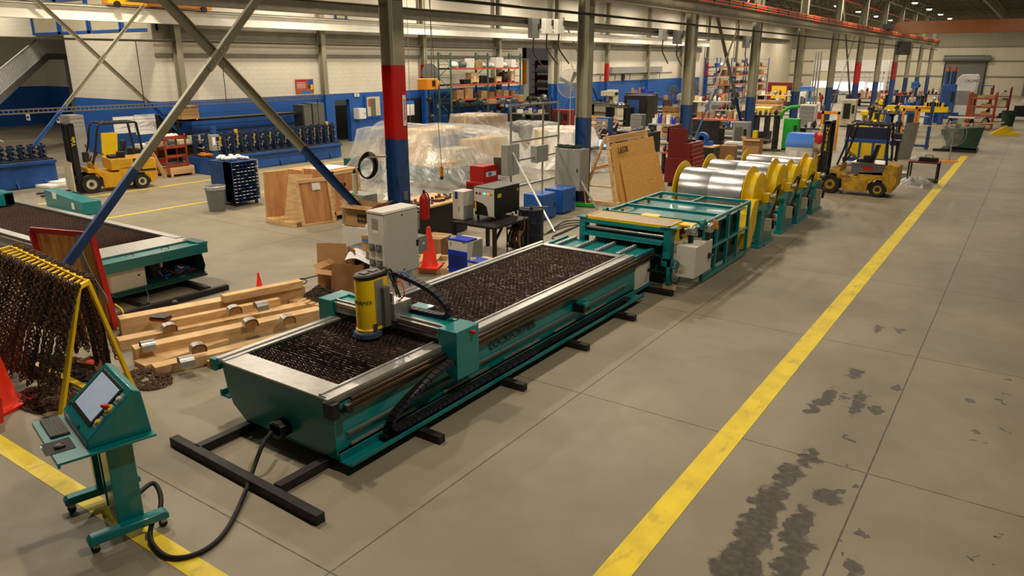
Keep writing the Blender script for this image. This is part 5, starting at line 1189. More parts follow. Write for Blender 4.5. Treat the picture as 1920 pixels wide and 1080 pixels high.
b = T.b('red'); 
for (a, c) in (((0, .02), (0, 1)), ((1, .02), (1, 1)), ((0, 1), (1, 1)), ((0, .03), (1, .03))): b.bar(pn(*a, .3), pn(*c, .3), .05, .08)
b.build('frame', T.o)
b = B('cab_mid')
for k in range(5): b.tube([pn(.78+.02*k, 1.02, .4), pn(.76+.02*k, .85, .9), pn(.82+.02*k, .6, .9), pn(.95+.02*k, .38, .9), pn(1.03, .3, .9)], .008)
solo(b, 'hanging_cable', 'grey cables draped over the red framed plywood board', 'cable')
b = B('gold_label'); b.tube([Z(215, 570, .25), Z(228, 580, .15), Z(231, 592, .06), Z(222, 604, .02)], .012); solo(b, 'hose', 'short yellow hose hanging beside the red frame', 'hose')
b = B('teal_dark'); b.tube([Z(272, 535, .3), Z(278, 560, .1), Z(265, 585, .03), Z(240, 600, .02)], .01); solo(b, 'hose', 'thin green cable hanging from the second table', 'cable')
cone_('large orange traffic cone at the left picture edge beside the chains', (-9.72, 3.12, 0), 1.15, .3)
T = cone_('orange cone lying on its side at the far left edge', (-9.15, 2.85, .16), .6, 0); T.rotation_euler = (0, radians(-82), radians(20))
T = thing('printed_sign', 'dark green board with white sheet on the floor under the chains', 'board', tuple(Z(28, 700, 0)), .2); b = B('green_dark'); b.cb((0, 0, .2), (.6, .3, .03), rot=(.5, 0, 0)); b.build('board', T); b = B('paper'); b.cb((0, -.03, .21), (.25, .2, .02), rot=(.5, 0, 0)); b.build('paper_sheet', T)
# ================================================================ forklifts
def forklift(label, loc, rz, body, dark, name, wb=1.42, mast_h=2.12, roof=2.1, style=0):
    """local +x is forward; y+ is left"""
    T = thing('forklift', label, 'forklift', loc, rz); W = .52
    r1, r2 = (.29, .24)
    for (x, r) in ((wb/2, r1), (-wb/2, r2)):
        for s in (-1, 1):
            b = B('black_rubber'); b.lathe([(r*.55, -.09), (r*.96, -.1), (r, -.06), (r, .06), (r*.96, .1), (r*.55, .09)], (x, s*(W-.1), r), n=26, axis='y', cap=False); o = b.build('tyre', T)
            b = B('yellow_worn' if style else 'tan'); b.lathe([(0.02, -.06), (r*.58, -.07), (r*.58, .07), (.02, .06)], (x, s*(W-.1), r), n=18, axis='y'); b.lathe([(.02, s*.05), (.07, s*.05), (.06, s*.1), (.01, s*.1)], (x, s*(W-.1), r), n=12, axis='y', m='grime'); b.build('wheel_hub', o)
    b = B(body)
    b.prism([(-wb/2-.42, .28), (-wb/2-.38, .16), (-wb/2-.27, .16), (-wb/2-.24, .4), (-wb/2-.08, .52), (-wb/2+.12, .52), (-wb/2+.28, .36), (-wb/2+.3, .14), (wb/2-.36, .14), (wb/2-.34, .44), (wb/2-.18, .62), (wb/2+.05, .64), (wb/2+.05, .78), (.25, .62), (.22, .58), (-.1, .6), (-.1, .72), (-wb/2-.42, .8)], -W+.02, W-.02, 'y'); b.build('chassis', T, bev=.01)
    b = B(body if style == 0 else body); cx = -wb/2-.3
    b.prism([(cx-.18, .3), (cx-.2, .5), (cx-.19, .95), (cx+.02, 1.02), (cx+.2, 1.02), (cx+.2, .3)], -W+.03, W-.03, 'y'); b.build('counterweight', T, bev=.03)
    b = B(dark if style else body); x0 = -wb/2-.1
    b.box(x0, -W+.02, .66, .12, W-.02, 1.0); b.build('battery_cover' if style else 'engine_cover', T, bev=.015)
    if style:
        o = B('red'); o.cb((-.35, W-.018, .86), (.3, .006, .1)); o.build('warning_label', T); b = B('steel'); b.box(x0-.02, -W+.0, .98, .14, W, 1.01); b.build('cover_rim', T)
    else:
        b = B('black'); b.box(-wb/2-.46, -W+.02, .56, x0+.35, W-.01, .62); b.box(x0+.05, -W+.015, .62, x0+.3, W-.015, .98); b.build('side_panel', T)
    b = B('black'); b.box(.12, -W+.05, .36, wb/2-.2, W-.05, .42); b.build('floor_plate', T)
    b = B(body); b.box(wb/2-.26, -W+.06, .42, wb/2-.16, W-.06, .9); b.build('dashboard', T, bev=.01)
    # seat
    b = B('black'); b.box(-.42, -.22, 1.0, .05, .22, 1.1); b.cb((-.44, 0, 1.32), (.1, .42, .46), rot=(0, -.2, 0)); b.box(-.42, .2, 1.08, -.15, .26, 1.22); b.build('seat', T, bev=.03)
    b = B('black'); b.cyl((wb/2-.2, 0, .88), (wb/2-.42, 0, 1.2), .025); b.tf = Matrix.Translation((wb/2-.43, 0, 1.21)) @ Matrix.Rotation(radians(-30), 4, 'Y'); 
    n = 20; b.tube([(0.17*cos(2*pi*i/n), .17*sin(2*pi*i/n), 0) for i in range(n+1)], .014, smooth=False); b.bar((-.16, 0, 0), (.16, 0, 0), .03, .012); b.build('steering_wheel', T)
    b = B('black'); b.cyl((wb/2-.22, -.25, .9), (wb/2-.3, -.25, 1.08), .01); b.cyl((wb/2-.22, -.3, .9), (wb/2-.3, -.3, 1.08), .01); b.build('lever', T)
    # overhead guard
    xr, xf = -wb/2-.12, wb/2-.36
    for s in (-1, 1):
        b = B('black'); y = s*(W-.06); b.tube([(wb/2-.14, y, .9), (wb/2-.3, y, 1.45), (xf-.08, y, roof-.08), (xf-.25, y, roof)], .032); b.bar((xf-.2, y, roof), (xr+.1, y, roof), .06, .05); b.bar((xr+.06, y, roof), (xr-.04, y, .98), .06, .06); b.build('guard_post', T)
    b = B('black' if style == 0 else 'grime')
    for k in range(7): x = xr+.12+k*(xf-.3-xr-.1)/6; b.box(x-.03, -W+.06, roof-.01, x+.03, W-.06, roof+.025)
    b.box(xf-.28, -W+.05, roof-.02, xf-.2, W-.05, roof+.03); b.box(xr+.05, -W+.05, roof-.02, xr+.12, W-.05, roof+.03); b.build('guard_roof', T, bev=.008)
    # mast
    xm = wb/2+.3
    b = B('black')
    for s in (-1, 1):
        y = s*.31; b.box(xm-.1, y-.05, .08, xm+.06, y+.05, mast_h); b.box(xm+.0, y*.8-.035, .1, xm+.12, y*.8+.035, mast_h-.03)
    b.box(xm-.08, -.36, mast_h-.07, xm+.1, .36, mast_h); b.box(xm-.06, -.32, 1.15, xm-.01, .32, 1.25); b.box(xm-.06, -.32, .35, xm-.01, .32, .45); b.build('mast', T)
    b = B('galv'); b.cyl((xm-.02, 0, .2), (xm-.02, 0, 1.5), .035); b.cyl((xm-.02, 0, 1.5), (xm-.02, 0, mast_h-.1), .022); b.build('lift_cylinder', T)
    b = B('grime')
    for s in (-1, 1): b.box(xm+.02, s*.1-.012, .3, xm+.03, s*.1+.012, mast_h-.1)
    b.build('lift_chain', T)
    b = B('grime'); b.box(xm+.1, -.45, .18, xm+.14, .45, .28); b.box(xm+.1, -.45, .48, xm+.14, .45, .58)
    b.build('carriage', T)
    for s in (-1, 1): b = B('black'); b.box(xm+.14, s*.3-.05, .04, xm+.18, s*.3+.05, .62); b.box(xm+.14, s*.3-.05, .03, xm+1.1, s*.3+.05, .07); b.build('fork', T)
    nm = T
    if style == 0:
        text(name, .17, face_M((xm-.02, .362, 1.62), (0, 0, 1), (1, 0, 0)), 'gold_label', 'mast_lettering', T)
        b = B('tan')
        for k in range(7): b.box(xm+.16, -.5+k*.145, .1, xm+.2, -.5+k*.145+.13, 1.0)
        b.box(xm+.15, -.5, .95, xm+.21, .5, 1.0); b.build('load_backrest', T)
        b = B('white'); b.box(xm-.05, .35, 1.2, xm+.04, .353, 1.34); b.build('capacity_plate', T)
        b = B('grime'); b.cyl((wb/2-.05, .1, .95), (wb/2-.05, .1, 1.25), .1); b.build('hose_basket', T)
    else:
        for i, ch in enumerate(name): text(ch, .15, face_M((xm-.02, .362, 1.98-i*.13), (-1, 0, 0), (0, 0, 1)), 'gold_label', 'mast_lettering', T)
        text(name, .085, face_M((wb/2-.42, W-.015, .56), (-1, 0, 0), (0, 0, 1)), 'ink', 'body_lettering', T)
        b = B('yellow_worn'); b.box(xm+.14, -.5, .3, xm+.2, .5, 1.15); b.build('load_backrest', T); b = B('white'); b.box(xm-.05, .35, .95, xm+.03, .353, 1.12); b.build('capacity_plate', T)
    return T
forklift('yellow and black forklift with cream slatted load plate parked by the blue machines', (-24.35, 12.35, 0), radians(-103), 'lift_yellow', 'lift_yellow', 'Yale', 1.5, 2.16, 2.12, 0)
forklift('worn yellow forklift with tall dark mast parked beyond the row of coils', (-4.25, 25.3, 0), radians(180), 'yellow_worn', 'cab_dark', 'HYSTER', 1.38, 2.2, 2.16, 1)

# ================================================================ roll forming lines
def roll_former(label, xn, y0, y1, dp, zb, zt, n, m='blue_machine', sm='blue_dark', yel=True, rz=0):
    T = TT('roll_former', label, 'machine', (xn-dp/2, (y0+y1)/2, 0))
    b = T.b(m); b.prism([(xn, .02), (xn, zb-.12), (xn+.12, zb-.1), (xn+.12, zb), (xn-dp, zb), (xn-dp, .02)], y0, y1, 'y')
    for k in range(5): y = y0+(k+.5)*(y1-y0)/5; b.prism([(xn, .02), (xn+.12, .02), (xn, .3)], y-.02, y+.02, 'y')
    b.build('bed', T.o, bev=.01)
    b = T.b('grime'); b.box(xn-dp+.05, y0+.05, zb, xn+.02, y1-.05, zb+.05); b.build('chip_tray', T.o)
    for k in range(n):
        y = y0+.25+k*(y1-y0-.5)/(n-1); b = T.b(sm); w_ = .15; h = zt-zb
        b.box(xn-.32, y-w_/2, zb+.04, xn-.08, y+w_/2, zb+.1); b.box(xn-.30, y-w_/2, zb+.1, xn-.12, y-w_/2+.05, zt-.05); b.box(xn-.30, y+w_/2-.05, zb+.1, xn-.12, y+w_/2, zt-.05); b.box(xn-.32, y-w_/2-.01, zt-.1, xn-.1, y+w_/2+.01, zt-.04)
        b.box(xn-dp+.15, y-w_/2, zb+.04, xn-dp+.35, y+w_/2, zt-.08); b.box(xn-dp+.2, y-w_/2, zb+.04, xn-.1, y+w_/2, zb+.07)
        b.cyl((xn-.2, y, zt-.06), (xn-.2, y, zt), .025, 'black'); b.cyl((xn-.2, y, zt-.01), (xn-.2, y, zt+.02), .06, 'black', 10)
        b.build('roll_stand', T.o)
        b = T.b('steel'); b.cyl((xn-dp+.2, y, zb+h*.35), (xn-.04, y, zb+h*.35), .035); b.cyl((xn-dp+.2, y, zb+h*.68), (xn-.04, y, zb+h*.68), .035); b.cyl((xn-.42, y, zb+h*.68), (xn-.34, y, zb+h*.68), .09); b.cyl((xn-.42, y, zb+h*.35), (xn-.34, y, zb+h*.35), .09)
        b.build('roll_shaft', T.o)
        if yel and k % 2 == 1: b = T.b('yellow'); b.box(xn-.34, y+.12, zb+h*.4, xn-.28, y+.24, zb+h*(.85 if k % 3 else 1.1)); b.build('guard_plate', T.o)
    return T
roll_former('blue roll former at the far left with closely set dark blue stands', -26.75, 7.5, 11.75, 1.3, .86, 1.38, 13, 'blue_machine', 'blue_stand', False)
T2 = roll_former('long blue roll former with yellow plates between its stands', -24.5, 15.9, 22.4, 1.2, .62, 1.45, 17, sm='blue_stand')
T = TT('control_post', 'blue post with grey push button box before the long roll former', 'control post', (-23.6, 15.2, 0)); c = Z(410, 330)
b = T.b('blue_machine'); b.box(c.x-.09, c.y-.06, 0, c.x+.09, c.y+.06, 1.75); b.build('post', T.o, bev=.005); b = T.b('cab_mid'); b.box(c.x+.08, c.y-.3, .95, c.x+.28, c.y+.02, 1.5); pb = b.build('control_box', T.o, bev=.01)
b = T.b('paper'); b.box(c.x+.28, c.y-.27, 1.15, c.x+.284, c.y-.16, 1.42); b.box(c.x+.28, c.y-.12, 1.28, c.x+.284, c.y, 1.42, 'black'); b.build('label_plate', pb)
b = T.b('black'); 
for z_ in (1.02, 1.12, 1.2): b.cyl((c.x+.28, c.y-.08, z_), (c.x+.3, c.y-.08, z_), .025)
b.build('push_button', pb)
b = B('hoist'); q = random.Random(2)
for k in range(4): b.tube([(q.uniform(-.5, .5), q.uniform(-.1, .1), q.uniform(0, .1)) for _ in range(6)], .012)
solo(b, 'hose', 'tangle of yellow hose on the left end of the long roll former', 'hose', (-24.7, 16.0, .68))

# ================================================================ helpers for shelving and stock
ORD = ['first', 'second', 'third', 'fourth', 'fifth', 'sixth', 'seventh', 'eighth', 'ninth', 'tenth', 'eleventh', 'twelfth', 'thirteenth', 'fourteenth', 'fifteenth', 'sixteenth']
def pallet_rack(label, x0, x1, y0, y1, H_, levels, bays=2, up='rack_green', bm='rack_orange', deck=True):
    T = TT('pallet_rack', label, 'rack', ((x0+x1)/2, (y0+y1)/2, 0))
    for k in range(bays+1):
        y = y0+k*(y1-y0)/bays; b = T.b(up)
        for x in (x0, x1): b.box(x-.04, y-.04, 0, x+.04, y+.04, H_)
        z = .3; s_ = 1
        while z < H_-.5: b.bar((x0, y, z), (x1, y, z), .03, .03); b.bar((x0 if s_ > 0 else x1, y, z), (x1 if s_ > 0 else x0, y, z+.7), .03, .03); z += .7; s_ = -s_
        b.bar((x0, y, H_-.15), (x1, y, H_-.15), .03, .03); b.build('upright', T.o)
    for z in levels:
        b = T.b(bm); b.box(x1-.03, y0, z-.1, x1+.03, y1, z); b.box(x0-.03, y0, z-.1, x0+.03, y1, z); 
        if deck: b.box(x0, y0, z-.02, x1, y1, z, 'grime')
        b.build('shelf_beam', T.o)
    return T
def shelf_unit(label, x0, x1, y0, y1, H_, levels, m='black'):
    T = TT('shelf_unit', label, 'shelves', ((x0+x1)/2, (y0+y1)/2, 0)); b = T.b(m)
    for x in (x0, x1):
        for y in (y0, y1): b.box(x-.03, y-.03, 0, x+.03, y+.03, H_)
    b.build_each('corner_post', T.o)
    for z in levels: b = T.b(m); b.box(x0, y0, z-.03, x1, y1, z); b.build('shelf', T.o)
    return T
SQ = random.Random(99)
KN = {'cardboard': 'brown carton', 'cardboard_dark': 'dark brown carton', 'pine': 'pale wood crate', 'white': 'white box', 'black': 'black tote', 'blue': 'blue tote', 'grime': 'dark iron casting', 'tan': 'cream box', 'red': 'red tote', 'green_dark': 'dark green motor', 'cab_mid': 'grey tote', 'paper': 'white wrapped bundle', 'cab_dark': 'dark grey part', 'steel': 'bare steel part', 'chiller_blue': 'bright blue bin', 'hoist': 'orange yellow part', 'dark_red': 'dark red part', 'yellow': 'yellow part', 'rust': 'rusty part', 'orange': 'orange part'}
SZ = ['small', 'low', 'tall', 'wide', 'squat', 'narrow']
def stock(where, x0, x1, y0, y1, z, mats, n=None, hmax=.45, fill=.92, group=None, seedy=None):
    """row of countable goods along y on a shelf; every one its own object and label"""
    q = random.Random(hash((round(x0, 2), round(y0, 2), round(z, 2))) if seedy is None else seedy); L_ = y1-y0; n = n or max(2, int(L_/.5)); st = L_/n; out = []
    for k in range(n):
        m = q.choice(mats); w_ = min(st*fill*q.uniform(.7, 1), .7); d_ = min((x1-x0)*.9, q.uniform(.3, .6)); h = q.uniform(.35, 1)*hmax
        kind = KN[m]; nm = kind.split(' ')[-1]
        T = thing({'carton': 'cardboard_box', 'crate': 'wooden_crate', 'box': 'storage_box', 'tote': 'storage_tote', 'casting': 'iron_casting', 'motor': 'electric_motor', 'bundle': 'wrapped_bundle', 'part': 'machine_part', 'bin': 'parts_bin'}[nm], '%s, %s %s' % (kind, ORD[k % 16], where), nm, (x1-d_/2-.03-q.random()*.1, y0+st*(k+.5), z), q.uniform(-.15, .15), 'goods '+where.split('from')[-1].strip() if False else None)
        T['label'] = ' '.join(('%s %s, %s' % (SZ[q.randrange(6)], kind, where.replace('@', ORD[k % 16]))).split()[:16])
        T['group'] = 'goods '+where.split('@')[-1].strip()
        b = B(m)
        if nm in ('casting', 'part', 'motor'):
            b.cyl((0, -w_*.4, h*.45), (0, w_*.4, h*.45), h*.42, n=12); b.box(-d_*.35, -w_*.3, 0, d_*.35, w_*.3, h*.2); b.cyl((0, w_*.3, h*.45), (0, w_*.48, h*.45), h*.15, 'steel', 8); b.box(-d_*.15, -w_*.1, h*.7, d_*.15, w_*.15, h)
        elif nm == 'crate':
            b.box(-d_/2, -w_/2, .08, d_/2, w_/2, h); 
            for s in (-1, 1): b.box(-d_/2, s*w_*.4-.04, 0, d_/2, s*w_*.4+.04, .08); b.box(d_/2, s*(w_/2-.04)-.03, .08, d_/2+.02, s*(w_/2-.04)+.03, h)
            b.box(d_/2, -w_/2, h-.06, d_/2+.02, w_/2, h); b.box(d_/2, -w_/2, .08, d_/2+.02, w_/2, .14); b.box(d_/2+.001, -.07, h*.4, d_/2+.004, .07, h*.7, 'paper')
        elif nm in ('tote', 'bin'):
            b.add([(-d_*.42, -w_*.42, 0), (d_*.42, -w_*.42, 0), (d_*.42, w_*.42, 0), (-d_*.42, w_*.42, 0), (-d_/2, -w_/2, h*.7), (d_/2, -w_/2, h*.7), (d_/2, w_/2, h*.7), (-d_/2, w_/2, h*.7)], [(0, 3, 2, 1), (0, 1, 5, 4), (1, 2, 6, 5), (2, 3, 7, 6), (3, 0, 4, 7)]); b.box(-d_/2, -w_/2, h*.66, d_/2, w_/2, h*.7)
        elif nm == 'bundle': b.sphere((0, 0, h*.4), .5, sc=(d_, w_, h*.9))
        else: b.box(-d_/2, -w_/2, 0, d_/2, w_/2, h); b.box(-d_/2-.001, -.025, h*.7, d_/2+.001, .025, h+.001, 'tan')
        b.build('body', T); out.append(T)
    return out

# ---- rack 1 on the left wall
pallet_rack('green and orange pallet rack against the left wall with crates', -28.3, -27.4, 33.6, 40.6, 4.45, [1.9, 2.72, 3.62], 2)
stock('@ along the top level of the green pallet rack', -28.3, -27.4, 33.9, 40.3, 3.62, ['paper', 'cardboard', 'cab_dark', 'white', 'paper'], 9, .65)
stock('@ along the middle level of the green pallet rack', -28.3, -27.4, 34.8, 40.3, 2.72, ['pine', 'pine', 'pine', 'grime', 'black'], 7, .75, .9)
stock('@ along the lower level of the green pallet rack', -28.3, -27.4, 34.2, 40.3, 1.9, ['pine', 'grime', 'cardboard_dark', 'green_dark', 'cardboard'], 8, .62)
shelf_unit('black low shelving under the green pallet rack full of motors', -26.8, -26.1, 32.6, 42.4, 1.7, [.5, 1.05, 1.6])
stock('@ on top of the low black shelving', -26.8, -26.1, 32.8, 42.2, 1.6, ['grime', 'cab_dark', 'tan', 'steel', 'cardboard', 'dark_red', 'green_dark'], 16, .42)
stock('@ on the middle tier of the low black shelving', -26.8, -26.1, 32.8, 42.2, 1.05, ['chiller_blue', 'green_dark', 'blue', 'grime', 'cab_dark'], 16, .4)
stock('@ on the bottom tier of the low black shelving', -26.8, -26.1, 32.8, 42.2, .5, ['grime', 'black', 'green_dark'], 12, .4)

# ---- wall equipment, left wall
def wall_plate(name, label, cat, pa, pb, m, x=-28.97, th=.03, extra=None):
    a, c = X(*pa, x), X(*pb, x); T = TT(name, label, cat, (x, (a.y+c.y)/2, c.z))
    b = T.b(m); b.box(x, a.y, c.z, x+th, c.y, a.z); b.build('plate', T.o)
    if extra: extra(T, x+th, min(a.y, c.y), min(a.z, c.z), max(a.y, c.y), max(a.z, c.z))
    return T
def poster_x(T, x, y0, z0, y1, z1):
    w_, h = y1-y0, z1-z0
    b = T.b('red'); b.box(x, y0+.03, z1-h*.3, x+.004, y0+w_*.6, z1-.03); b.box(x, y0+.03, z0+.03, x+.004, y0+w_*.6, z0+h*.3, 'copper'); b.box(x, y0+w_*.3, z0+.0, x+.006, y0+w_*.8, z0+h*.18, 'blue_light')
    b.box(x, y1-w_*.3, z1-h*.4, x+.004, y1-.02, z1-.03, 'blue'); b.cyl((x, y0+w_*.75, z0+h*.45), (x+.006, y0+w_*.75, z0+h*.45), h*.14, 'dark_red'); b.box(x, y0+w_*.82, z0+h*.25, x+.006, y1-.04, z0+h*.6, 'yellow')
    for k in range(6): b.box(x+.004, y0+.06, z0+h*(.38+.08*k), x+.006, y0+w_*.55, z0+h*(.40+.08*k), 'paper')
    b.build('printing', T.o)
wall_plate('wall_poster', 'red blue and yellow safety poster on the white block wall', 'poster', (553, 149), (588, 174), 'copper', extra=poster_x)
def sgn(T, x, y0, z0, y1, z1):
    b = T.b('red'); h = z1-z0; b.box(x, y0+.06, z1-h*.35, x+.004, y1-.06, z1-h*.15); b.box(x, y0+.06, z0+h*.3, x+.004, y1-.1, z0+h*.4, 'ink'); b.box(x, y0+.06, z0+h*.15, x+.004, y1-.14, z0+h*.22, 'ink'); b.build('printing', T.o)
wall_plate('wall_sign', 'small white sign with red circle above the blue doorway', 'sign', (664, 175), (673, 181), 'white', extra=sgn)
wall_plate('wall_sign', 'white notice left of the blue doorway beside the grey cabinets', 'sign', (613, 203), (618, 215), 'paper', extra=sgn)
wall_plate('wall_sign', 'white notice at right of the blue doorways by the low shelving', 'sign', (820, 195), (824, 202), 'paper', extra=sgn)
T = cabinet('first_aid_cabinet', 'white wall cabinet with round red mark between the doorways', 'cabinet', -29.0, -28.6, X(668, 210, -28.8).y, X(681, 210, -28.8).y, X(672, 223, -28.8).z, X(672, 203, -28.8).z, 'white', 'x')
T = TT('wall_window', 'bright inner window with coloured notices in the blue wall', 'window', (-28.95, 29.2, 1.0)); a, c = X(686, 182, -28.95), X(712, 216, -28.95)
b = T.b('blue'); b.box(-29, a.y-.1, c.z-.1, -28.9, c.y+.1, a.z+.1); b.build('frame', T.o); b = T.b('tan'); b.box(-28.9, a.y, c.z, -28.88, c.y, a.z); b.box(-28.88, a.y+.08, a.z-.5, -28.875, a.y+.4, a.z-.1, 'copper'); b.box(-28.88, c.y-.7, c.z, -28.87, c.y-.35, c.z+.9, 'cab_dark'); b.build('pane', T.o)
T = TT('notice_board', 'dark board with posters on the wall right of the red column', 'board', (-28.9, 32, 1)); a, c = X(752, 186, -28.9), X(812, 232, -28.9)
b = T.b('black'); b.box(-28.98, a.y, .4, -28.86, c.y, a.z); b.build('board', T.o); b = T.b('paper'); b.box(-28.86, a.y+.4, a.z-.9, -28.85, a.y+1.0, a.z-.3); b.box(-28.86, a.y+.1, a.z-1.0, -28.855, a.y+.4, a.z-.2, 'copper'); b.box(-28.86, a.y+.4, a.z-.3, -28.85, a.y+1.0, a.z-.1, 'blue_light'); b.build('posters', T.o)
for k, (pl, pr, pt, lab) in enumerate(((568, 584, 197, 'grey green electrical cabinet with dark dials left of its twin'), (585, 608, 194, 'grey green electrical cabinet, plain taller one right of its twin'))):
    a, c = X(pl, pt, -27.6), X(pr, pt, -27.6); cabinet('electrical_cabinet', lab, 'cabinet', -28.3, -27.6, a.y, c.y-.03, 0, a.z, 'cab_dark', 'x')
a = X(360, 208, -27.9); c = X(566, 208, -27.9)
shelf_unit('long dark steel bar rack along the blue wall behind the roll former', -28.4, -27.7, 16.9, 23.6, 1.75, [.7, 1.25, 1.7])
for k in range(9): q = random.Random(k); y = 17.4+.6*k; tag(B('steel' if k % 2 else 'grime').cyl((-28.3+.06*k, 17.1+.1*k, 1.735+.0*k), (-28.3+.06*k, 22.5+.1*k, 1.735), .028, n=8).build('steel_bar'), '%s long steel bar lying on the bar rack from the wall side' % ORD[k], 'bar', 'bars on the dark rack')
carton('brown carton on the left end of the dark bar rack', (-27.95, 17.5, 1.78), (.55, .75, .5), 0)
# chrome cable tray
T = TT('cable_tray', 'long chromed wire cable tray hung over the machines at left', 'cable tray', (-26.9, 14, 2.4)); b = T.b('steel'); xx = -27.2; z0 = 2.35
for (x, z) in ((xx, z0), (xx-.45, z0), (xx, z0+.12), (xx-.45, z0+.12), (xx-.15, z0), (xx-.3, z0)): b.bar((x, 6, z), (x, 24, z), .018, .018)
for k in range(120): y = 6+.15*k; b.box(xx-.45, y, z0-.01, xx, y+.015, z0); b.box(xx-.01, y, z0, xx+.002, y+.03, z0+.12)
b.build('wire_mesh', T.o)
b = T.b('black'); 
for y in (9, 15.5, 19, 23.8): b.cyl((xx-.2, y, 0 if y > 20 else z0), (xx-.2, y, z0 if y > 20 else 4.7), .015)
b.build_each('hanger_rod', T.o)
# white boards and bench behind the forklift
T = TT('drawing_board', 'large white drawing board on stand behind the forklift', 'board', (-28.3, 17, 1)); a, c = X(213, 220, -28.2), X(296, 245, -28.2)
b = T.b('paper'); b.box(-28.3, a.y, c.z, -28.26, a.y+(c.y-a.y)*.48, a.z); b.box(-28.3, a.y+(c.y-a.y)*.5, c.z-.1, -28.26, c.y, a.z+.03); b.build('sheet', T.o)
b = T.b('ink')
for k in range(6): b.bar((-28.255, a.y+.25+.25*k, c.z+.2), (-28.255, a.y+.7+.25*k, c.z+.3+.05*(k % 3)), .004, .01)
b.build('pencil_lines', T.o); b = T.b('black'); b.box(-28.36, c.y+.05, 0, -28.1, c.y+1.0, a.z); b.box(-28.4, a.y, 0, -28.3, a.y+.06, c.z); b.build_each('board_stand', T.o)
T = TT('workbench', 'low bench with yellow shelf behind the forklift', 'workbench', (-27.4, 17, 0)); ya = 14.9
b = T.b('cab_dark'); b.box(-28.0, ya, .85, -27.1, 18.2, .9); b.box(-28.0, ya, .2, -27.1, 18.2, .24); b.box(-27.98, ya, .24, -27.96, 18.2, .8, 'yellow_worn'); b.build('bench_top', T.o)
for y in (ya, 16.5, 18.15): b = T.b('black'); b.box(-28, y, 0, -27.1, y+.05, .85); b.build('leg', T.o)
stock('@ on the low bench behind the forklift', -28.0, -27.1, ya+.1, 18.1, .9, ['cardboard', 'tan', 'cab_dark', 'white'], 6, .28)
stock('@ on the yellow backed shelf of the low bench', -28.0, -27.1, ya+.1, 18.1, .24, ['orange', 'grime', 'red', 'cab_dark'], 6, .28)
T = TT('grey_control_cabinet', 'grey steel control cabinet behind the forklift mast', 'cabinet', (-28.2, 14, 0)); c = X(128, 216, -28.2)
cabinet('electrical_cabinet', 'grey cabinet behind the forklift mast with white label', 'cabinet', -28.6, -27.9, X(128, 216, -27.9).y, X(156, 216, -27.9).y, 0, X(128, 217, -27.9).z, 'cab_mid', 'x'); bpy.data.objects.remove(T.o)
T = TT('machine_guard', 'tall slanted yellow guard panel seen through the forklift cab', 'panel', (-26.2, 13.5, 0)); b = T.b('yellow'); a = X(190, 250, -26.2); c = X(211, 296, -26.2)
b.add([(-26.2, a.y, a.z), (-26.2, a.y+.55, a.z), (-26.2, c.y+.1, 0), (-26.2, c.y-.4, 0), (-26.25, a.y, a.z), (-26.25, a.y+.55, a.z), (-26.25, c.y+.1, .05), (-26.25, c.y-.4, .05)], [(0, 1, 2, 3), (7, 6, 5, 4), (0, 3, 7, 4), (1, 5, 6, 2), (0, 4, 5, 1)]); b.build('panel', T.o)
# stairs in the recess
top = Y(88, 100, 19.2); bot = None
for k in range(400):        # foot of the flight lies where the pitch comes out at a normal stair slope
    c = X(0, 178, -46-k*.02) if k else X(0, 178, -46); c = X(0, 178, -38-k*.03); run = hypot(top.x-c.x, top.y-c.y)
    if (top.z-c.z)/run <= .66: bot = c; break
bot = bot or X(0, 178, -44); ang = math.atan2(top.y-bot.y, top.x-bot.x); run = hypot(top.x-bot.x, top.y-bot.y); rise = top.z-bot.z
T = thing('staircase', 'grey steel stair with white railings climbing to the office landing', 'stairs', (top.x, top.y, 0), ang); g = rise/run; zl = top.z; L_ = run*2.0
b = B('cab_mid'); b.box(0, 0, zl-.3, 3.2, 1.2, zl); b.box(2.8, 0, 0, 3.0, .2, zl-.3); b.build('landing', T)
for y in (0, 1.1): b = B('cab_mid'); b.bar((0, y, zl-.15), (-L_, y, zl-.15-L_*g), .06, .34); b.build('stringer', T)
b = B('concrete_dark'); n = int(L_/.28)
for k in range(n): b.box(-.28*(k+1), .02, zl-.28*g*(k+1), -.28*k, 1.08, zl-.28*g*(k+1)+.04)
b.build('tread', T)
b = B('white')
for k in range(int(L_/.15)): x = -.15*k; b.box(x-.014, -.014, zl+x*g, x+.014, .014, zl+x*g+.95)
for k in range(22): b.box(.14*k, -.014, zl, .14*k+.026, .014, zl+.95)
b.bar((0, 0, zl+.95), (-L_, 0, zl+.95-L_*g), .06, .06); b.bar((0, 0, zl+.95), (3.2, 0, zl+.95), .06, .06); b.build('railing', T)
T = TT('staircase', 'lower flight of pale steps at the left picture edge', 'stairs', (-33.5, 12.5, 0)); a, c = X(0, 205, -31.5), X(52, 268, -31.5)
b = T.b('concrete_dark'); n = 10
for k in range(n): z = 2.2-.2*k; y = 9.2+.29*k; b.box(-33.2, y, 0, -31.6, y+.29, z)
b.build('step_block', T.o); b = T.b('white')
for k in range(18): y = 9.2+.16*k; z = 2.2-(y-9.2)*.69; b.box(-31.62, y-.01, z, -31.6, y+.01, z+.9)
b.bar((-31.6, 9.1, 3.15), (-31.6, 12.2, 1.1), .05, .05); b.bar((-31.6, 9.1, 2.3), (-31.6, 12.2, .2), .06, .25); b.build('railing', T.o)
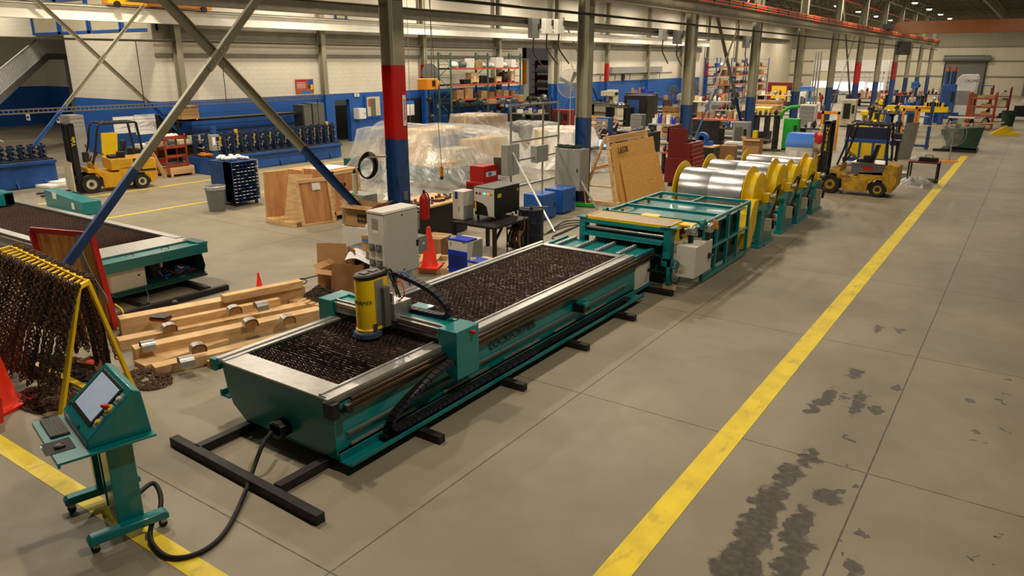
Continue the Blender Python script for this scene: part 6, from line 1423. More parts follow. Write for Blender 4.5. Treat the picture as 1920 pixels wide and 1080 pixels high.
for k, (pa, pb, lab) in enumerate((((48, 213), (57, 226), 'small white notice on the blue wall left of the office corner'), ((105, 218), (114, 231), 'white notice on the blue pillar at the office corner'), ((118, 218), (127, 232), 'white notice next to the grey cabinet behind the mast'))):
    p, r_ = Y(*pa, YC-.02), Y(*pb, YC-.02); T = TT('wall_sign', lab, 'sign', (p.x, YC-.03, r_.z)); b = T.b('paper'); b.box(p.x, YC-.03, r_.z, r_.x, YC-.005, p.z); b.box(p.x+.08, YC-.034, r_.z+.1, r_.x-.08, YC-.03, r_.z+.2, 'ink'); b.build('plate', T.o)

# ================================================================ left aisle floor items
T = TT('parts_bin_cabinet', 'blue small parts bin cabinet on casters by the grey trash can', 'cabinet', (-18.75, 13.0, 0)); x0, x1, y0, y1, H_ = -19.35, -18.30, 12.62, 13.5, 1.27
b = T.b('blue_dark'); b.box(x0, y0, .12, x1-.4, y1, H_); b.box(x1-.4, y0, .12, x1, y0+.02, H_); b.box(x1-.4, y1-.02, .12, x1, y1, H_, 'white')
for k in range(13): z = .12+k*(H_-.14)/12; b.box(x1-.4, y0, z, x1, y1, z+.012)
for k in range(8): y = y0+k*(y1-y0-.01)/7; b.box(x1-.4, y, .12, x1-.02, y+.01, H_)
b.build('bin_case', T.o); b = T.b('paper'); q = random.Random(5)
for k in range(12):
    for j in range(7):
        if q.random() < .7: z = .135+k*(H_-.14)/12; y = y0+j*(y1-y0)/7+.02; b.box(x1, y, z-.012, x1+.003, y+.08, z+.008)
b.build('bin_labels', T.o)
for x in (x0+.1, x1-.1):
    for y in (y0+.1, y1-.1): b = T.b('black'); b.cyl((x-.02, y, .05), (x+.02, y, .05), .05); b.box(x-.015, y-.015, .05, x+.015, y+.015, .12); b.build('caster', T.o)
b = B('paper'); q = random.Random(6)
for k in range(26): b.sphere((q.uniform(-.4, .4), q.uniform(-.32, .32), .04+q.uniform(0, .05)), .07, n=7, k=5, sc=(1.2, 1, .7))
solo(b, 'rag_heap', 'heap of white rags on top of the blue bin cabinet', 'rags', (-18.85, 13.05, H_), kind='stuff')
T = thing('trash_can', 'grey round trash can with clear liner on the left aisle floor', 'trash can', (-18.35, 12.05, 0)); b = B('grey_plastic'); b.lathe([(.2, 0), (.21, .01), (.26, .62), (.275, .62), (.28, .68), (.262, .68), (.2, .03)], n=26, cap=False); b.build('can_body', T); b = B('milky_wrap'); b.lathe([(.285, .6), (.29, .69), (.26, .7), (.25, .5)], n=26, cap=False); b.build('liner', T)
# crates
T = TT('shipping_crate', 'big plywood shipping crate on skids, right one of the crate group', 'crate', (-15.2, 13.4, 0)); x0, x1, y0, y1 = -15.7, -14.62, 12.95, 13.95
b = T.b('ply'); b.box(x0, y0, .12, x1, y1, 1.28); b.build('plywood_panel', T.o); b = T.b('pine')
for y in (y0, y1-.08): b.box(x1, y, .12, x1+.02, y+.08, 1.28)
b.box(x1, y0, 1.18, x1+.02, y1, 1.28); b.box(x1, y0, .12, x1+.02, y1, .22)
for x in (x0, x1-.08): b.box(x, y0-.02, .12, x+.08, y0, 1.28)
b.build_each('batten', T.o)
for y in (y0, (y0+y1)/2-.05, y1-.1): b = T.b('pine_end'); b.box(x0, y, 0, x1+.02, y+.1, .12); b.build('skid', T.o)
b = T.b('ink'); b.box(x1+.001, y0+.25, .85, x1+.004, y0+.29, .95); b.box(x1+.001, y0+.36, .85, x1+.004, y0+.38, .95); b.box(x1+.001, y0+.42, .85, x1+.004, y0+.5, .94); b.build('stencil_mark', T.o)
pallet('pine pallet under the leaning plywood sheets left of the crates', (-15.35, 12.25, 0), 0, 1.1, .9)
def leaning(label, name, p0, p1, hgt, lean, m, framed=False, z0=0):
    p0, p1 = Vector(p0), Vector(p1); T = TT(name, label, 'board', ((p0.x+p1.x)/2, (p0.y+p1.y)/2, z0)); up = Vector((lean[0], lean[1], 1)).normalized()*hgt; nrm = (p1-p0).cross(up).normalized()*.025; o = Vector((0, 0, z0))
    b = T.b(m); v = [p0+o, p1+o, p1+o+up, p0+o+up]; b.add(v+[q_-nrm for q_ in v], [(0, 1, 2, 3), (7, 6, 5, 4), (0, 4, 5, 1), (1, 5, 6, 2), (2, 6, 7, 3), (3, 7, 4, 0)]); b.build('sheet', T.o)
    if framed:
        b = T.b('pine'); n_ = nrm*1.2
        for (a, c) in ((v[0], v[1]), (v[1], v[2]), (v[2], v[3]), (v[3], v[0])): b.bar(a+n_, c+n_, .03, .09)
        b.build('frame', T.o)
        b = T.b('paper'); c = v[3].lerp(v[2], .45)-up*.22+nrm*1.1; d = (p1-p0).normalized(); b.quad(c, c+d*.22, c+d*.22+up*.16, c+up*.16); b.build('paper_label', T.o)
    return T
leaning('reddish plywood sheet leaning at the left of the crate group', 'plywood_sheet', (-15.95, 11.85, 0), (-15.5, 12.6, 0), 1.28, (-.08, .1), 'ply')
leaning('pale yellow plywood sheet leaning on the pallet at an angle', 'plywood_sheet', (-15.4, 12.0, .12), (-14.85, 12.3, .12), 1.15, (.0, .22), 'pine', z0=0)
leaning('framed plywood door panel with paper label leaning in front of the crates', 'framed_plywood_sheet', (-14.75, 12.05, 0), (-14.5, 12.85, 0), 1.12, (-.12, .0), 'ply', True)
T = TT('shipping_crate', 'second plywood crate behind the framed door panel', 'crate', (-15.9, 13.4, 0)); b = T.b('ply'); b.box(-16.3, 12.95, .12, -15.72, 13.8, 1.22); b.box(-16.3, 12.95, 0, -15.72, 13.8, .12, 'pine_end'); b.build('box_body', T.o, bev=.005)
b = B('paper'); b.box(-.35, -.4, 0, .35, .4, .02); solo(b, 'paper_sheet', 'white sheet lying on top of the big plywood crate', 'paper', (-15.2, 13.4, 1.285), .1)
# orange cart with boards and floor box
T = TT('parts_rack_cart', 'tall orange rolling rack with slanted tiers beside the roll former', 'cart', (-25.4, 15.1, 0)); x0, x1, y0, y1 = -25.75, -25.15, 14.75, 15.55
b = T.b('orange_red')
for x in (x0, x1):
    for y in (y0, y1): b.box(x-.025, y-.025, .1, x+.025, y+.025, 1.5)
b.build('frame', T.o)
for z in (.3, .62, .95, 1.28): b = T.b('orange_red'); b.prism([(x0, z), (x1, z+.06), (x1, z+.16), (x1-.02, z+.16), (x1-.02, z+.08), (x0, z+.02)], y0, y1, 'y'); b.build('tray', T.o)
for x in (x0, x1):
    for y in (y0, y1): b = T.b('black'); b.cyl((x-.02, y, .06), (x+.02, y, .06), .06); b.build('caster', T.o)
b = B('paper'); q = random.Random(3)
for k in range(10): b.sphere((q.uniform(-.2, .2), q.uniform(-.3, .3), .05), .08, n=7, k=5)
solo(b, 'rag_heap', 'white rags on the top tier of the orange rack', 'rags', (-25.45, 15.15, 1.37), kind='stuff')
T = leaning('pale board leaning on the left side of the orange rack', 'timber_board', (-25.3, 14.62, 0), (-25.15, 14.66, 0), 1.35, (-.15, -.3), 'pine')
T = TT('wooden_box', 'low pine box on the floor left of the orange rack, blue tray inside', 'box', (-25.1, 14.3, 0)); c = Z(335, 328); b = T.b('pine'); b.box(c.x-.35, c.y-.5, .08, c.x+.35, c.y+.45, .34); b.box(c.x-.35, c.y-.48, 0, c.x+.35, c.y-.4, .08); b.box(c.x-.35, c.y+.35, 0, c.x+.35, c.y+.43, .08); b.build('box_body', T.o, bev=.004)
b = B('chiller_blue'); b.box(-.15, -.22, 0, .15, .22, .09); solo(b, 'parts_bin', 'small blue tray on the low pine box', 'tray', (c.x, c.y+.1, .34), bev=.01)
b = B('paper'); b.box(-.5, -.9, 0, .5, .9, .1); b.box(-.3, -.5, .1, .4, .6, .16); solo(b, 'foam_sheets', 'stack of white sheets on the floor ahead of the forklift', 'sheets', tuple(Z(122, 345, 0)), .2, bev=.02)

# ================================================================ plastic wrapped machines
def drape(label, base, top, loc, ztop, zbot=.05, mat_='clear_wrap', seed=1, name='plastic_cover', flare=.25, rings=9, amp=.10):
    """sheet thrown over a machine: top outline pulled in, folds deepening towards the floor; outlines are lists of (x, y)"""
    q = random.Random(seed); N_ = 96
    def resample(poly):
        P = [Vector((x, y, 0)) for x, y in poly]; P.append(P[0]); L = [0]
        for i in range(1, len(P)): L.append(L[-1]+(P[i]-P[i-1]).length)
        out = []; j = 0
        for k in range(N_):
            s_ = L[-1]*k/N_
            while L[j+1] < s_: j += 1
            out.append(P[j].lerp(P[j+1], (s_-L[j])/(L[j+1]-L[j])))
        return out
    bo, to = resample(base), resample([p[:2] for p in top]); zt = []
    cx = sum(p.x for p in bo)/N_; cy = sum(p.y for p in bo)/N_
    # align the start angle
    tops = [Vector(p) for p in top]
    def ztop_at(p):
        w_ = s_ = 0
        for t_ in tops: d = max(.05, (Vector((t_.x, t_.y))-Vector((p.x, p.y))).length); a = 1/d**3; w_ += a; s_ += a*t_.z
        return s_/w_
    a0 = min(range(N_), key=lambda i: (bo[i]-to[0]).length); bo = bo[a0:]+bo[:a0]
    ph = [q.uniform(0, 6.28) for _ in range(6)]; vs = []
    for r_ in range(rings+1):
        u = r_/rings
        for i in range(N_):
            t_, b_ = to[i], bo[i]; e = u**1.25; p = t_.lerp(b_, e); z1 = ztop_at(t_); z = z1+(zbot-z1)*u
            rad = Vector((p.x-cx, p.y-cy, 0)).normalized(); th = 2*pi*i/N_
            f = sin(11*th+ph[0]+u*1.3)*.5+sin(23*th+ph[1]-u)*.35+sin(37*th+ph[2]+2*u)*.25
            p = p+rad*(f*amp*u+flare*u**6); z -= 0
            vs.append((p.x, p.y, z+(sin(9*th+ph[3])*.04 if r_ == rings else 0)+ (.03*sin(5*th+ph[4]) if r_ == 0 else 0)))
    fs = [(r_*N_+i, r_*N_+(i+1) % N_, (r_+1)*N_+(i+1) % N_, (r_+1)*N_+i) for r_ in range(rings) for i in range(N_)]
    # crown: inner ring towards the centre
    k0 = len(vs); zc = sum(t_.z for t_ in tops)/len(tops)
    for s_ in (.66, .33):
        for i in range(N_):
            p = to[i]*s_+Vector((sum(t.x for t in to)/N_, sum(t.y for t in to)/N_, 0))*(1-s_); z = ztop_at(to[i])*s_+zc*(1-s_); vs.append((p.x, p.y, z+.05*(1-s_)+.04*sin(.9*i+ph[5])*s_))
    vs.append((sum(t.x for t in to)/N_, sum(t.y for t in to)/N_, zc+.06))
    fs += [((i+1) % N_, i, k0+i, k0+(i+1) % N_) for i in range(N_)]+[(k0+(i+1) % N_, k0+i, k0+N_+i, k0+N_+(i+1) % N_) for i in range(N_)]+[(k0+N_+(i+1) % N_, k0+N_+i, len(vs)-1) for i in range(N_)]
    T = TT(name, label, 'plastic sheet', loc); b = T.b(mat_); b.add(vs, fs); b.build('sheet', T.o, sharp=180)
    return T
# big machine under clear sheet
T = TT('wrapped_machine', 'teal machine with crates under the large clear plastic sheet', 'machine', (-17.2, 19.5, 0))
b = T.b('teal_dark'); b.box(-19.6, 18.0, .25, -14.9, 21.5, .75); b.box(-18.8, 18.2, .1, -15.1, 21.8, .25, 'pine'); b.build('machine_base', T.o)
b = T.b('pine'); b.box(-18.9, 18.1, .75, -14.8, 18.4, .95); b.box(-17.2, 18.4, .75, -16.0, 20.2, 1.85); b.box(-15.7, 19.6, .75, -15.0, 21.4, 1.5); b.box(-15.7, 18.4, .75, -14.9, 19.4, 1.3, 'tan'); b.build('crate_load', T.o)
b = T.b('blue_dark'); b.box(-15.9, 18.6, .8, -15.75, 20.6, 1.65); b.box(-18.8, 19, .75, -17.4, 21.5, 1.4, 'teal'); b.box(-17.1, 18.25, 1.0, -16.9, 18.3, 1.7, 'yellow'); b.cyl((-18.3, 18.7, .75), (-18.3, 18.7, 1.5), .15, 'galv'); b.build('machine_parts', T.o)
drape('large clear plastic sheet draped over the machine behind the red column', [(-19.2, 17.1), (-15.2, 16.6), (-13.8, 18.8), (-13.7, 22.2), (-17, 23.4), (-22.6, 21.6)], [(-19.6, 18.7, 1.7), (-17.3, 18.0, 2.1), (-15.3, 18.3, 2.08), (-14.7, 19.4, 1.75), (-14.6, 21.6, 1.6), (-17, 22, 1.8), (-20.2, 20.8, 1.65)], (-17.2, 19.7, 0), 2.1, .02)
c = Z(897, 214, 1.95)
T = TT('wrapped_machine', 'pale crate stack under the far clear sheet with yellow strap', 'crate', (c.x, c.y, 0)); b = T.b('cardboard'); b.box(c.x-.8, c.y-.7, .1, c.x+.8, c.y+.8, 1.9); b.box(c.x-.2, c.y-.72, .1, c.x-.1, c.y-.7, 1.9, 'yellow'); b.build('crate_load', T.o)
drape('clear sheet with yellow strap over the far crate stack', [(c.x-2.2, c.y-1.6), (c.x+2.0, c.y-1.6), (c.x+2.1, c.y+1.6), (c.x-2.2, c.y+1.6)], [(c.x-.85, c.y-.75, 1.95), (c.x+.85, c.y-.75, 1.97), (c.x+.85, c.y+.85, 1.95), (c.x-.85, c.y+.85, 1.93)], (c.x, c.y, 0), 1.95, .3, seed=4, flare=.1)
c = Z(1000, 228, 1.55)
T = TT('wrapped_crate', 'dark grey cabinet with cartons under film behind the tube frame', 'crate', (c.x, c.y, 0)); b = T.b('cab_dark'); b.box(c.x-.9, c.y-.7, .1, c.x+.7, c.y+.7, 1.5); b.box(c.x-.9, c.y-1.1, .1, c.x+.5, c.y-.75, .8, 'cardboard'); b.build('crate_load', T.o)
drape('milky film over the dark grey cabinet behind the tube frame', [(c.x-1.2, c.y-1.4), (c.x+1.2, c.y-1.4), (c.x+1.2, c.y+1.1), (c.x-1.2, c.y+1.1)], [(c.x-.95, c.y-.8, 1.52), (c.x+.75, c.y-.8, 1.54), (c.x+.75, c.y+.75, 1.52), (c.x-.95, c.y+.75, 1.53)], (c.x, c.y, 0), 1.5, .1, 'clear_wrap', 8, amp=.06)
c = Z(1055, 238, 1.5)
T = TT('wrapped_crate', 'brown crate under film beside the blue column foot', 'crate', (c.x, c.y, 0)); b = T.b('cardboard'); b.box(c.x-.8, c.y-.8, .1, c.x+.9, c.y+.8, 1.45); b.box(c.x-.6, c.y-.82, .1, c.x-.45, c.y-.8, 1.45, 'gold_label'); b.build('crate_load', T.o)
drape('milky film over the brown crate beside the blue column foot', [(c.x-1.3, c.y-1.5), (c.x+2.1, c.y-1.5), (c.x+2.1, c.y+1.1), (c.x-1.3, c.y+1.1)], [(c.x-.85, c.y-.85, 1.48), (c.x+.95, c.y-.85, 1.47), (c.x+.95, c.y+.85, 1.47), (c.x-.85, c.y+.85, 1.48)], (c.x, c.y, 0), 1.5, .05, 'milky_wrap', 12, amp=.08)
c = Z(1722, 340)
def lump(label, c, rx, ry, h, m, seed, name, cat, kind=None):
    q = random.Random(seed); N_ = 40; K = 10; vs = []; ph = [q.uniform(0, 6.3) for _ in range(5)]
    for k in range(K+1):
        for i in range(N_):
            th = 2*pi*i/N_; u = k/K; r_ = u*(1+.08*sin(3*th+ph[0])+.04*sin(7*th+ph[1])); z = h*(1-u**2)**.8*(1+.16*sin(4*th+ph[2]+u*4)+.12*sin(9*th+ph[3]-u*7)) if u < 1 else 0
            vs.append((rx*r_*cos(th), ry*r_*sin(th), max(0, z)))
    b = B(m); b.add(vs, [(k*N_+i, k*N_+(i+1) % N_, (k+1)*N_+(i+1) % N_, (k+1)*N_+i) for k in range(K) for i in range(N_)]); o = b.build(name, None, tuple(c), 0, sharp=60); tag(o, label, cat, None, kind); return o
lump('crumpled heap of clear plastic film on the floor right of the forklift', Z(1716, 348), .75, .5, .26, 'milky_wrap', 3, 'plastic_heap', 'plastic')
b = B('cab_mid'); b.box(-.15, -.2, 0, .15, .2, .22); b.box(-.12, -.18, .22, .12, .18, .235, 'white'); solo(b, 'metal_box', 'small grey metal box beside the crumpled plastic heap', 'box', tuple(Z(1690, 335)), .4, bev=.01)

# ================================================================ aisle edge: cart, fan, skips, ramp
T = TT('service_cart', 'two tier brown cart with black tool case by the yellow line', 'cart', (-2.9, 30, 0)); a, c = Z(1708, 300, .78), Z(1762, 306, .78); x0, x1, y0, y1 = a.x, c.x, c.y-.15, c.y+.5
b = T.b('grime')
for x in (x0+.03, x1-.03):
    for y in (y0, y1): b.box(x-.025, y-.025, 0, x+.025, y+.025, .8)
b.build_each('leg', T.o); b = T.b('dark_red'); b.box(x0, y0-.05, .76, x1, y1+.05, .8); b.build('top_shelf', T.o); b = T.b('grime'); b.box(x0, y0-.05, .15, x1, y1+.05, .19); b.build('lower_shelf', T.o)
b = B('black'); b.box(-.28, -.14, 0, .28, .14, .13); b.box(-.12, -.01, .13, -.1, .01, .2); b.box(.1, -.01, .13, .12, .01, .2); b.box(-.12, -.01, .19, .12, .01, .21); solo(b, 'tool_case', 'black tool case with handle on the brown cart', 'case', ((x0+x1)/2+.1, (y0+y1)/2, .8), 0, bev=.01)
b = B('milky_wrap'); b.sphere((0, 0, .06), .13, sc=(1, 1, .6)); solo(b, 'plastic_bag', 'small clear bag on the left end of the brown cart', 'bag', (x0+.12, (y0+y1)/2, .8))
def pedestal_fan(label, loc, h, r, rz, m='cab_mid', pole=True):
    T = thing('pedestal_fan', label, 'fan', loc, rz); b = B('galv')
    b.cyl((0, 0, 0), (0, 0, .03), .35, 'hoist' if pole else 'black'); b.cyl((0, 0, 0), (0, 0, h), .025); b.build('stand', T)
    b = B(m)
    for k in range(9): q_ = r*(k+1)/9; b.tube([(-.1+.0*k, q_*cos(2*pi*i/24), h+q_*sin(2*pi*i/24)) for i in range(25)], .007, n=4, smooth=False)
    for k in range(36): t = 2*pi*k/36; b.bar((-.1, 0, h), (-.1, r*cos(t), h+r*sin(t)), .006, .006)
    b.tube([(.08, r*cos(2*pi*i/24), h+r*sin(2*pi*i/24)) for i in range(25)], .014, n=5, smooth=False); b.build('wire_cage', T)
    b = B('cab_dark')
    for k in range(4):
        t = pi/2*k+.4; d = Vector((0, cos(t), sin(t))); e = Vector((0, -sin(t), cos(t))); c = Vector((-.02, 0, h)); b.add([c+d*.05-e*.05, c+d*r*.85-e*.1+Vector((-.04, 0, 0)), c+d*r*.9+e*.12+Vector((.04, 0, 0)), c+d*.05+e*.06], [(0, 1, 2, 3), (3, 2, 1, 0)])
    b.build('blade', T); b = B('black'); b.cyl((-.05, 0, h), (.22, 0, h), .09); b.build('motor', T); return T
pedestal_fan('round pedestal fan with pole in front of the dark green skip', tuple(Z(1779, 303)), 1.15, .5, radians(60))
T = TT('tipping_skip', 'dark green self tipping skip standing at the end of the yellow line', 'skip', (-2.5, 40, 0)); a = Z(1785, 285); c = Z(1830, 287)
b = T.b('green_dark'); x0, x1, y0, y1 = -3.4, -1.75, 39.7, 41.3
b.prism([(x0, .95), (x0+.35, .25), (x1-.15, .2), (x1, 1.15), (x1-.05, 1.15), (x0+.05, .98)], y0, y1, 'y'); b.build('hopper', T.o); b = T.b('black'); b.box(x0+.1, y0+.1, 0, x1-.1, y1-.1, .12); b.box(x0-.2, y0, 0, x0+.4, y0+.2, .1); b.build('base_frame', T.o)
b = T.b('grime'); b.box(x0+.1, y0+.1, .8, x1-.1, y1-.1, .9); b.build('scrap_fill', T.o)
b = B('pine'); b.bar((-1.9, 0, 0), (1.9, 0, .35), .1, .04); solo(b, 'timber_board', 'long pale plank resting across the green skip', 'plank', (-2.9, 39.6, 1.05), .05)
T = TT('trash_bin', 'dark grey bin under the pale topped trestle table', 'bin', (-3.6, 42.5, 0)); b = T.b('cab_dark'); c = Z(1803, 232, 1.0); b.box(c.x-.4, c.y-.4, 0, c.x+.4, c.y+.4, .85); b.build('bin_body', T.o, bev=.03)
T = TT('trestle_table', 'pale topped work table on black trestle legs before the yellow machine', 'table', (-3.7, 45, 0)); c1, c2 = Z(1778, 219, 1.0), Z(1828, 220, 1.0)
b = T.b('tan'); b.box(c1.x, c1.y-.3, .95, c2.x, c1.y+.7, 1.0); b.build('table_top', T.o)
for x in (c1.x+.1, c2.x-.1): b = T.b('black'); b.bar((x-.25, c1.y-.2, 0), (x, c1.y, .95), .06, .06); b.bar((x+.25, c1.y+.6, 0), (x, c1.y+.4, .95), .06, .06); b.build('trestle_leg', T.o)
T = TT('floor_ramp', 'bright yellow folded ramp plates lying on the aisle floor', 'ramp', (-1.4, 51, 0)); a = Z(1848, 250)
b = T.b('yellow'); b.add([(-1.9, 50.2, .0), (-1.35, 50.0, .42), (-1.2, 52.6, .42), (-1.8, 52.8, 0), (-.85, 50.0, .0), (-.7, 52.4, .0)], [(0, 1, 2, 3), (1, 4, 5, 2), (0, 4, 1), (3, 2, 5)]); b.box(-.9, 50.4, 0, -.45, 50.6, .2); b.build('ramp_plate', T.o, bev=.01)
T = TT('scrap_rack', 'rust brown rolling rack of parts beside the aisle at right', 'rack', (-2.2, 54, 0)); a = Z(1845, 240); x0, x1, y0, y1 = -3.3, -2.0, 53.5, 55
b = T.b('orange_red')
for x in (x0, x1):
    for y in (y0, y1): b.box(x-.04, y-.04, 0, x+.04, y+.04, 2.2)
for z in (.3, .8, 1.3, 1.8): b.box(x0, y0, z, x1, y1, z+.05)
b.build('frame', T.o)
for z, w_ in ((.35, 'bottom'), (.85, 'second'), (1.35, 'third'), (1.85, 'top')): stock('@ on the %s tier of the rust brown rack' % w_, x0, x1-.05, y0+.05, y1-.05, z, ['rust', 'steel', 'cardboard', 'dark_red', 'grime'], 3, .4)
T = TT('scrap_rack', 'second dark red rack of parts farther along the right aisle', 'rack', (-2.2, 62, 0)); x0, x1, y0, y1 = -2.6, -1.5, 60.5, 62.5
b = T.b('dark_red')
for x in (x0, x1):
    for y in (y0, y1): b.box(x-.04, y-.04, 0, x+.04, y+.04, 2.3)
for z in (.3, 1.0, 1.7): b.box(x0, y0, z, x1, y1, z+.05)
b.build('frame', T.o)
for z, w_ in ((.35, 'bottom'), (1.05, 'middle'), (1.75, 'top')): stock('@ on the %s tier of the dark red rack' % w_, x0, x1-.05, y0+.05, y1-.05, z, ['rust', 'tan', 'cardboard', 'dark_red', 'grime'], 3, .5)
T = thing('trash_can', 'dark grey trash can between the racks on the right aisle', 'trash can', (-1.3, 58, 0)); b = B('green_dark'); b.lathe([(.32, 0), (.42, .95), (.4, .95), (.3, .05)], n=20, cap=False); b.build('can_body', T)
T = cabinet('tool_trolley', 'small dark trolley loaded with white goods at the right edge', 'trolley', -1.2, -.2, 64, 65, .25, 1.0, 'black', 'y')
stock('@ on the small dark trolley at the right edge', -1.2, -.2, 64, 65, 1.0, ['white', 'cab_dark', 'tan'], 3, .5)

# ================================================================ bounded background machines along the column row
def machine(label, pl, pr, yt, h, m1, m2='cab_dark', name='machine_tool', cat='machine', style=0, asp=.7, z0=0):
    yt = max(yt, 128); a, c = Z(pl, yt, h+z0), Z(pr, yt, h+z0); mid = Z((pl+pr)/2, yt, h+z0); W_ = (c-a).length/(cos(YAW)+sin(YAW)*asp); D_ = W_*asp
    if mid.x-W_/2 < -28.1: mid = mid*((28.1-W_/2)/-mid.x)
    if name in ('machine_tool',) and -12.2 < mid.x < -9.2 and min(abs(mid.y-y_) for y_ in CY) < D_/2+.3: mid.x -= 1.2
    T = thing(name, label, cat, (mid.x, mid.y, z0)); q = random.Random(int(pl*7+yt)); w_, d_ = W_/2, D_/2
    if style == 0:       # bench machine: base, table, column, head
        B(m1).box(-w_*.8, -d_*.7, 0, w_*.8, d_*.7, h*.45).build('base', T, bev=.02)
        B(m2).box(-w_, -d_, h*.45, w_, d_*.6, h*.52).build('work_table', T)
        B(m1).box(-w_*.3, d_*.2, h*.5, w_*.3, d_*.8, h).build('column', T, bev=.02)
        b = B(m1); b.box(-w_*.45, -d_*.5, h*.76, w_*.45, d_*.3, h*.96); b.cyl((0, -d_*.4, h*.55), (0, -d_*.4, h*.8), w_*.12, 'steel'); b.build('head', T, bev=.02)
        b = B('black'); b.cyl((w_*.45, -d_*.2, h*.86), (w_*.6, -d_*.2, h*.86), h*.06); b.cyl((-w_, -d_*.3, h*.48), (-w_*1.1, -d_*.3, h*.48), h*.06); b.build('hand_wheel', T)
    elif style == 1:     # enclosure
        B(m1).box(-w_, -d_, h*.04, w_, d_, h).build('enclosure', T, bev=.03)
        B(m2).box(-w_*.7, -d_-.02, h*.3, w_*.3, -d_, h*.85).build('door_window', T); B('black').box(w_*.5, -d_-.06, h*.5, w_*.85, -d_, h*.8).build('control_panel', T); B('black').box(-w_, -d_, 0, w_, d_, h*.04).build('plinth', T)
    elif style == 2:     # workbench with vice and items
        B(m1).box(-w_, -d_, h-.05, w_, d_, h).build('bench_top', T)
        for x in (-w_+.05, w_-.05): B(m2).box(x-.04, -d_+.03, 0, x+.04, d_-.03, h-.05).build('leg_frame', T)
        B(m2).box(-w_, -d_, h*.25, w_, d_, h*.28).build('lower_shelf', T)
    elif style == 3:     # panel / screen
        B(m1).box(-w_*1.2, -.03, 0, w_*1.2, .03, h).build('panel', T); B(m2).box(-w_*1.2, -.3, 0, -w_*1.1, .3, .06).build('foot', T)
    elif style == 4:     # lathe: long bed
        B(m1).box(-w_, -d_*.5, 0, -w_*.5, d_*.5, h*.6).build('pedestal', T); B(m1).box(w_*.5, -d_*.5, 0, w_, d_*.5, h*.6).build('pedestal', T)
        B(m2).box(-w_, -d_*.5, h*.6, w_, d_*.5, h*.7).build('bed', T); B(m1).box(-w_, -d_*.5, h*.7, -w_*.45, d_*.5, h).build('headstock', T, bev=.02)
        b = B('steel'); b.cyl((-w_*.45, 0, h*.85), (-w_*.3, 0, h*.85), h*.1); b.box(0, -d_*.6, h*.7, w_*.3, d_*.5, h*.82); b.build('chuck', T)
    elif style == 5:     # drawer cabinet
        B(m1).box(-w_, -d_, .08, w_, d_, h).build('case', T, bev=.01)
        n = 7
        for k in range(n): z = .12+k*(h-.16)/n; b = B(m2); b.box(-w_+.03, -d_-.02, z, w_-.03, -d_, z+(h-.16)/n-.02); dw = b.build('drawer', T); B('galv').box(-w_*.8, -d_-.035, z+(h-.16)/n-.06, w_*.8, -d_-.02, z+(h-.16)/n-.04).build('drawer_pull', dw)
        for x in (-w_+.08, w_-.08): B('black').cyl((x-.03, 0, .04), (x+.03, 0, .04), .04).build('caster', T)
    elif style == 6:     # stack of lumber or stillages
        k = 0; z = 0
        while z < h-.05:
            B(m1 if k % 2 == 0 else m2).box(-w_, -d_, z, w_, d_, z+h*.13).build('stacked_layer', T); z += h*.16; k += 1
            for x in (-w_*.8, 0, w_*.8): B(m2).box(x-.04, -d_, z-h*.03, x+.04, d_, z).build('spacer', T)
            if k > 5: break
    T['wd'] = 0; del T['wd']
    return T, mid, W_, D_
def on_top(res, h, label, mats, n=4, hmax=.3):
    T, c, w_, d_ = res; stock(label, c.x-w_*.4, c.x+w_*.4, c.y-d_*.48, c.y+d_*.48, h, mats, n, hmax)
def spread(res, h, where, mats, n=4, hmax=.3):
    """goods spread along x across a bench"""
    T, c, w_, d_ = res; q = random.Random(int(c.x*100)); st = w_*.95/n
    for k in range(n):
        m = q.choice(mats); ww = min(st*.85, .6)*q.uniform(.6, 1); hh = hmax*q.uniform(.35, 1); dd = min(d_*.6, ww*1.1); kind = KN[m]; nm = kind.split(' ')[-1]
        t = thing({'carton': 'cardboard_box', 'crate': 'wooden_crate', 'box': 'storage_box', 'tote': 'storage_tote', 'casting': 'iron_casting', 'motor': 'electric_motor', 'bundle': 'wrapped_bundle', 'part': 'machine_part', 'bin': 'parts_bin'}[nm], '%s %s, %s' % (SZ[q.randrange(6)], kind, where.replace('@', ORD[k])), nm, (c.x-w_*.475+st*(k+.5), c.y+q.uniform(-.1, .1)*d_, h), q.uniform(-.3, .3), 'goods '+where.split('@')[-1].strip())
        b = B(m)
        if nm in ('casting', 'part', 'motor'): b.cyl((-ww*.4, 0, hh*.45), (ww*.4, 0, hh*.45), hh*.4, n=10); b.box(-ww*.3, -dd*.3, 0, ww*.3, dd*.3, hh*.15); b.cyl((ww*.3, 0, hh*.45), (ww*.5, 0, hh*.45), hh*.14, 'steel', 8); b.box(-ww*.1, -dd*.1, hh*.6, ww*.15, dd*.1, hh)
        elif nm == 'bundle': b.sphere((0, 0, hh*.4), .5, sc=(ww, dd, hh*.85))
        else: b.box(-ww/2, -dd/2, 0, ww/2, dd/2, hh); b.box(-.02, -dd/2-.001, hh*.7, .02, dd/2+.001, hh+.001, 'tan')
        b.build('body', t)
M_ = machine
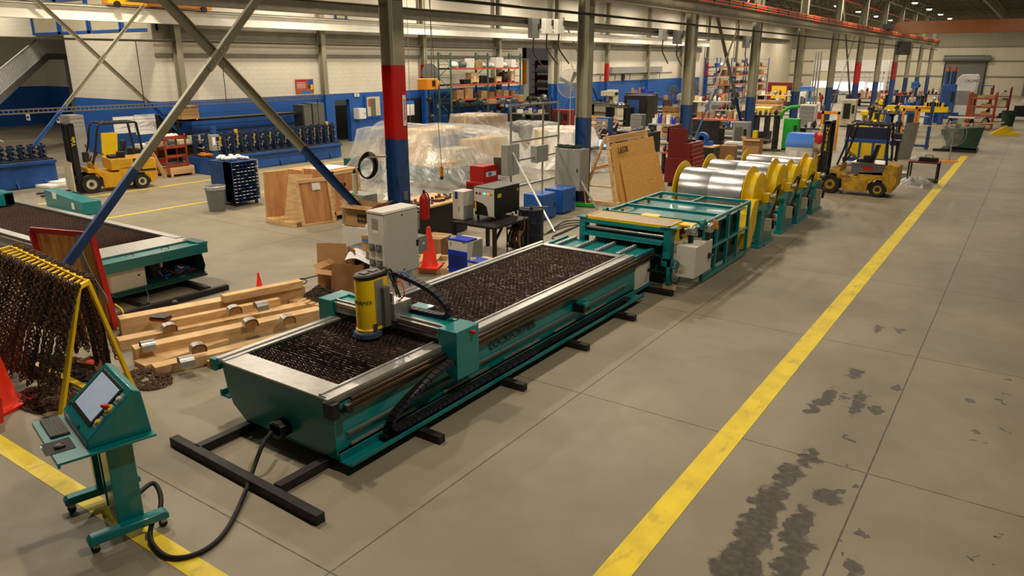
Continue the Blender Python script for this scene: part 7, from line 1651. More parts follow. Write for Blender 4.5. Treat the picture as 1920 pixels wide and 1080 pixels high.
# beyond the wrapped crates, before the milling machines
M_('beige surface grinder with round arm left of the wall clock', 1108, 1180, 166, 1.9, 'tan', 'cab_mid', style=0)
M_('dark red round hopper behind the tube frame', 1035, 1078, 205, 1.2, 'dark_red', 'grime', style=1)
r = M_('dark work table with pale parts behind the wrapped crates', 952, 1030, 212, 1.0, 'cab_dark', 'black', 'workbench', 'workbench', 2); spread(r, 1.0, '@ from left on the dark work table behind the wrapped crates', ['white', 'red', 'blue', 'tan', 'cab_dark', 'cardboard'], 6, .3)
r = M_('tall blue framed shelving between the seated men and the grinder', 1118, 1150, 220, 1.5, 'blue_dark', 'cab_mid', style=5)
r = M_('pale carton stack table left of the seated men', 1100, 1135, 215, 1.3, 'tan', 'cardboard', 'stock_stack', 'stack', 6)
r = M_('dark bench with machine vices left of the drawer tower', 1135, 1190, 200, 1.2, 'grime', 'black', 'workbench', 'workbench', 2); spread(r, 1.2, '@ from left on the bench with vices', ['grime', 'cab_dark', 'steel', 'tan'], 5, .35)
M_('grey drawer tower with many bright drawer pulls and a red cloth on top', 1182, 1212, 214, 1.55, 'cab_dark', 'cab_mid', 'drawer_cabinet', 'cabinet', 5)
M_('black control cabinet with yellow lettering behind the bench', 1170, 1230, 178, 1.9, 'black', 'blue_dark', style=1)
r = M_('bench with cartons and blue bottles by the wall clock', 1172, 1235, 174, 1.6, 'cab_dark', 'black', 'workbench', 'workbench', 2); spread(r, 1.6, '@ from left on the bench below the wall clock', ['cardboard', 'cardboard', 'hoist', 'chiller_blue', 'white'], 6, .45)
r = M_('shelf bench of brown cartons left of the third column', 1215, 1275, 232, 1.0, 'cab_mid', 'blue_dark', 'workbench', 'workbench', 2); spread(r, 1.0, '@ from left on the shelf bench before the third column', ['cardboard', 'cardboard', 'white', 'chiller_blue'], 5, .5)
r = M_('tall stack of brown cartons left of the third column', 1243, 1276, 197, 1.7, 'cardboard', 'cardboard_dark', 'stock_stack', 'stack', 6)
r = M_('orange edged assembly table behind the brace', 1295, 1400, 222, 1.0, 'rack_orange', 'cab_dark', 'workbench', 'workbench', 2); spread(r, 1.0, '@ from left on the orange edged table', ['cab_mid', 'tan', 'white', 'cardboard', 'steel'], 7, .45)
r = M_('table of white goods behind the orange edged table', 1290, 1370, 190, 1.2, 'tan', 'cab_dark', 'workbench', 'workbench', 2); spread(r, 1.2, '@ from left on the white goods table', ['white', 'paper', 'pine', 'cardboard', 'dark_red'], 7, .5)
M_('large black upright screen panel beyond the red tool chest', 1308, 1350, 226, 1.65, 'black', 'grime', 'screen_panel', 'panel', 3)
M_('grey drive cabinet with small dark window behind the tall cartons', 1375, 1410, 228, 1.5, 'cab_mid', 'cab_dark', 'drive_cabinet', 'cabinet', 1)
r = M_('dark rack crowded with iron parts behind the yellow mop bucket', 1405, 1465, 215, 1.6, 'black', 'grime', 'shelf_unit', 'shelves', 2); spread(r, 1.6, '@ from left on the dark rack behind the mop bucket', ['grime', 'rust', 'cab_dark', 'steel'], 5, .35)
r = M_('lumber stack of pale boards right of the fourth column', 1412, 1470, 186, 1.3, 'pine', 'cardboard', 'stock_stack', 'stack', 6)
T = TT('roller_guard', 'bright yellow long guard cover left of the green cabinet', 'guard', (-13, 38, 0)); a, c = Z(1412, 204, 1.7), Z(1472, 200, 1.7); b = T.b('yellow'); b.prism([(a.y, 1.35), (a.y+.8, 1.35), (a.y+.6, 1.8), (a.y+.1, 1.75)], a.x, c.x, 'x'); b.box(a.x, a.y, 1.3, c.x, a.y+.8, 1.36, 'black'); b.build('cover', T.o)
b = T.b('black'); b.box(a.x, a.y, 0, c.x, a.y+.8, .6); b.box(a.x+.1, a.y, .6, a.x+.2, a.y+.7, 1.3); b.box(c.x-.2, a.y, .6, c.x-.1, a.y+.7, 1.3); b.build('base_frame', T.o)
M_('green tall tool cabinet with slanted open hood', 1470, 1503, 222, 1.45, 'green', 'green', 'tool_cabinet', 'cabinet', 1)
T = TT('green_hood', 'green bent hood arm over the tall green tool cabinet', 'hood', (-9.8, 38, 1.45)); c = Z(1476, 222, 1.45); b = T.b('green'); b.tube([(c.x-.3, c.y, 1.42), (c.x-.2, c.y, 1.75), (c.x+.1, c.y, 1.95), (c.x+.5, c.y, 2.0)], .08); b.build('arm', T.o)
r = M_('white shelving with files behind the washer', 1500, 1535, 196, 1.8, 'white', 'cab_mid', 'shelf_unit', 'shelves', 5)
M_('red and yellow machine before the wide wall panels', 1440, 1506, 154, 2.1, 'dark_red', 'yellow', style=1)
M_('blue covered machine left of the white enclosure', 1500, 1530, 162, 1.9, 'blue_light', 'cab_mid', style=1)
M_('beige drill press right of the blue covered machine', 1514, 1548, 170, 1.8, 'tan', 'white', style=0)
M_('dark lathe under the white enclosure wall', 1560, 1600, 168, 1.3, 'grime', 'cab_dark', style=4)
M_('white framed test stand right of the tube posts', 1580, 1610, 186, 1.7, 'tan', 'black', style=1)
r = M_('long bench of copper coloured coils beyond the white stand', 1605, 1690, 174, 1.2, 'copper', 'grime', 'workbench', 'workbench', 2); spread(r, 1.2, '@ from left on the bench of copper coloured goods', ['cardboard', 'orange', 'rust', 'dark_red', 'tan'], 8, .5)
r = M_('low bench with dark red goods before the blue press', 1660, 1735, 178, 1.1, 'dark_red', 'grime', 'workbench', 'workbench', 2); spread(r, 1.1, '@ from left on the low bench before the blue press', ['dark_red', 'white', 'cardboard', 'orange', 'blue'], 7, .5)
M_('blue hydraulic press with two posts at the far end', 1700, 1735, 152, 2.4, 'blue_machine', 'navy', style=0)
M_('tall blue machine tower left of the big white machine', 1766, 1796, 158, 2.4, 'blue_machine', 'blue_dark', style=1)
c = Z(1775, 162, 2.2)
for k, px_ in enumerate((1774, 1786)):
    c = Z(px_, 158, 2.4); b = B('blue_dark'); b.cyl((0, 0, 0), (0, 0, .9), .16); b.cyl((0, 0, .9), (0, 0, 1.2), .14, 'copper'); solo(b, 'hydraulic_cylinder', ('left upright cylinder on top of the tall blue tower', 'right upright cylinder on top of the tall blue tower')[k], 'cylinder', (c.x, c.y, 2.4))
T = TT('cnc_machine', 'large white rounded machining centre before the far rolling door', 'machine', (-4.6, 66, 0)); a, c = Z(1794, 141, 3.0), Z(1836, 141, 3.0)
b = T.b('white'); y = a.y; b.prism([(a.x-.3, .1), (a.x-.3, 1.6), (a.x+.0, 2.2), (a.x+.1, 2.8), (a.x+.35, 3.05), (c.x-.1, 3.05), (c.x, 2.9), (c.x, .1)], y, y+2.2, 'y'); b.build('enclosure', T.o, bev=.05); b = T.b('cab_mid'); b.box(a.x+.1, y-.02, .9, c.x-.3, y, 1.9); b.build('door', T.o)
T.text('OKUMA', .3, face_M(((a.x+c.x)/2+.35, y-.01, 2.6), (1, 0, 0), (0, 0, 1)), 'ink', sx=.8)
T = TT('yellow_conveyor', 'long bright yellow machine frame where two men work', 'machine', (-5, 50, 0)); a, c = Z(1655, 197, 1.15), Z(1797, 192, 1.15)
b = T.b('yellow'); b.prism([(a.x, .7), (a.x+.3, 1.15), (c.x, 1.15), (c.x, .8)], a.y-.2, a.y+.3, 'y'); b.build('frame_beam', T.o, bev=.02)
for k in range(5): x = a.x+.4+k*(c.x-a.x-.8)/4; b = T.b('blue_machine'); b.box(x-.12, a.y-.1, 0, x+.12, a.y+.9, .8); b.build('support_leg', T.o)
for k in range(7): x = a.x+2.6+k*(c.x-a.x-2.9)/7; b = T.b('yellow'); b.box(x-.12, a.y, 1.15, x+.14, a.y+.35, 1.38); b.box(x+.2, a.y+.05, 1.15, x+.34, a.y+.3, 1.28, 'navy'); b.build('clamp_block', T.o)
for (pl, pr, yt, h, lab) in ((1605, 1640, 207, 1.2, 'yellow roll housing behind the forklift roof'), (1632, 1668, 186, 1.5, 'yellow bracketed unit beside the man in grey')):
    M_(lab, pl, pr, yt, h, 'yellow', 'grime', style=0)
T = TT('yellow_line_machine', 'blue framed machine with yellow panels seen through the forklift', 'machine', (-5, 31, 0)); a, c = Z(1590, 258, 1.1), Z(1672, 258, 1.1); y = a.y
b = T.b('yellow'); b.box(a.x, y, .35, c.x, y+.05, .95); b.build('side_panel', T.o); b = T.b('blue_machine'); b.box(a.x-.1, y-.03, .95, c.x+.1, y+1.2, 1.05); b.box(a.x-.1, y-.03, .2, c.x+.1, y+1.2, .35)
for k in range(4): x = a.x+k*(c.x-a.x)/3; b.box(x-.04, y-.02, 0, x+.04, y+.02, 1.0)
b.box(a.x, y+.4, 1.05, c.x, y+.6, 1.5, 'navy'); b.build('frame', T.o)
for k, (px_, yb, zt_, lab) in enumerate(((1550, 305, 1.75, 'yellow arch frame left of the forklift mast'), (1700, 292, 1.7, 'yellow arch frame right of the forklift roof'))):
    c = Z(px_, yb-25); T = thing('guard_arch', lab, 'frame', (c.x, c.y, 0)); b = B('hoist')
    for s in (-1, 1): b.box(s*.35-.05, -.05, 0, s*.35+.05, .05, zt_)
    b.box(-.4, -.05, zt_-.12, .4, .05, zt_); b.build('frame', T)
T = TT('steel_sheets', 'grey steel sheets leaning upright right of the forklift', 'sheets', (-3.7, 33, 0)); a, c = Z(1680, 300), Z(1706, 298)
b = T.b('cab_mid'); b.add([(a.x, a.y, 0), (c.x, c.y, 0), (c.x+.1, c.y+.5, 1.5), (a.x+.1, a.y+.5, 1.5), (a.x, a.y+.04, 0), (c.x, c.y+.04, 0), (c.x+.1, c.y+.54, 1.5), (a.x+.1, a.y+.54, 1.5)], [(0, 1, 2, 3), (7, 6, 5, 4), (0, 3, 7, 4), (1, 5, 6, 2), (3, 2, 6, 7)]); b.build('sheet', T.o)
T = TT('platform_frame', 'dark blue post frame with outriggers beside the leaning sheets', 'frame', (-3, 34, 0)); c = Z(1736, 280); b = T.b('blue_dark'); b.box(c.x-.07, c.y-.07, 0, c.x+.07, c.y+.07, 2.2); b.box(c.x-.9, c.y-.05, .1, c.x+.1, c.y+.05, .2); b.build('post', T.o); b = T.b('hoist'); b.box(c.x-.8, c.y+.8, 0, c.x-.7, c.y+.9, 1.9); b.box(c.x-.8, c.y+.8, 1.8, c.x, c.y+.9, 1.9); b.build('yellow_post', T.o)
r = M_('black three tier trolley between forklift and leaning sheets', 1650, 1690, 262, 1.0, 'black', 'black', 'service_cart', 'cart', 2)
M_('blue open frame workstation with white top near the yellow conveyor', 1715, 1750, 218, 1.1, 'blue', 'cab_mid', 'workbench', 'workbench', 2)
M_('blue machine base behind the trestle table', 1752, 1800, 202, 1.0, 'blue_machine', 'blue_dark', style=4)
M_('brown upright carton beside the big white machine', 1817, 1834, 175, 1.9, 'cardboard_dark', 'cardboard', 'tall_carton', 'box', 1)
M_('blue rail workstation right of the big white machine', 1832, 1866, 160, 2.2, 'blue_machine', 'navy', 'workstation', 'frame', 2)
M_('red topped machine near the rear wall at left of the white enclosure', 1340, 1372, 178, 1.5, 'orange_red', 'tan', style=0)
M_('grey metal steps before the shelving under the brace', 1345, 1362, 148, 2.1, 'cab_mid', 'galv', 'steel_stair', 'stairs', 6)
# parts washer
T = TT('parts_washer', 'blue lidded grey parts washer tank beyond the coils', 'parts washer', (-6.9, 29.5, 0)); A_, B_, C_ = Z(1468, 315), Z(1520, 318), Z(1530, 308); y0 = (A_.y+B_.y)/2
b = T.b('cab_grey'); b.box(A_.x, y0, .1, B_.x, y0+1.1, .85); b.build('tank', T.o, bev=.01); b = T.b('blue_light'); b.prism([(y0-.05, .85), (y0+1.15, .85), (y0+.9, 1.32), (y0+.25, 1.32), (y0-.02, 1.0)], A_.x-.04, B_.x+.04, 'x'); b.build('lid', T.o, bev=.01)
b = T.b('white'); b.box(A_.x+.12, y0-.01, .35, A_.x+.45, y0, .68); b.box(A_.x+.6, y0-.01, .35, A_.x+.95, y0, .66); b.build('instruction_label', T.o)
b = T.b('black'); b.box(A_.x, y0+.1, 0, B_.x, y0+1, .1); b.build('plinth', T.o)
b = T.b('cab_mid'); b.bar((B_.x+.05, y0, .2), (B_.x+.5, y0+.3, 1.25), .06, .05); b.box(B_.x+.1, y0, .6, B_.x+.45, y0+.7, .64); b.build('side_rack', T.o)
T = TT('mop_bucket', 'yellow mop bucket with wringer beside the grey drive cabinet', 'bucket', tuple(Z(1417, 282))); c = Z(1417, 282); b = T.b('yellow'); b.lathe([(.25, .1), (.32, .5), (.3, .5), (.22, .12)], (c.x, c.y, 0), n=16, cap=False); b.box(c.x-.3, c.y-.1, .5, c.x+.0, c.y+.15, .9); b.build('bucket_body', T.o); b = T.b('black'); b.cyl((c.x, c.y-.2, .05), (c.x+.05, c.y-.2, .05), .05); b.build('caster', T.o)
# tall cartons, red chest, blower, white louvred unit
carton('tall brown upright carton between the black panel and the coils', tuple(Z(1362, 330)), (.55, .5, 1.1), .2, 'cardboard_dark'); carton('brown carton of clear bags beside the tall upright carton', tuple(Z(1372, 325)+Vector((.5, .6, 0))), (.6, .6, 1.25), .1, 'cardboard', True)
T = TT('louvred_unit', 'white louvred heater unit standing behind the third yellow flange', 'heater', tuple(Z(1380, 320))); c = Z(1376, 318); b = T.b('white'); b.box(c.x-.4, c.y-.2, 0, c.x-.36, c.y+.3, 1.0); b.box(c.x-.4, c.y-.2, .96, c.x+.2, c.y+.3, 1.05); b.box(c.x+.1, c.y-.2, 0, c.x+.35, c.y+.3, 1.0); b.build('case', T.o, bev=.02); b = T.b('cab_dark'); b.box(c.x-.36, c.y-.15, .05, c.x+.1, c.y+.2, .95)
for k in range(4): b.box(c.x+.14, c.y-.21, .15+k*.22, c.x+.31, c.y-.19, .28+k*.22)
b.build('louvre', T.o)
c = Z(1270, 350); T = TT('tool_chest', 'red roller tool chest with open lid beside the leaning chipboard', 'tool chest', (c.x, c.y, 0)); x0, x1, y0, y1 = c.x-.45, c.x+.45, c.y-.1, c.y+1.1
b = T.b('dark_red'); b.box(x0, y0, .12, x1, y1, .95); b.box(x0+.1, y0+.1, 0, x1-.1, y1-.1, .12, 'black'); b.box(x0+.05, y0+.05, .95, x1-.05, y1-.05, 1.45); b.build('case', T.o, bev=.01)
for k in range(9):
    z = .2+k*.135; b = T.b('red'); xr = x1 if z < .93 else x1-.05; b.box(xr, y0+.08, z, xr+.02, y1-.08, z+.115); dw = b.build('drawer', T.o); b = T.b('galv'); b.box(xr+.02, y0+.12, z+.085, xr+.035, y1-.12, z+.105); b.build('drawer_pull', dw)
b = T.b('dark_red'); b.box(x0+.02, y0+.05, 1.45, x0+.06, y1-.05, 1.95); b.box(x0, y0+.05, 1.45, x1-.2, y0+.08, 1.9); b.build('open_lid', T.o); b = T.b('paper'); b.box(x0+.06, y0+.2, 1.52, x0+.065, y0+.6, 1.85); b.build('photo_sheets', T.o)
r = (None, c, .7, 1.0); stock('@ in the open red tool chest', x0+.1, x1-.1, y0+.1, y1-.1, 1.45, ['red', 'white', 'steel', 'black'], 5, .2)
c = Z(1322, 268, .9); T = thing('floor_blower', 'blue round floor blower on a small table before the black panel', 'blower', (c.x, c.y-.3, .85)); b = B('blue'); b.lathe([(.05, -.14), (.22, -.14), (.25, 0), (.22, .14), (.05, .14)], (0, 0, .26), n=20, axis='y'); b.box(0, -.12, 0, .4, .12, .16); b.build('blower_case', T); B('black').lathe([(.02, -.15), (.1, -.15)], (0, 0, .26), n=14, axis='y').build('intake_grille', T)
T = TT('side_table', 'small pale topped table under the blue blower', 'table', (c.x, c.y-.3, 0)); b = T.b('pine'); b.box(c.x-.5, c.y-.7, .8, c.x+.6, c.y+.1, .85); b.build('table_top', T.o); b = T.b('black'); b.box(c.x-.5, c.y-.7, 0, c.x-.45, c.y+.1, .8); b.box(c.x+.55, c.y-.7, 0, c.x+.6, c.y+.1, .8); b.build('leg_frame', T.o)
# rack 2 and rack 3 left of the enclosure
pallet_rack('tall orange beamed rack stacked with goods behind the fourth column', -25.5, -24.4, 68, 84, 4.3, [1.1, 1.9, 2.7, 3.5], 4, 'blue', 'rack_orange')
for z, w_ in ((1.1, 'lowest'), (1.9, 'second'), (2.7, 'third'), (3.5, 'top')): stock('@ along the %s level of the tall orange beamed rack' % w_, -25.5, -24.4, 68.3, 83.7, z, ['cardboard', 'grime', 'tan', 'blue', 'cab_dark', 'paper', 'cardboard_dark'], 14, .65)
# white enclosure
T = TT('white_enclosure', 'long white walled enclosure with bright windows far down the hall', 'enclosure', (-15, 86, 0)); xa_, xb_ = Y(1522, 150, 84).x, Y(1662, 150, 84).x
b = T.b('white'); b.box(xa_, 84, 3.0, xb_, 90, 4.1); b.box(xa_, 84.1, 0, xa_+(xb_-xa_)*.25, 90, 3.0, 'tan'); b.box(xa_+(xb_-xa_)*.25, 84.3, 0, xb_, 90, 3.0, 'cab_grey'); b.build('wall_shell', T.o)
b = T.b('cab_grey')
for k in range(13): x = xa_+(xb_-xa_)*(.28+.06*k); b.box(x-.04, 84.2, 0, x+.04, 84.3, 3.0)
for z in (1.0, 2.0, 2.5): b.box(xa_+(xb_-xa_)*.25, 84.18, z-.04, xb_, 84.28, z+.04)
b.build('window_bar', T.o)
mat('window_glow', (235, 238, 245), .4, 0, .05, 4, emis=1.3)
b = T.b('window_glow')
for (u0, u1, z0, z1) in ((0, .22, 1.35, 2.0), (.3, .5, 1.1, 1.9), (.55, .72, 1.1, 1.95), (.76, .98, 1.1, 1.9)): b.box(xa_+(xb_-xa_)*u0, 84.05, z0, xa_+(xb_-xa_)*u1, 84.08 if u0 == 0 else 84.27, z1)
b.build('lit_window', T.o)
T = TT('white_shelving', 'tall white shelving tower at the right end of the enclosure', 'shelving', (-9.5, 84, 0)); a, c = Y(1655, 130, 80), Y(1675, 130, 80)
b = T.b('white')
for x in (a.x, (a.x+c.x)/2, c.x):
    for y in (80, 82): b.box(x-.05, y-.05, 0, x+.05, y+.05, 4.1)
for k in range(9): b.box(a.x, 80, .4+.45*k, c.x, 82, .45+.45*k)
b.build('shelf_frame', T.o)
stock('@ on the white shelving tower', a.x, c.x, 80.1, 81.9, .85, ['tan', 'cardboard', 'white'], 4, .35)
# rolling door, rear wall
a, c = Y(1775, 113, 109.9), Y(1850, 113, 109.9)
t = thing('door_1', None, None, ((a.x+c.x)/2, 109.9, 0)); t['kind'] = 'structure'
b = B('cab_dark'); w_ = (c.x-a.x)/2
for k in range(34): b.box(-w_, -.06, .12*k, w_, -.03, .12*k+.11)
b.box(-w_-.15, -.1, 0, -w_, 0, 4.1, 'black'); b.box(w_, -.1, 0, w_+.15, 0, 4.1, 'black'); b.build('door_slats', t)
b = B('cab_dark'); b.cyl((-w_-.3, -.35, 4.3), (w_+.4, -.35, 4.3), .38, n=20); b.build('door_roll', t)
t = thing('door_2', None, None, (2.6, 109.9, 0)); t['kind'] = 'structure'; b = B('cab_dark')
for k in range(40): b.box(-4.2, -.06, .13*k, 4, -.03, .13*k+.12)
b.build('door_slats', t)
# suspended things
T = TT('unit_heater', 'black unit heater hung from the runway in the far column row', 'heater', (-10.2, 74.2, 4.0)); c = Y(1696, 90, 72); b = T.b('black'); b.box(c.x-.55, 71.6, c.z-.55, c.x+.45, 72.4, c.z+.5); b.build('case', T.o, bev=.02); b = T.b('beam'); b.cyl((c.x, 72, c.z+.5), (c.x, 72, 5.9), .03); b.build('hanger_rod', T.o); b = T.b('grime')
for k in range(6): b.box(c.x-.5, 71.57, c.z-.45+.16*k, c.x+.4, 71.6, c.z-.38+.16*k)
b.build('louvre', T.o)
for k, (pl, pr, yt, yb, lab, m) in enumerate(((990, 1003, 34, 72, 'grey disconnect box on the dark beam, leftmost of three', 'cab_dark'), (1015, 1028, 35, 64, 'pale blue disconnect box on the dark beam, middle of three', 'cab_grey'), (1038, 1050, 36, 64, 'pale blue disconnect box on the dark beam, rightmost of three', 'cab_grey'), (1235, 1245, 55, 76, 'small grey disconnect box on the dark beam past the second column', 'cab_mid'), (1262, 1272, 57, 83, 'narrow dark disconnect box on the dark beam before the third column', 'cab_dark'), (1393, 1400, 68, 90, 'disconnect box with hanging cable before the fourth column', 'cab_dark'))):
    x = -15.85; a, c = X(pl, yt, x), X(pr, yb, x); T = TT('disconnect_box', lab, 'disconnect box', (x, (a.y+c.y)/2, c.z)); b = T.b(m); b.box(x, a.y, c.z, x+.2, c.y, a.z); b.build('box_case', T.o, bev=.01)
    b = T.b('black'); b.tube([(x+.1, (a.y+c.y)/2, c.z), (x+.1, (a.y+c.y)/2, c.z-.5), (x+.1, (a.y+c.y)/2+.5, c.z-.9), (x+.05, (a.y+c.y)/2+.9, c.z-1.1)], .03); b.box(x+.2, c.y-.1, c.z+.3, x+.25, c.y-.04, c.z+.5); b.build('supply_cable', T.o)
# yellow chain hoist with pendant by the second wall column
c = X(803, 157, -20); T = TT('chain_hoist', 'yellow electric chain hoist hanging right of the red column', 'hoist', (c.x, c.y, c.z-.2))
b = T.b('hoist'); b.box(c.x-.28, c.y-.35, c.z-.22, c.x+.25, c.y+.3, c.z+.2); b.cyl((c.x, c.y+.3, c.z), (c.x, c.y+.5, c.z), .18); b.build('motor_case', T.o, bev=.03); b = T.b('black'); b.box(c.x+.25, c.y-.05, c.z-.1, c.x+.27, c.y+.1, c.z+.12); b.cyl((c.x, c.y, c.z-.22), (c.x, c.y, c.z-1.6), .03); b.sphere((c.x, c.y, c.z-.6), .12); b.sphere((c.x, c.y+.1, c.z-1.3), .14); b.build('chain_fall', T.o)
b = T.b('cab_dark'); b.cyl((c.x, c.y-.1, c.z+.2), (c.x, c.y-.1, 9), .012); b.cyl((c.x, c.y+.25, c.z+.2), (c.x, c.y+.25, 9), .012); b.build('suspension_rod', T.o)
pp = X(828, 322, -12.5); b = B('grime'); b.cyl((pp.x, pp.y, pp.z+.15), (-13.5, 15.5, 8.8), .008, n=6); b.cyl((pp.x, pp.y, pp.z-.12), (pp.x, pp.y, pp.z+.15), .05, 'hoist'); b.cyl((pp.x, pp.y, pp.z-.2), (pp.x, pp.y, pp.z-.12), .045, 'black'); solo(b, 'pendant_control', 'yellow taped crane pendant hanging on a thin cord', 'pendant')
for k, (p1_, p2_, x, lab) in enumerate((((765, 35), (770, 245), -22, 'thin drop cord beside the red column, left one'), ((809, 30), (809, 150), -20.3, 'thin drop cord above the yellow hoist'), ((1050, 100), (1052, 180), -26, 'thin drop pipe near the wall opening'))):
    a, c = X(*p1_, x), X(*p2_, x); b = B('cab_dark'); b.cyl((x, a.y, 9.0), (x, c.y, c.z), .012, n=6); solo(b, 'drop_line', lab, 'cord')
# fan on post by second column, round wire cage
c = X(1070, 157, -21); pedestal_fan('large wall fan with wire cage behind the second column', (c.x, c.y, 0), c.z, .75, radians(110), 'galv', False)
c = X(806, 137, -27.8); T = thing('wall_fan', 'round black wall fan above the yellow hoist', 'fan', (c.x, c.y, c.z), radians(-20)); b = B('cab_dark'); b.lathe([(.02, -.08), (.5, -.06), (.52, 0), (.5, .08), (.1, .1)], n=24, axis='x'); b.build('fan_cage', T); b = B('black'); b.bar((-1.0, 0, -.1), (0, 0, 0), .06, .06); b.build('wall_arm', T)
# wall clock and pipes, wall rack items
c = X(1168, 145, -28.97); T = TT('wall_clock', 'round white wall clock above the blue band', 'clock', (-28.97, c.y, c.z)); b = T.b('black'); b.lathe([(.30, 0), (.30, .05), (.26, .06)], (-28.98, c.y, c.z), n=24, axis='x'); b.build('rim', T.o); b = T.b('paper'); b.cyl((-28.98, c.y, c.z), (-28.93, c.y, c.z), .25, n=24); b.bar((-28.92, c.y, c.z), (-28.92, c.y, c.z+.18), .02, .02, 'ink'); b.bar((-28.92, c.y, c.z), (-28.92, c.y+.12, c.z-.05), .02, .02, 'ink'); b.build('face', T.o)
T = TT('wall_duct', 'long grey wall mounted box rail above the clock', 'rail', (-28.9, 60, 3)); a, c = X(1142, 132, -28.9), X(1236, 131, -28.9); b = T.b('cab_mid'); b.box(-28.98, a.y, a.z-.25, -28.6, c.y, a.z+.25); b.build('box_rail', T.o)
tag(B('cab_mid').tube([(-28.95, X(1100, 138, -28.85).y, 3.0), (-28.95, X(1262, 138, -28.85).y, 3.0)], .04, smooth=False).build('air_pipe'), 'thin grey air pipe along the wall below the clock level', 'pipe')
for k in range(5): y = X(1120+28*k, 138, -28.85).y; tag(B('black').tube([(-28.93, y, 3.0), (-28.6, y, 2.95), (-28.6, y, 2.5)], .03).build('air_drop'), '%s black hose drop on the grey wall pipe, counted from the near end' % ORD[k], 'hose', 'hose drops on the wall pipe')
# next bay seen through the opening
T = TT('stack_tower', 'shelf tower of dark parts seen through the wall opening', 'shelves', (-32, 49, 0)); b = T.b('rust'); c = Y(1022, 170, 50)
b.box(c.x-.9, 49.9, 0, c.x-.8, 50.1, 4, 'cab_dark')
for k in range(7): b.box(c.x-.9, 49.5, .4+.55*k, c.x+.7, 50.5, .45+.55*k, 'cab_dark'); b.box(c.x-.7, 49.7, .45+.55*k, c.x+.5, 50.3, .75+.55*k, ('rust', 'tan', 'grime', 'cardboard', 'dark_red', 'white', 'grime')[k])
b.build('shelf_frame', T.o)
T = TT('jib_column', 'yellow and white jib column seen through the wall opening', 'column', (-33, 47, 0)); c = Y(985, 130, 47); b = T.b('white'); b.cyl((c.x, 47, 0), (c.x, 47, 4.2), .3); b.build('mast', T.o); b = T.b('hoist'); b.box(c.x-.25, 46.5, 2.4, c.x+.25, 46.8, 4.0); b.build('cover', T.o)
M_('grey lathe with yellow lamp seen through the wall opening', 988, 1020, 168, 1.7, 'cab_mid', 'grime', style=0)

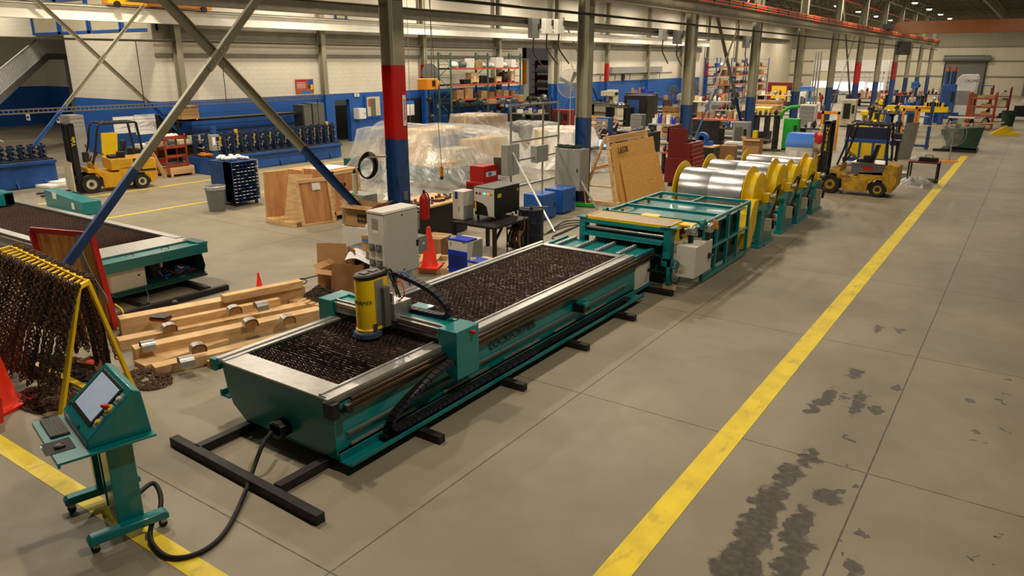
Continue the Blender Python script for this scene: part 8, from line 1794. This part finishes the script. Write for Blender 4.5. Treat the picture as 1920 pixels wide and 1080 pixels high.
# ================================================================ people
def person(label, loc, rz, J, shirt, pants, hair='hair', bald=False, sleeve=.55, shoes='black'):
    """J: joint positions in metres, local; skinned continuous body with clothing grown over it"""
    T = thing('person', label, 'person', loc, rz)
    def skin(name, verts, edges, rad, m, parent, root=0, sub=1):
        me = bpy.data.meshes.new(name); me.from_pydata([tuple(v) for v in verts], edges, []); me.materials.append(MATS[m])
        o = bpy.data.objects.new(name, me); COL.objects.link(o); o.parent = parent
        md = o.modifiers.new('skin', 'SKIN'); md.use_smooth_shade = True
        lay = me.skin_vertices[0].data if me.skin_vertices else None
        if lay is None:
            bpy.context.view_layer.objects.active = o; lay = me.skin_vertices[0].data
        for i, r_ in enumerate(rad): r_ = r_ if isinstance(r_, tuple) else (r_, r_); lay[i].radius = r_; lay[i].use_root = (i == root)
        s_ = o.modifiers.new('sub', 'SUBSURF'); s_.levels = sub; s_.render_levels = sub; return o
    v = lambda k: Vector(J[k])
    V_, E_, Rd = [], [], []
    def ad(p, r_, par=None):
        V_.append(Vector(p)); Rd.append(r_)
        if par is not None: E_.append((par, len(V_)-1))
        return len(V_)-1
    pel = ad(v('pelvis'), (.15, .12)); wa = ad(v('pelvis').lerp(v('chest'), .5), (.14, .11), pel); ch = ad(v('chest'), (.16, .12), wa)
    nk = ad(v('chest').lerp(v('head'), .55), .055, ch); hd = ad(v('head'), (.075, .09), nk); tp = ad(v('head')+(v('head')-v('chest')).normalized()*.1, (.06, .07), hd)
    hands = []
    for s in ('l', 'r'):
        sh = ad(v('sh_'+s), .055, ch); el = ad(v('el_'+s), .042, sh); wr = ad(v('wr_'+s), .028, el); d = (v('wr_'+s)-v('el_'+s)).normalized(); side = d.cross(Vector((0, 0, 1))); side = side.normalized() if side.length > .1 else Vector((1, 0, 0))
        pm = ad(v('wr_'+s)+d*.07, (.035, .022), wr)
        for f in range(4): o = side*(-.027+.018*f); a = ad(v('wr_'+s)+d*.12+o, .010, pm); ad(v('wr_'+s)+d*(.165-.008*abs(f-1.5))+o-Vector((0, 0, .02)), .008, a)
        th = ad(v('wr_'+s)+d*.06+side*.045, .011, pm); ad(v('wr_'+s)+d*.09+side*.06, .009, th)
        hp = ad(v('hp_'+s), .085, pel); kn = ad(v('kn_'+s), .06, hp); an = ad(v('an_'+s), .04, kn); ft = ad(v('an_'+s)+Vector(J.get('toe', (0, -.17, -.05))), .04, an)
    body = skin('body', V_, E_, Rd, 'skin', T)
    # shirt
    V_, E_, Rd = [], [], []
    a = ad(v('pelvis')+Vector((0, 0, .0)), (.165, .135)); b_ = ad(v('pelvis').lerp(v('chest'), .5), (.16, .13), a); c_ = ad(v('chest'), (.18, .135), b_); n_ = ad(v('chest').lerp(v('head'), .38), (.09, .08), c_)
    for s in ('l', 'r'): p = ad(v('sh_'+s), .072, c_); q_ = ad(v('sh_'+s).lerp(v('el_'+s), min(1, sleeve*1.2)), .06, p); 
    if sleeve > 1:
        for s, i0 in (('l', len(V_)-3), ('r', len(V_)-1)): ad(v('wr_'+s), .04, i0)
    skin('shirt', V_, E_, Rd, shirt, T)
    V_, E_, Rd = [], [], []
    a = ad(v('pelvis')-Vector((0, 0, .02)), (.17, .14))
    for s in ('l', 'r'): h_ = ad(v('hp_'+s), .10, a); k_ = ad(v('kn_'+s), .075, h_); ad(v('an_'+s), .06, k_)
    skin('trousers', V_, E_, Rd, pants, T)
    # face, ears, hair, shoes
    H = v('head'); up = (v('head')-v('chest')).normalized(); fw = Vector(J['face']).normalized(); fw = (fw-up*fw.dot(up)).normalized(); rt = fw.cross(up)
    b = B('skin'); b.sphere(H+up*.04, .098, sc=(.86, .95, 1.15), n=16, k=12); b.sphere(H+fw*.1+up*.02, .018); 
    for s in (-1, 1): b.sphere(H+rt*s*.088+up*.02, .022)
    f_ = b.build('face', T)
    b = B('white')
    for s in (-1, 1): b.sphere(H+fw*.088+rt*s*.033+up*.045, .012); b.sphere(H+fw*.098+rt*s*.033+up*.045, .006, 'ink')
    b.build('eye', f_); b = B('dark_red'); b.cb(H+fw*.094-up*.03, (.04, .02, .008)); b.build('mouth', f_)
    b = B(hair)
    if not bald: b.sphere(H+up*.075-fw*.02, .1, sc=(.9, .95, .95), n=14, k=10)
    else:
        for s in (-1, 1): b.sphere(H+rt*s*.07+up*.01-fw*.03, .04)
        b.sphere(H-fw*.07, .045)
    b.build('hair', T)
    for s in ('l', 'r'): b = B(shoes); t_ = Vector(J.get('toe', (0, -.17, -.05))); an = v('an_'+s); b.bar(an-t_*.35+Vector((0, 0, -.05)), an+t_+Vector((0, 0, -.02)), .1, .07); b.build('shoe', T, bev=.02)
    return T
SIT = dict(pelvis=(0, 0, .52), chest=(0, -.04, .92), head=(0, -.06, 1.2), sh_l=(.17, -.04, 1.0), sh_r=(-.17, -.04, 1.0), el_l=(.2, -.14, .75), el_r=(-.2, -.2, .78), wr_l=(.08, -.38, .8), wr_r=(-.04, -.2, 1.03), hp_l=(.09, -.04, .5), hp_r=(-.09, -.04, .5), kn_l=(.11, -.44, .5), kn_r=(-.11, -.44, .5), an_l=(.11, -.42, .1), an_r=(-.11, -.42, .1), face=(0, -1, 0))
LEAN = dict(pelvis=(0, 0, .95), chest=(0, -.2, 1.3), head=(0, -.34, 1.52), sh_l=(.18, -.22, 1.36), sh_r=(-.18, -.22, 1.36), el_l=(.22, -.34, 1.12), el_r=(-.22, -.34, 1.12), wr_l=(.12, -.55, 1.08), wr_r=(-.12, -.55, 1.08), hp_l=(.09, 0, .92), hp_r=(-.09, 0, .92), kn_l=(.1, -.04, .5), kn_r=(-.1, -.04, .5), an_l=(.1, .05, .09), an_r=(-.1, .05, .09), face=(0, -1, -.6))
STAND = dict(pelvis=(0, 0, .95), chest=(0, -.02, 1.32), head=(0, -.04, 1.6), sh_l=(.19, 0, 1.42), sh_r=(-.19, 0, 1.42), el_l=(.26, -.02, 1.13), el_r=(-.24, -.1, 1.13), wr_l=(.22, -.2, .95), wr_r=(-.1, -.3, 1.08), hp_l=(.09, 0, .92), hp_r=(-.09, 0, .92), kn_l=(.1, -.02, .5), kn_r=(-.12, -.02, .5), an_l=(.1, .02, .09), an_r=(-.13, .0, .09), face=(0, -1, -.1))
def at_head(px_, py_, z): p = Z(px_, py_, z); return (p.x, p.y, 0)
p1_ = at_head(1133, 233, 1.24); person('bald person in dark navy shirt sitting with hand at mouth behind the A-frame', p1_, radians(15), SIT, 'cloth_navy', 'denim', 'hair', True)
p2_ = at_head(1152, 222, 1.24); person('person in dark shirt sitting bent over a table behind the bald person', p2_, radians(70), SIT, 'cloth_navy', 'denim', 'hair')
p3_ = at_head(1541, 238, 1.66); person('bald person in red shirt standing left of the forklift mast', p3_, radians(160), STAND, 'cloth_red', 'khaki', 'white', True)
p4_ = at_head(1636, 188, 1.5); person('grey haired person in grey shirt leaning right toward the yellow unit', p4_, radians(75), LEAN, 'cloth_grey', 'denim', 'hair')
p5_ = at_head(1676, 196, 1.45); person('person in navy shirt bending over the yellow machine', p5_, radians(100), LEAN, 'cloth_navy', 'denim', 'cloth_navy')
p6_ = at_head(1714, 177, 1.6); person('person in pale grey shirt working behind the long yellow machine', p6_, radians(-10), LEAN, 'cloth_white', 'denim', 'hair')
for k, (p, lab) in enumerate(((p1_, 'dark chair under the bald seated person'), (p2_, 'dark chair under the seated person farther back'))):
    T = thing('work_chair', lab, 'chair', p, (radians(15), radians(70))[k]); b = B('black'); b.box(-.22, -.25, .4, .22, .2, .45); b.build('seat', T, bev=.02); b = B('black'); b.box(-.2, .2, .5, .2, .24, .9); b.build('backrest', T, bev=.02); b = B('black'); b.cyl((0, 0, .05), (0, 0, .4), .03)
    for i in range(5): t = 2*pi*i/5; b.bar((0, 0, .06), (.26*cos(t), .26*sin(t), .04), .04, .03)
    b.build('pedestal', T)
T = TT('laptop', 'open laptop with lit pale screen before the bald seated person', 'laptop', (p1_[0], p1_[1]-1.2, .82)); c = Z(1128, 270, .95)
b = T.b('black'); b.cb((c.x, c.y, .83), (.4, .28, .02)); b.build('keyboard_deck', T.o); b = T.b('screen_bright'); b.cb((c.x, c.y+.15, .97), (.38, .01, .26), rot=(-.15, 0, 0)); b.build('lit_screen', T.o)
T = TT('small_desk', 'black desk under the open laptop', 'desk', (c.x, c.y, 0)); b = T.b('black'); b.box(c.x-.9, c.y-.35, .78, c.x+.6, c.y+.35, .82); b.build('table_top', T.o); b = T.b('black'); b.box(c.x-.88, c.y-.3, 0, c.x-.84, c.y+.3, .78); b.box(c.x+.54, c.y-.3, 0, c.x+.58, c.y+.3, .78); b.build_each('leg_frame', T.o)
# ================================================================ further machines, benches and stock filling the middle of the hall
CL = ['cardboard', 'tan', 'grime', 'cab_dark', 'white', 'steel', 'dark_red', 'blue']
def bench(lab, short, pl, pr, yt, h, m1='cab_dark', m2='black', n=6, hm=.45, mats=CL):
    r = M_(lab, pl, pr, yt, h, m1, m2, 'workbench', 'workbench', 2); spread(r, h, '@ from left on '+short, mats, n, hm)
bench('dark bench of castings behind the grinder', 'the bench behind the grinder', 1105, 1165, 190, 1.0)
bench('long steel bench between second and third column, far one', 'the far bench before the third column', 1190, 1262, 186, 1.0, 'grime', 'black', 8)
bench('low dark bench left of the red tool chest', 'the low bench left of the red chest', 1155, 1240, 246, .9, 'grime', 'black', 7, .3)
bench('orange beamed low stock shelf right of the chipboard', 'the orange beamed low shelf', 1240, 1262, 285, .8, 'rack_orange', 'grime', 3, .35)
bench('crowded grey table behind the black screen panel', 'the crowded grey table', 1340, 1398, 206, 1.1, 'cab_mid', 'black', 6, .5)
bench('dark table of grey parts before the fourth column', 'the dark table before the fourth column', 1345, 1405, 240, .9, 'grime', 'black', 5, .35)
bench('pale pallet table of cartons behind the yellow guard cover', 'the table behind the yellow guard', 1420, 1490, 178, 1.1, 'pine', 'grime', 7, .55)
bench('dark bench of small motors left of the fifth column', 'the bench left of the fifth column', 1440, 1495, 190, 1.0, 'grime', 'black', 6, .4)
bench('grey bench of white files right of the fifth column', 'the bench right of the fifth column', 1502, 1550, 208, 1.1, 'cab_mid', 'black', 6, .55, ['white', 'cab_dark', 'tan', 'grime'])
bench('black bench of parts behind the red shirted person', 'the bench behind the red shirt', 1500, 1560, 240, 1.0, 'black', 'grime', 6, .4, ['red', 'grime', 'cab_dark', 'tan', 'white'])
bench('steel table of rollers behind the forklift roof', 'the table of rollers', 1588, 1660, 232, 1.0, 'cab_dark', 'navy', 7, .3, ['steel', 'blue', 'yellow', 'cab_dark'])
bench('dark table of blue and yellow parts at the long yellow machine', 'the table at the yellow machine', 1640, 1720, 212, 1.0, 'navy', 'black', 8, .4, ['blue', 'yellow', 'cab_dark', 'steel', 'navy'] if False else ['blue', 'yellow', 'cab_dark', 'steel'])
bench('bench of mixed brown goods under the far column row', 'the bench under the far columns', 1600, 1662, 184, 1.1, 'rust', 'black', 7, .6, ['cardboard', 'orange', 'rust', 'dark_red', 'tan'])
bench('dark bench before the far rolling door', 'the bench before the rolling door', 1735, 1775, 176, 1.2, 'grime', 'black', 5, .6)
bench('blue table of steel parts right of the yellow clamps', 'the blue table by the yellow clamps', 1795, 1832, 188, 1.1, 'blue_machine', 'navy', 6, .45, ['blue', 'steel', 'white', 'cab_dark', 'yellow'])
bench('yellow edged bench left of the big white machine', 'the yellow edged bench', 1745, 1790, 190, 1.1, 'yellow', 'black', 5, .5)
bench('dark stock table beyond the wrapped crates at the opening', 'the stock table at the opening', 985, 1035, 195, 1.1, 'grime', 'black', 6, .5)
bench('blue legged bench below the pallet rack end', 'the bench below the pallet rack end', 920, 968, 205, 1.1, 'blue_dark', 'black', 6, .5)
M_('tall white post machine left of the fifth column', 1500, 1514, 172, 2.0, 'white', 'cab_dark', style=1)
M_('red barrel shaped unit right of the fifth column', 1566, 1582, 178, 1.7, 'red', 'grime', style=0)
M_('grey vertical saw before the cross braces', 1325, 1345, 172, 1.9, 'cab_dark', 'steel', style=0)
M_('black lathe in front of the tall orange beamed rack', 1370, 1418, 172, 1.5, 'black', 'cab_dark', style=4)
M_('cream milling machine behind the third column', 1262, 1288, 175, 1.9, 'cab_mid', 'steel', style=0)
M_('grey welding booth wall beyond the orange edged table', 1330, 1372, 190, 1.5, 'cab_mid', 'cab_dark', style=1)
M_('dark blue floor machine under the long blue roll guard', 1672, 1700, 226, 1.2, 'navy', 'cab_dark', style=0)
M_('blue cabinet with vent before the yellow machine end', 1702, 1722, 206, 1.3, 'blue_machine', 'navy', style=1)
pedestal_fan('black drum fan on stand behind the third column', tuple(Z(1262, 176, 1.4))[:2]+(0,), 1.6, .5, radians(80), 'cab_dark', False)
pedestal_fan('black drum fan on stand right of the third column', tuple(Z(1302, 168, 1.7))[:2]+(0,), 1.8, .6, radians(80), 'cab_dark', False)
for k, (px_, py_, lab) in enumerate(((1345, 300, 'flat steel plate lying on the floor past the black panel'), (1442, 282, 'dark floor mat right of the yellow mop bucket'))):
    p = Z(px_, py_); b = B('grime'); b.box(-.5, -.35, 0, .5, .35, .04); solo(b, 'floor_mat', lab, 'mat', tuple(p), .3, bev=.01)
# grey drop pipes at the fifth column
for k in range(3): p = Z(1512+5*k, 258); b = B('cab_mid'); b.cyl((0, 0, 0), (0, 0, 4.5), .045, n=8); solo(b, 'drop_pipe', '%s grey upright pipe right of the fifth column, from the left' % ORD[k], 'pipe', tuple(p), 0, 'upright pipes by the fifth column')
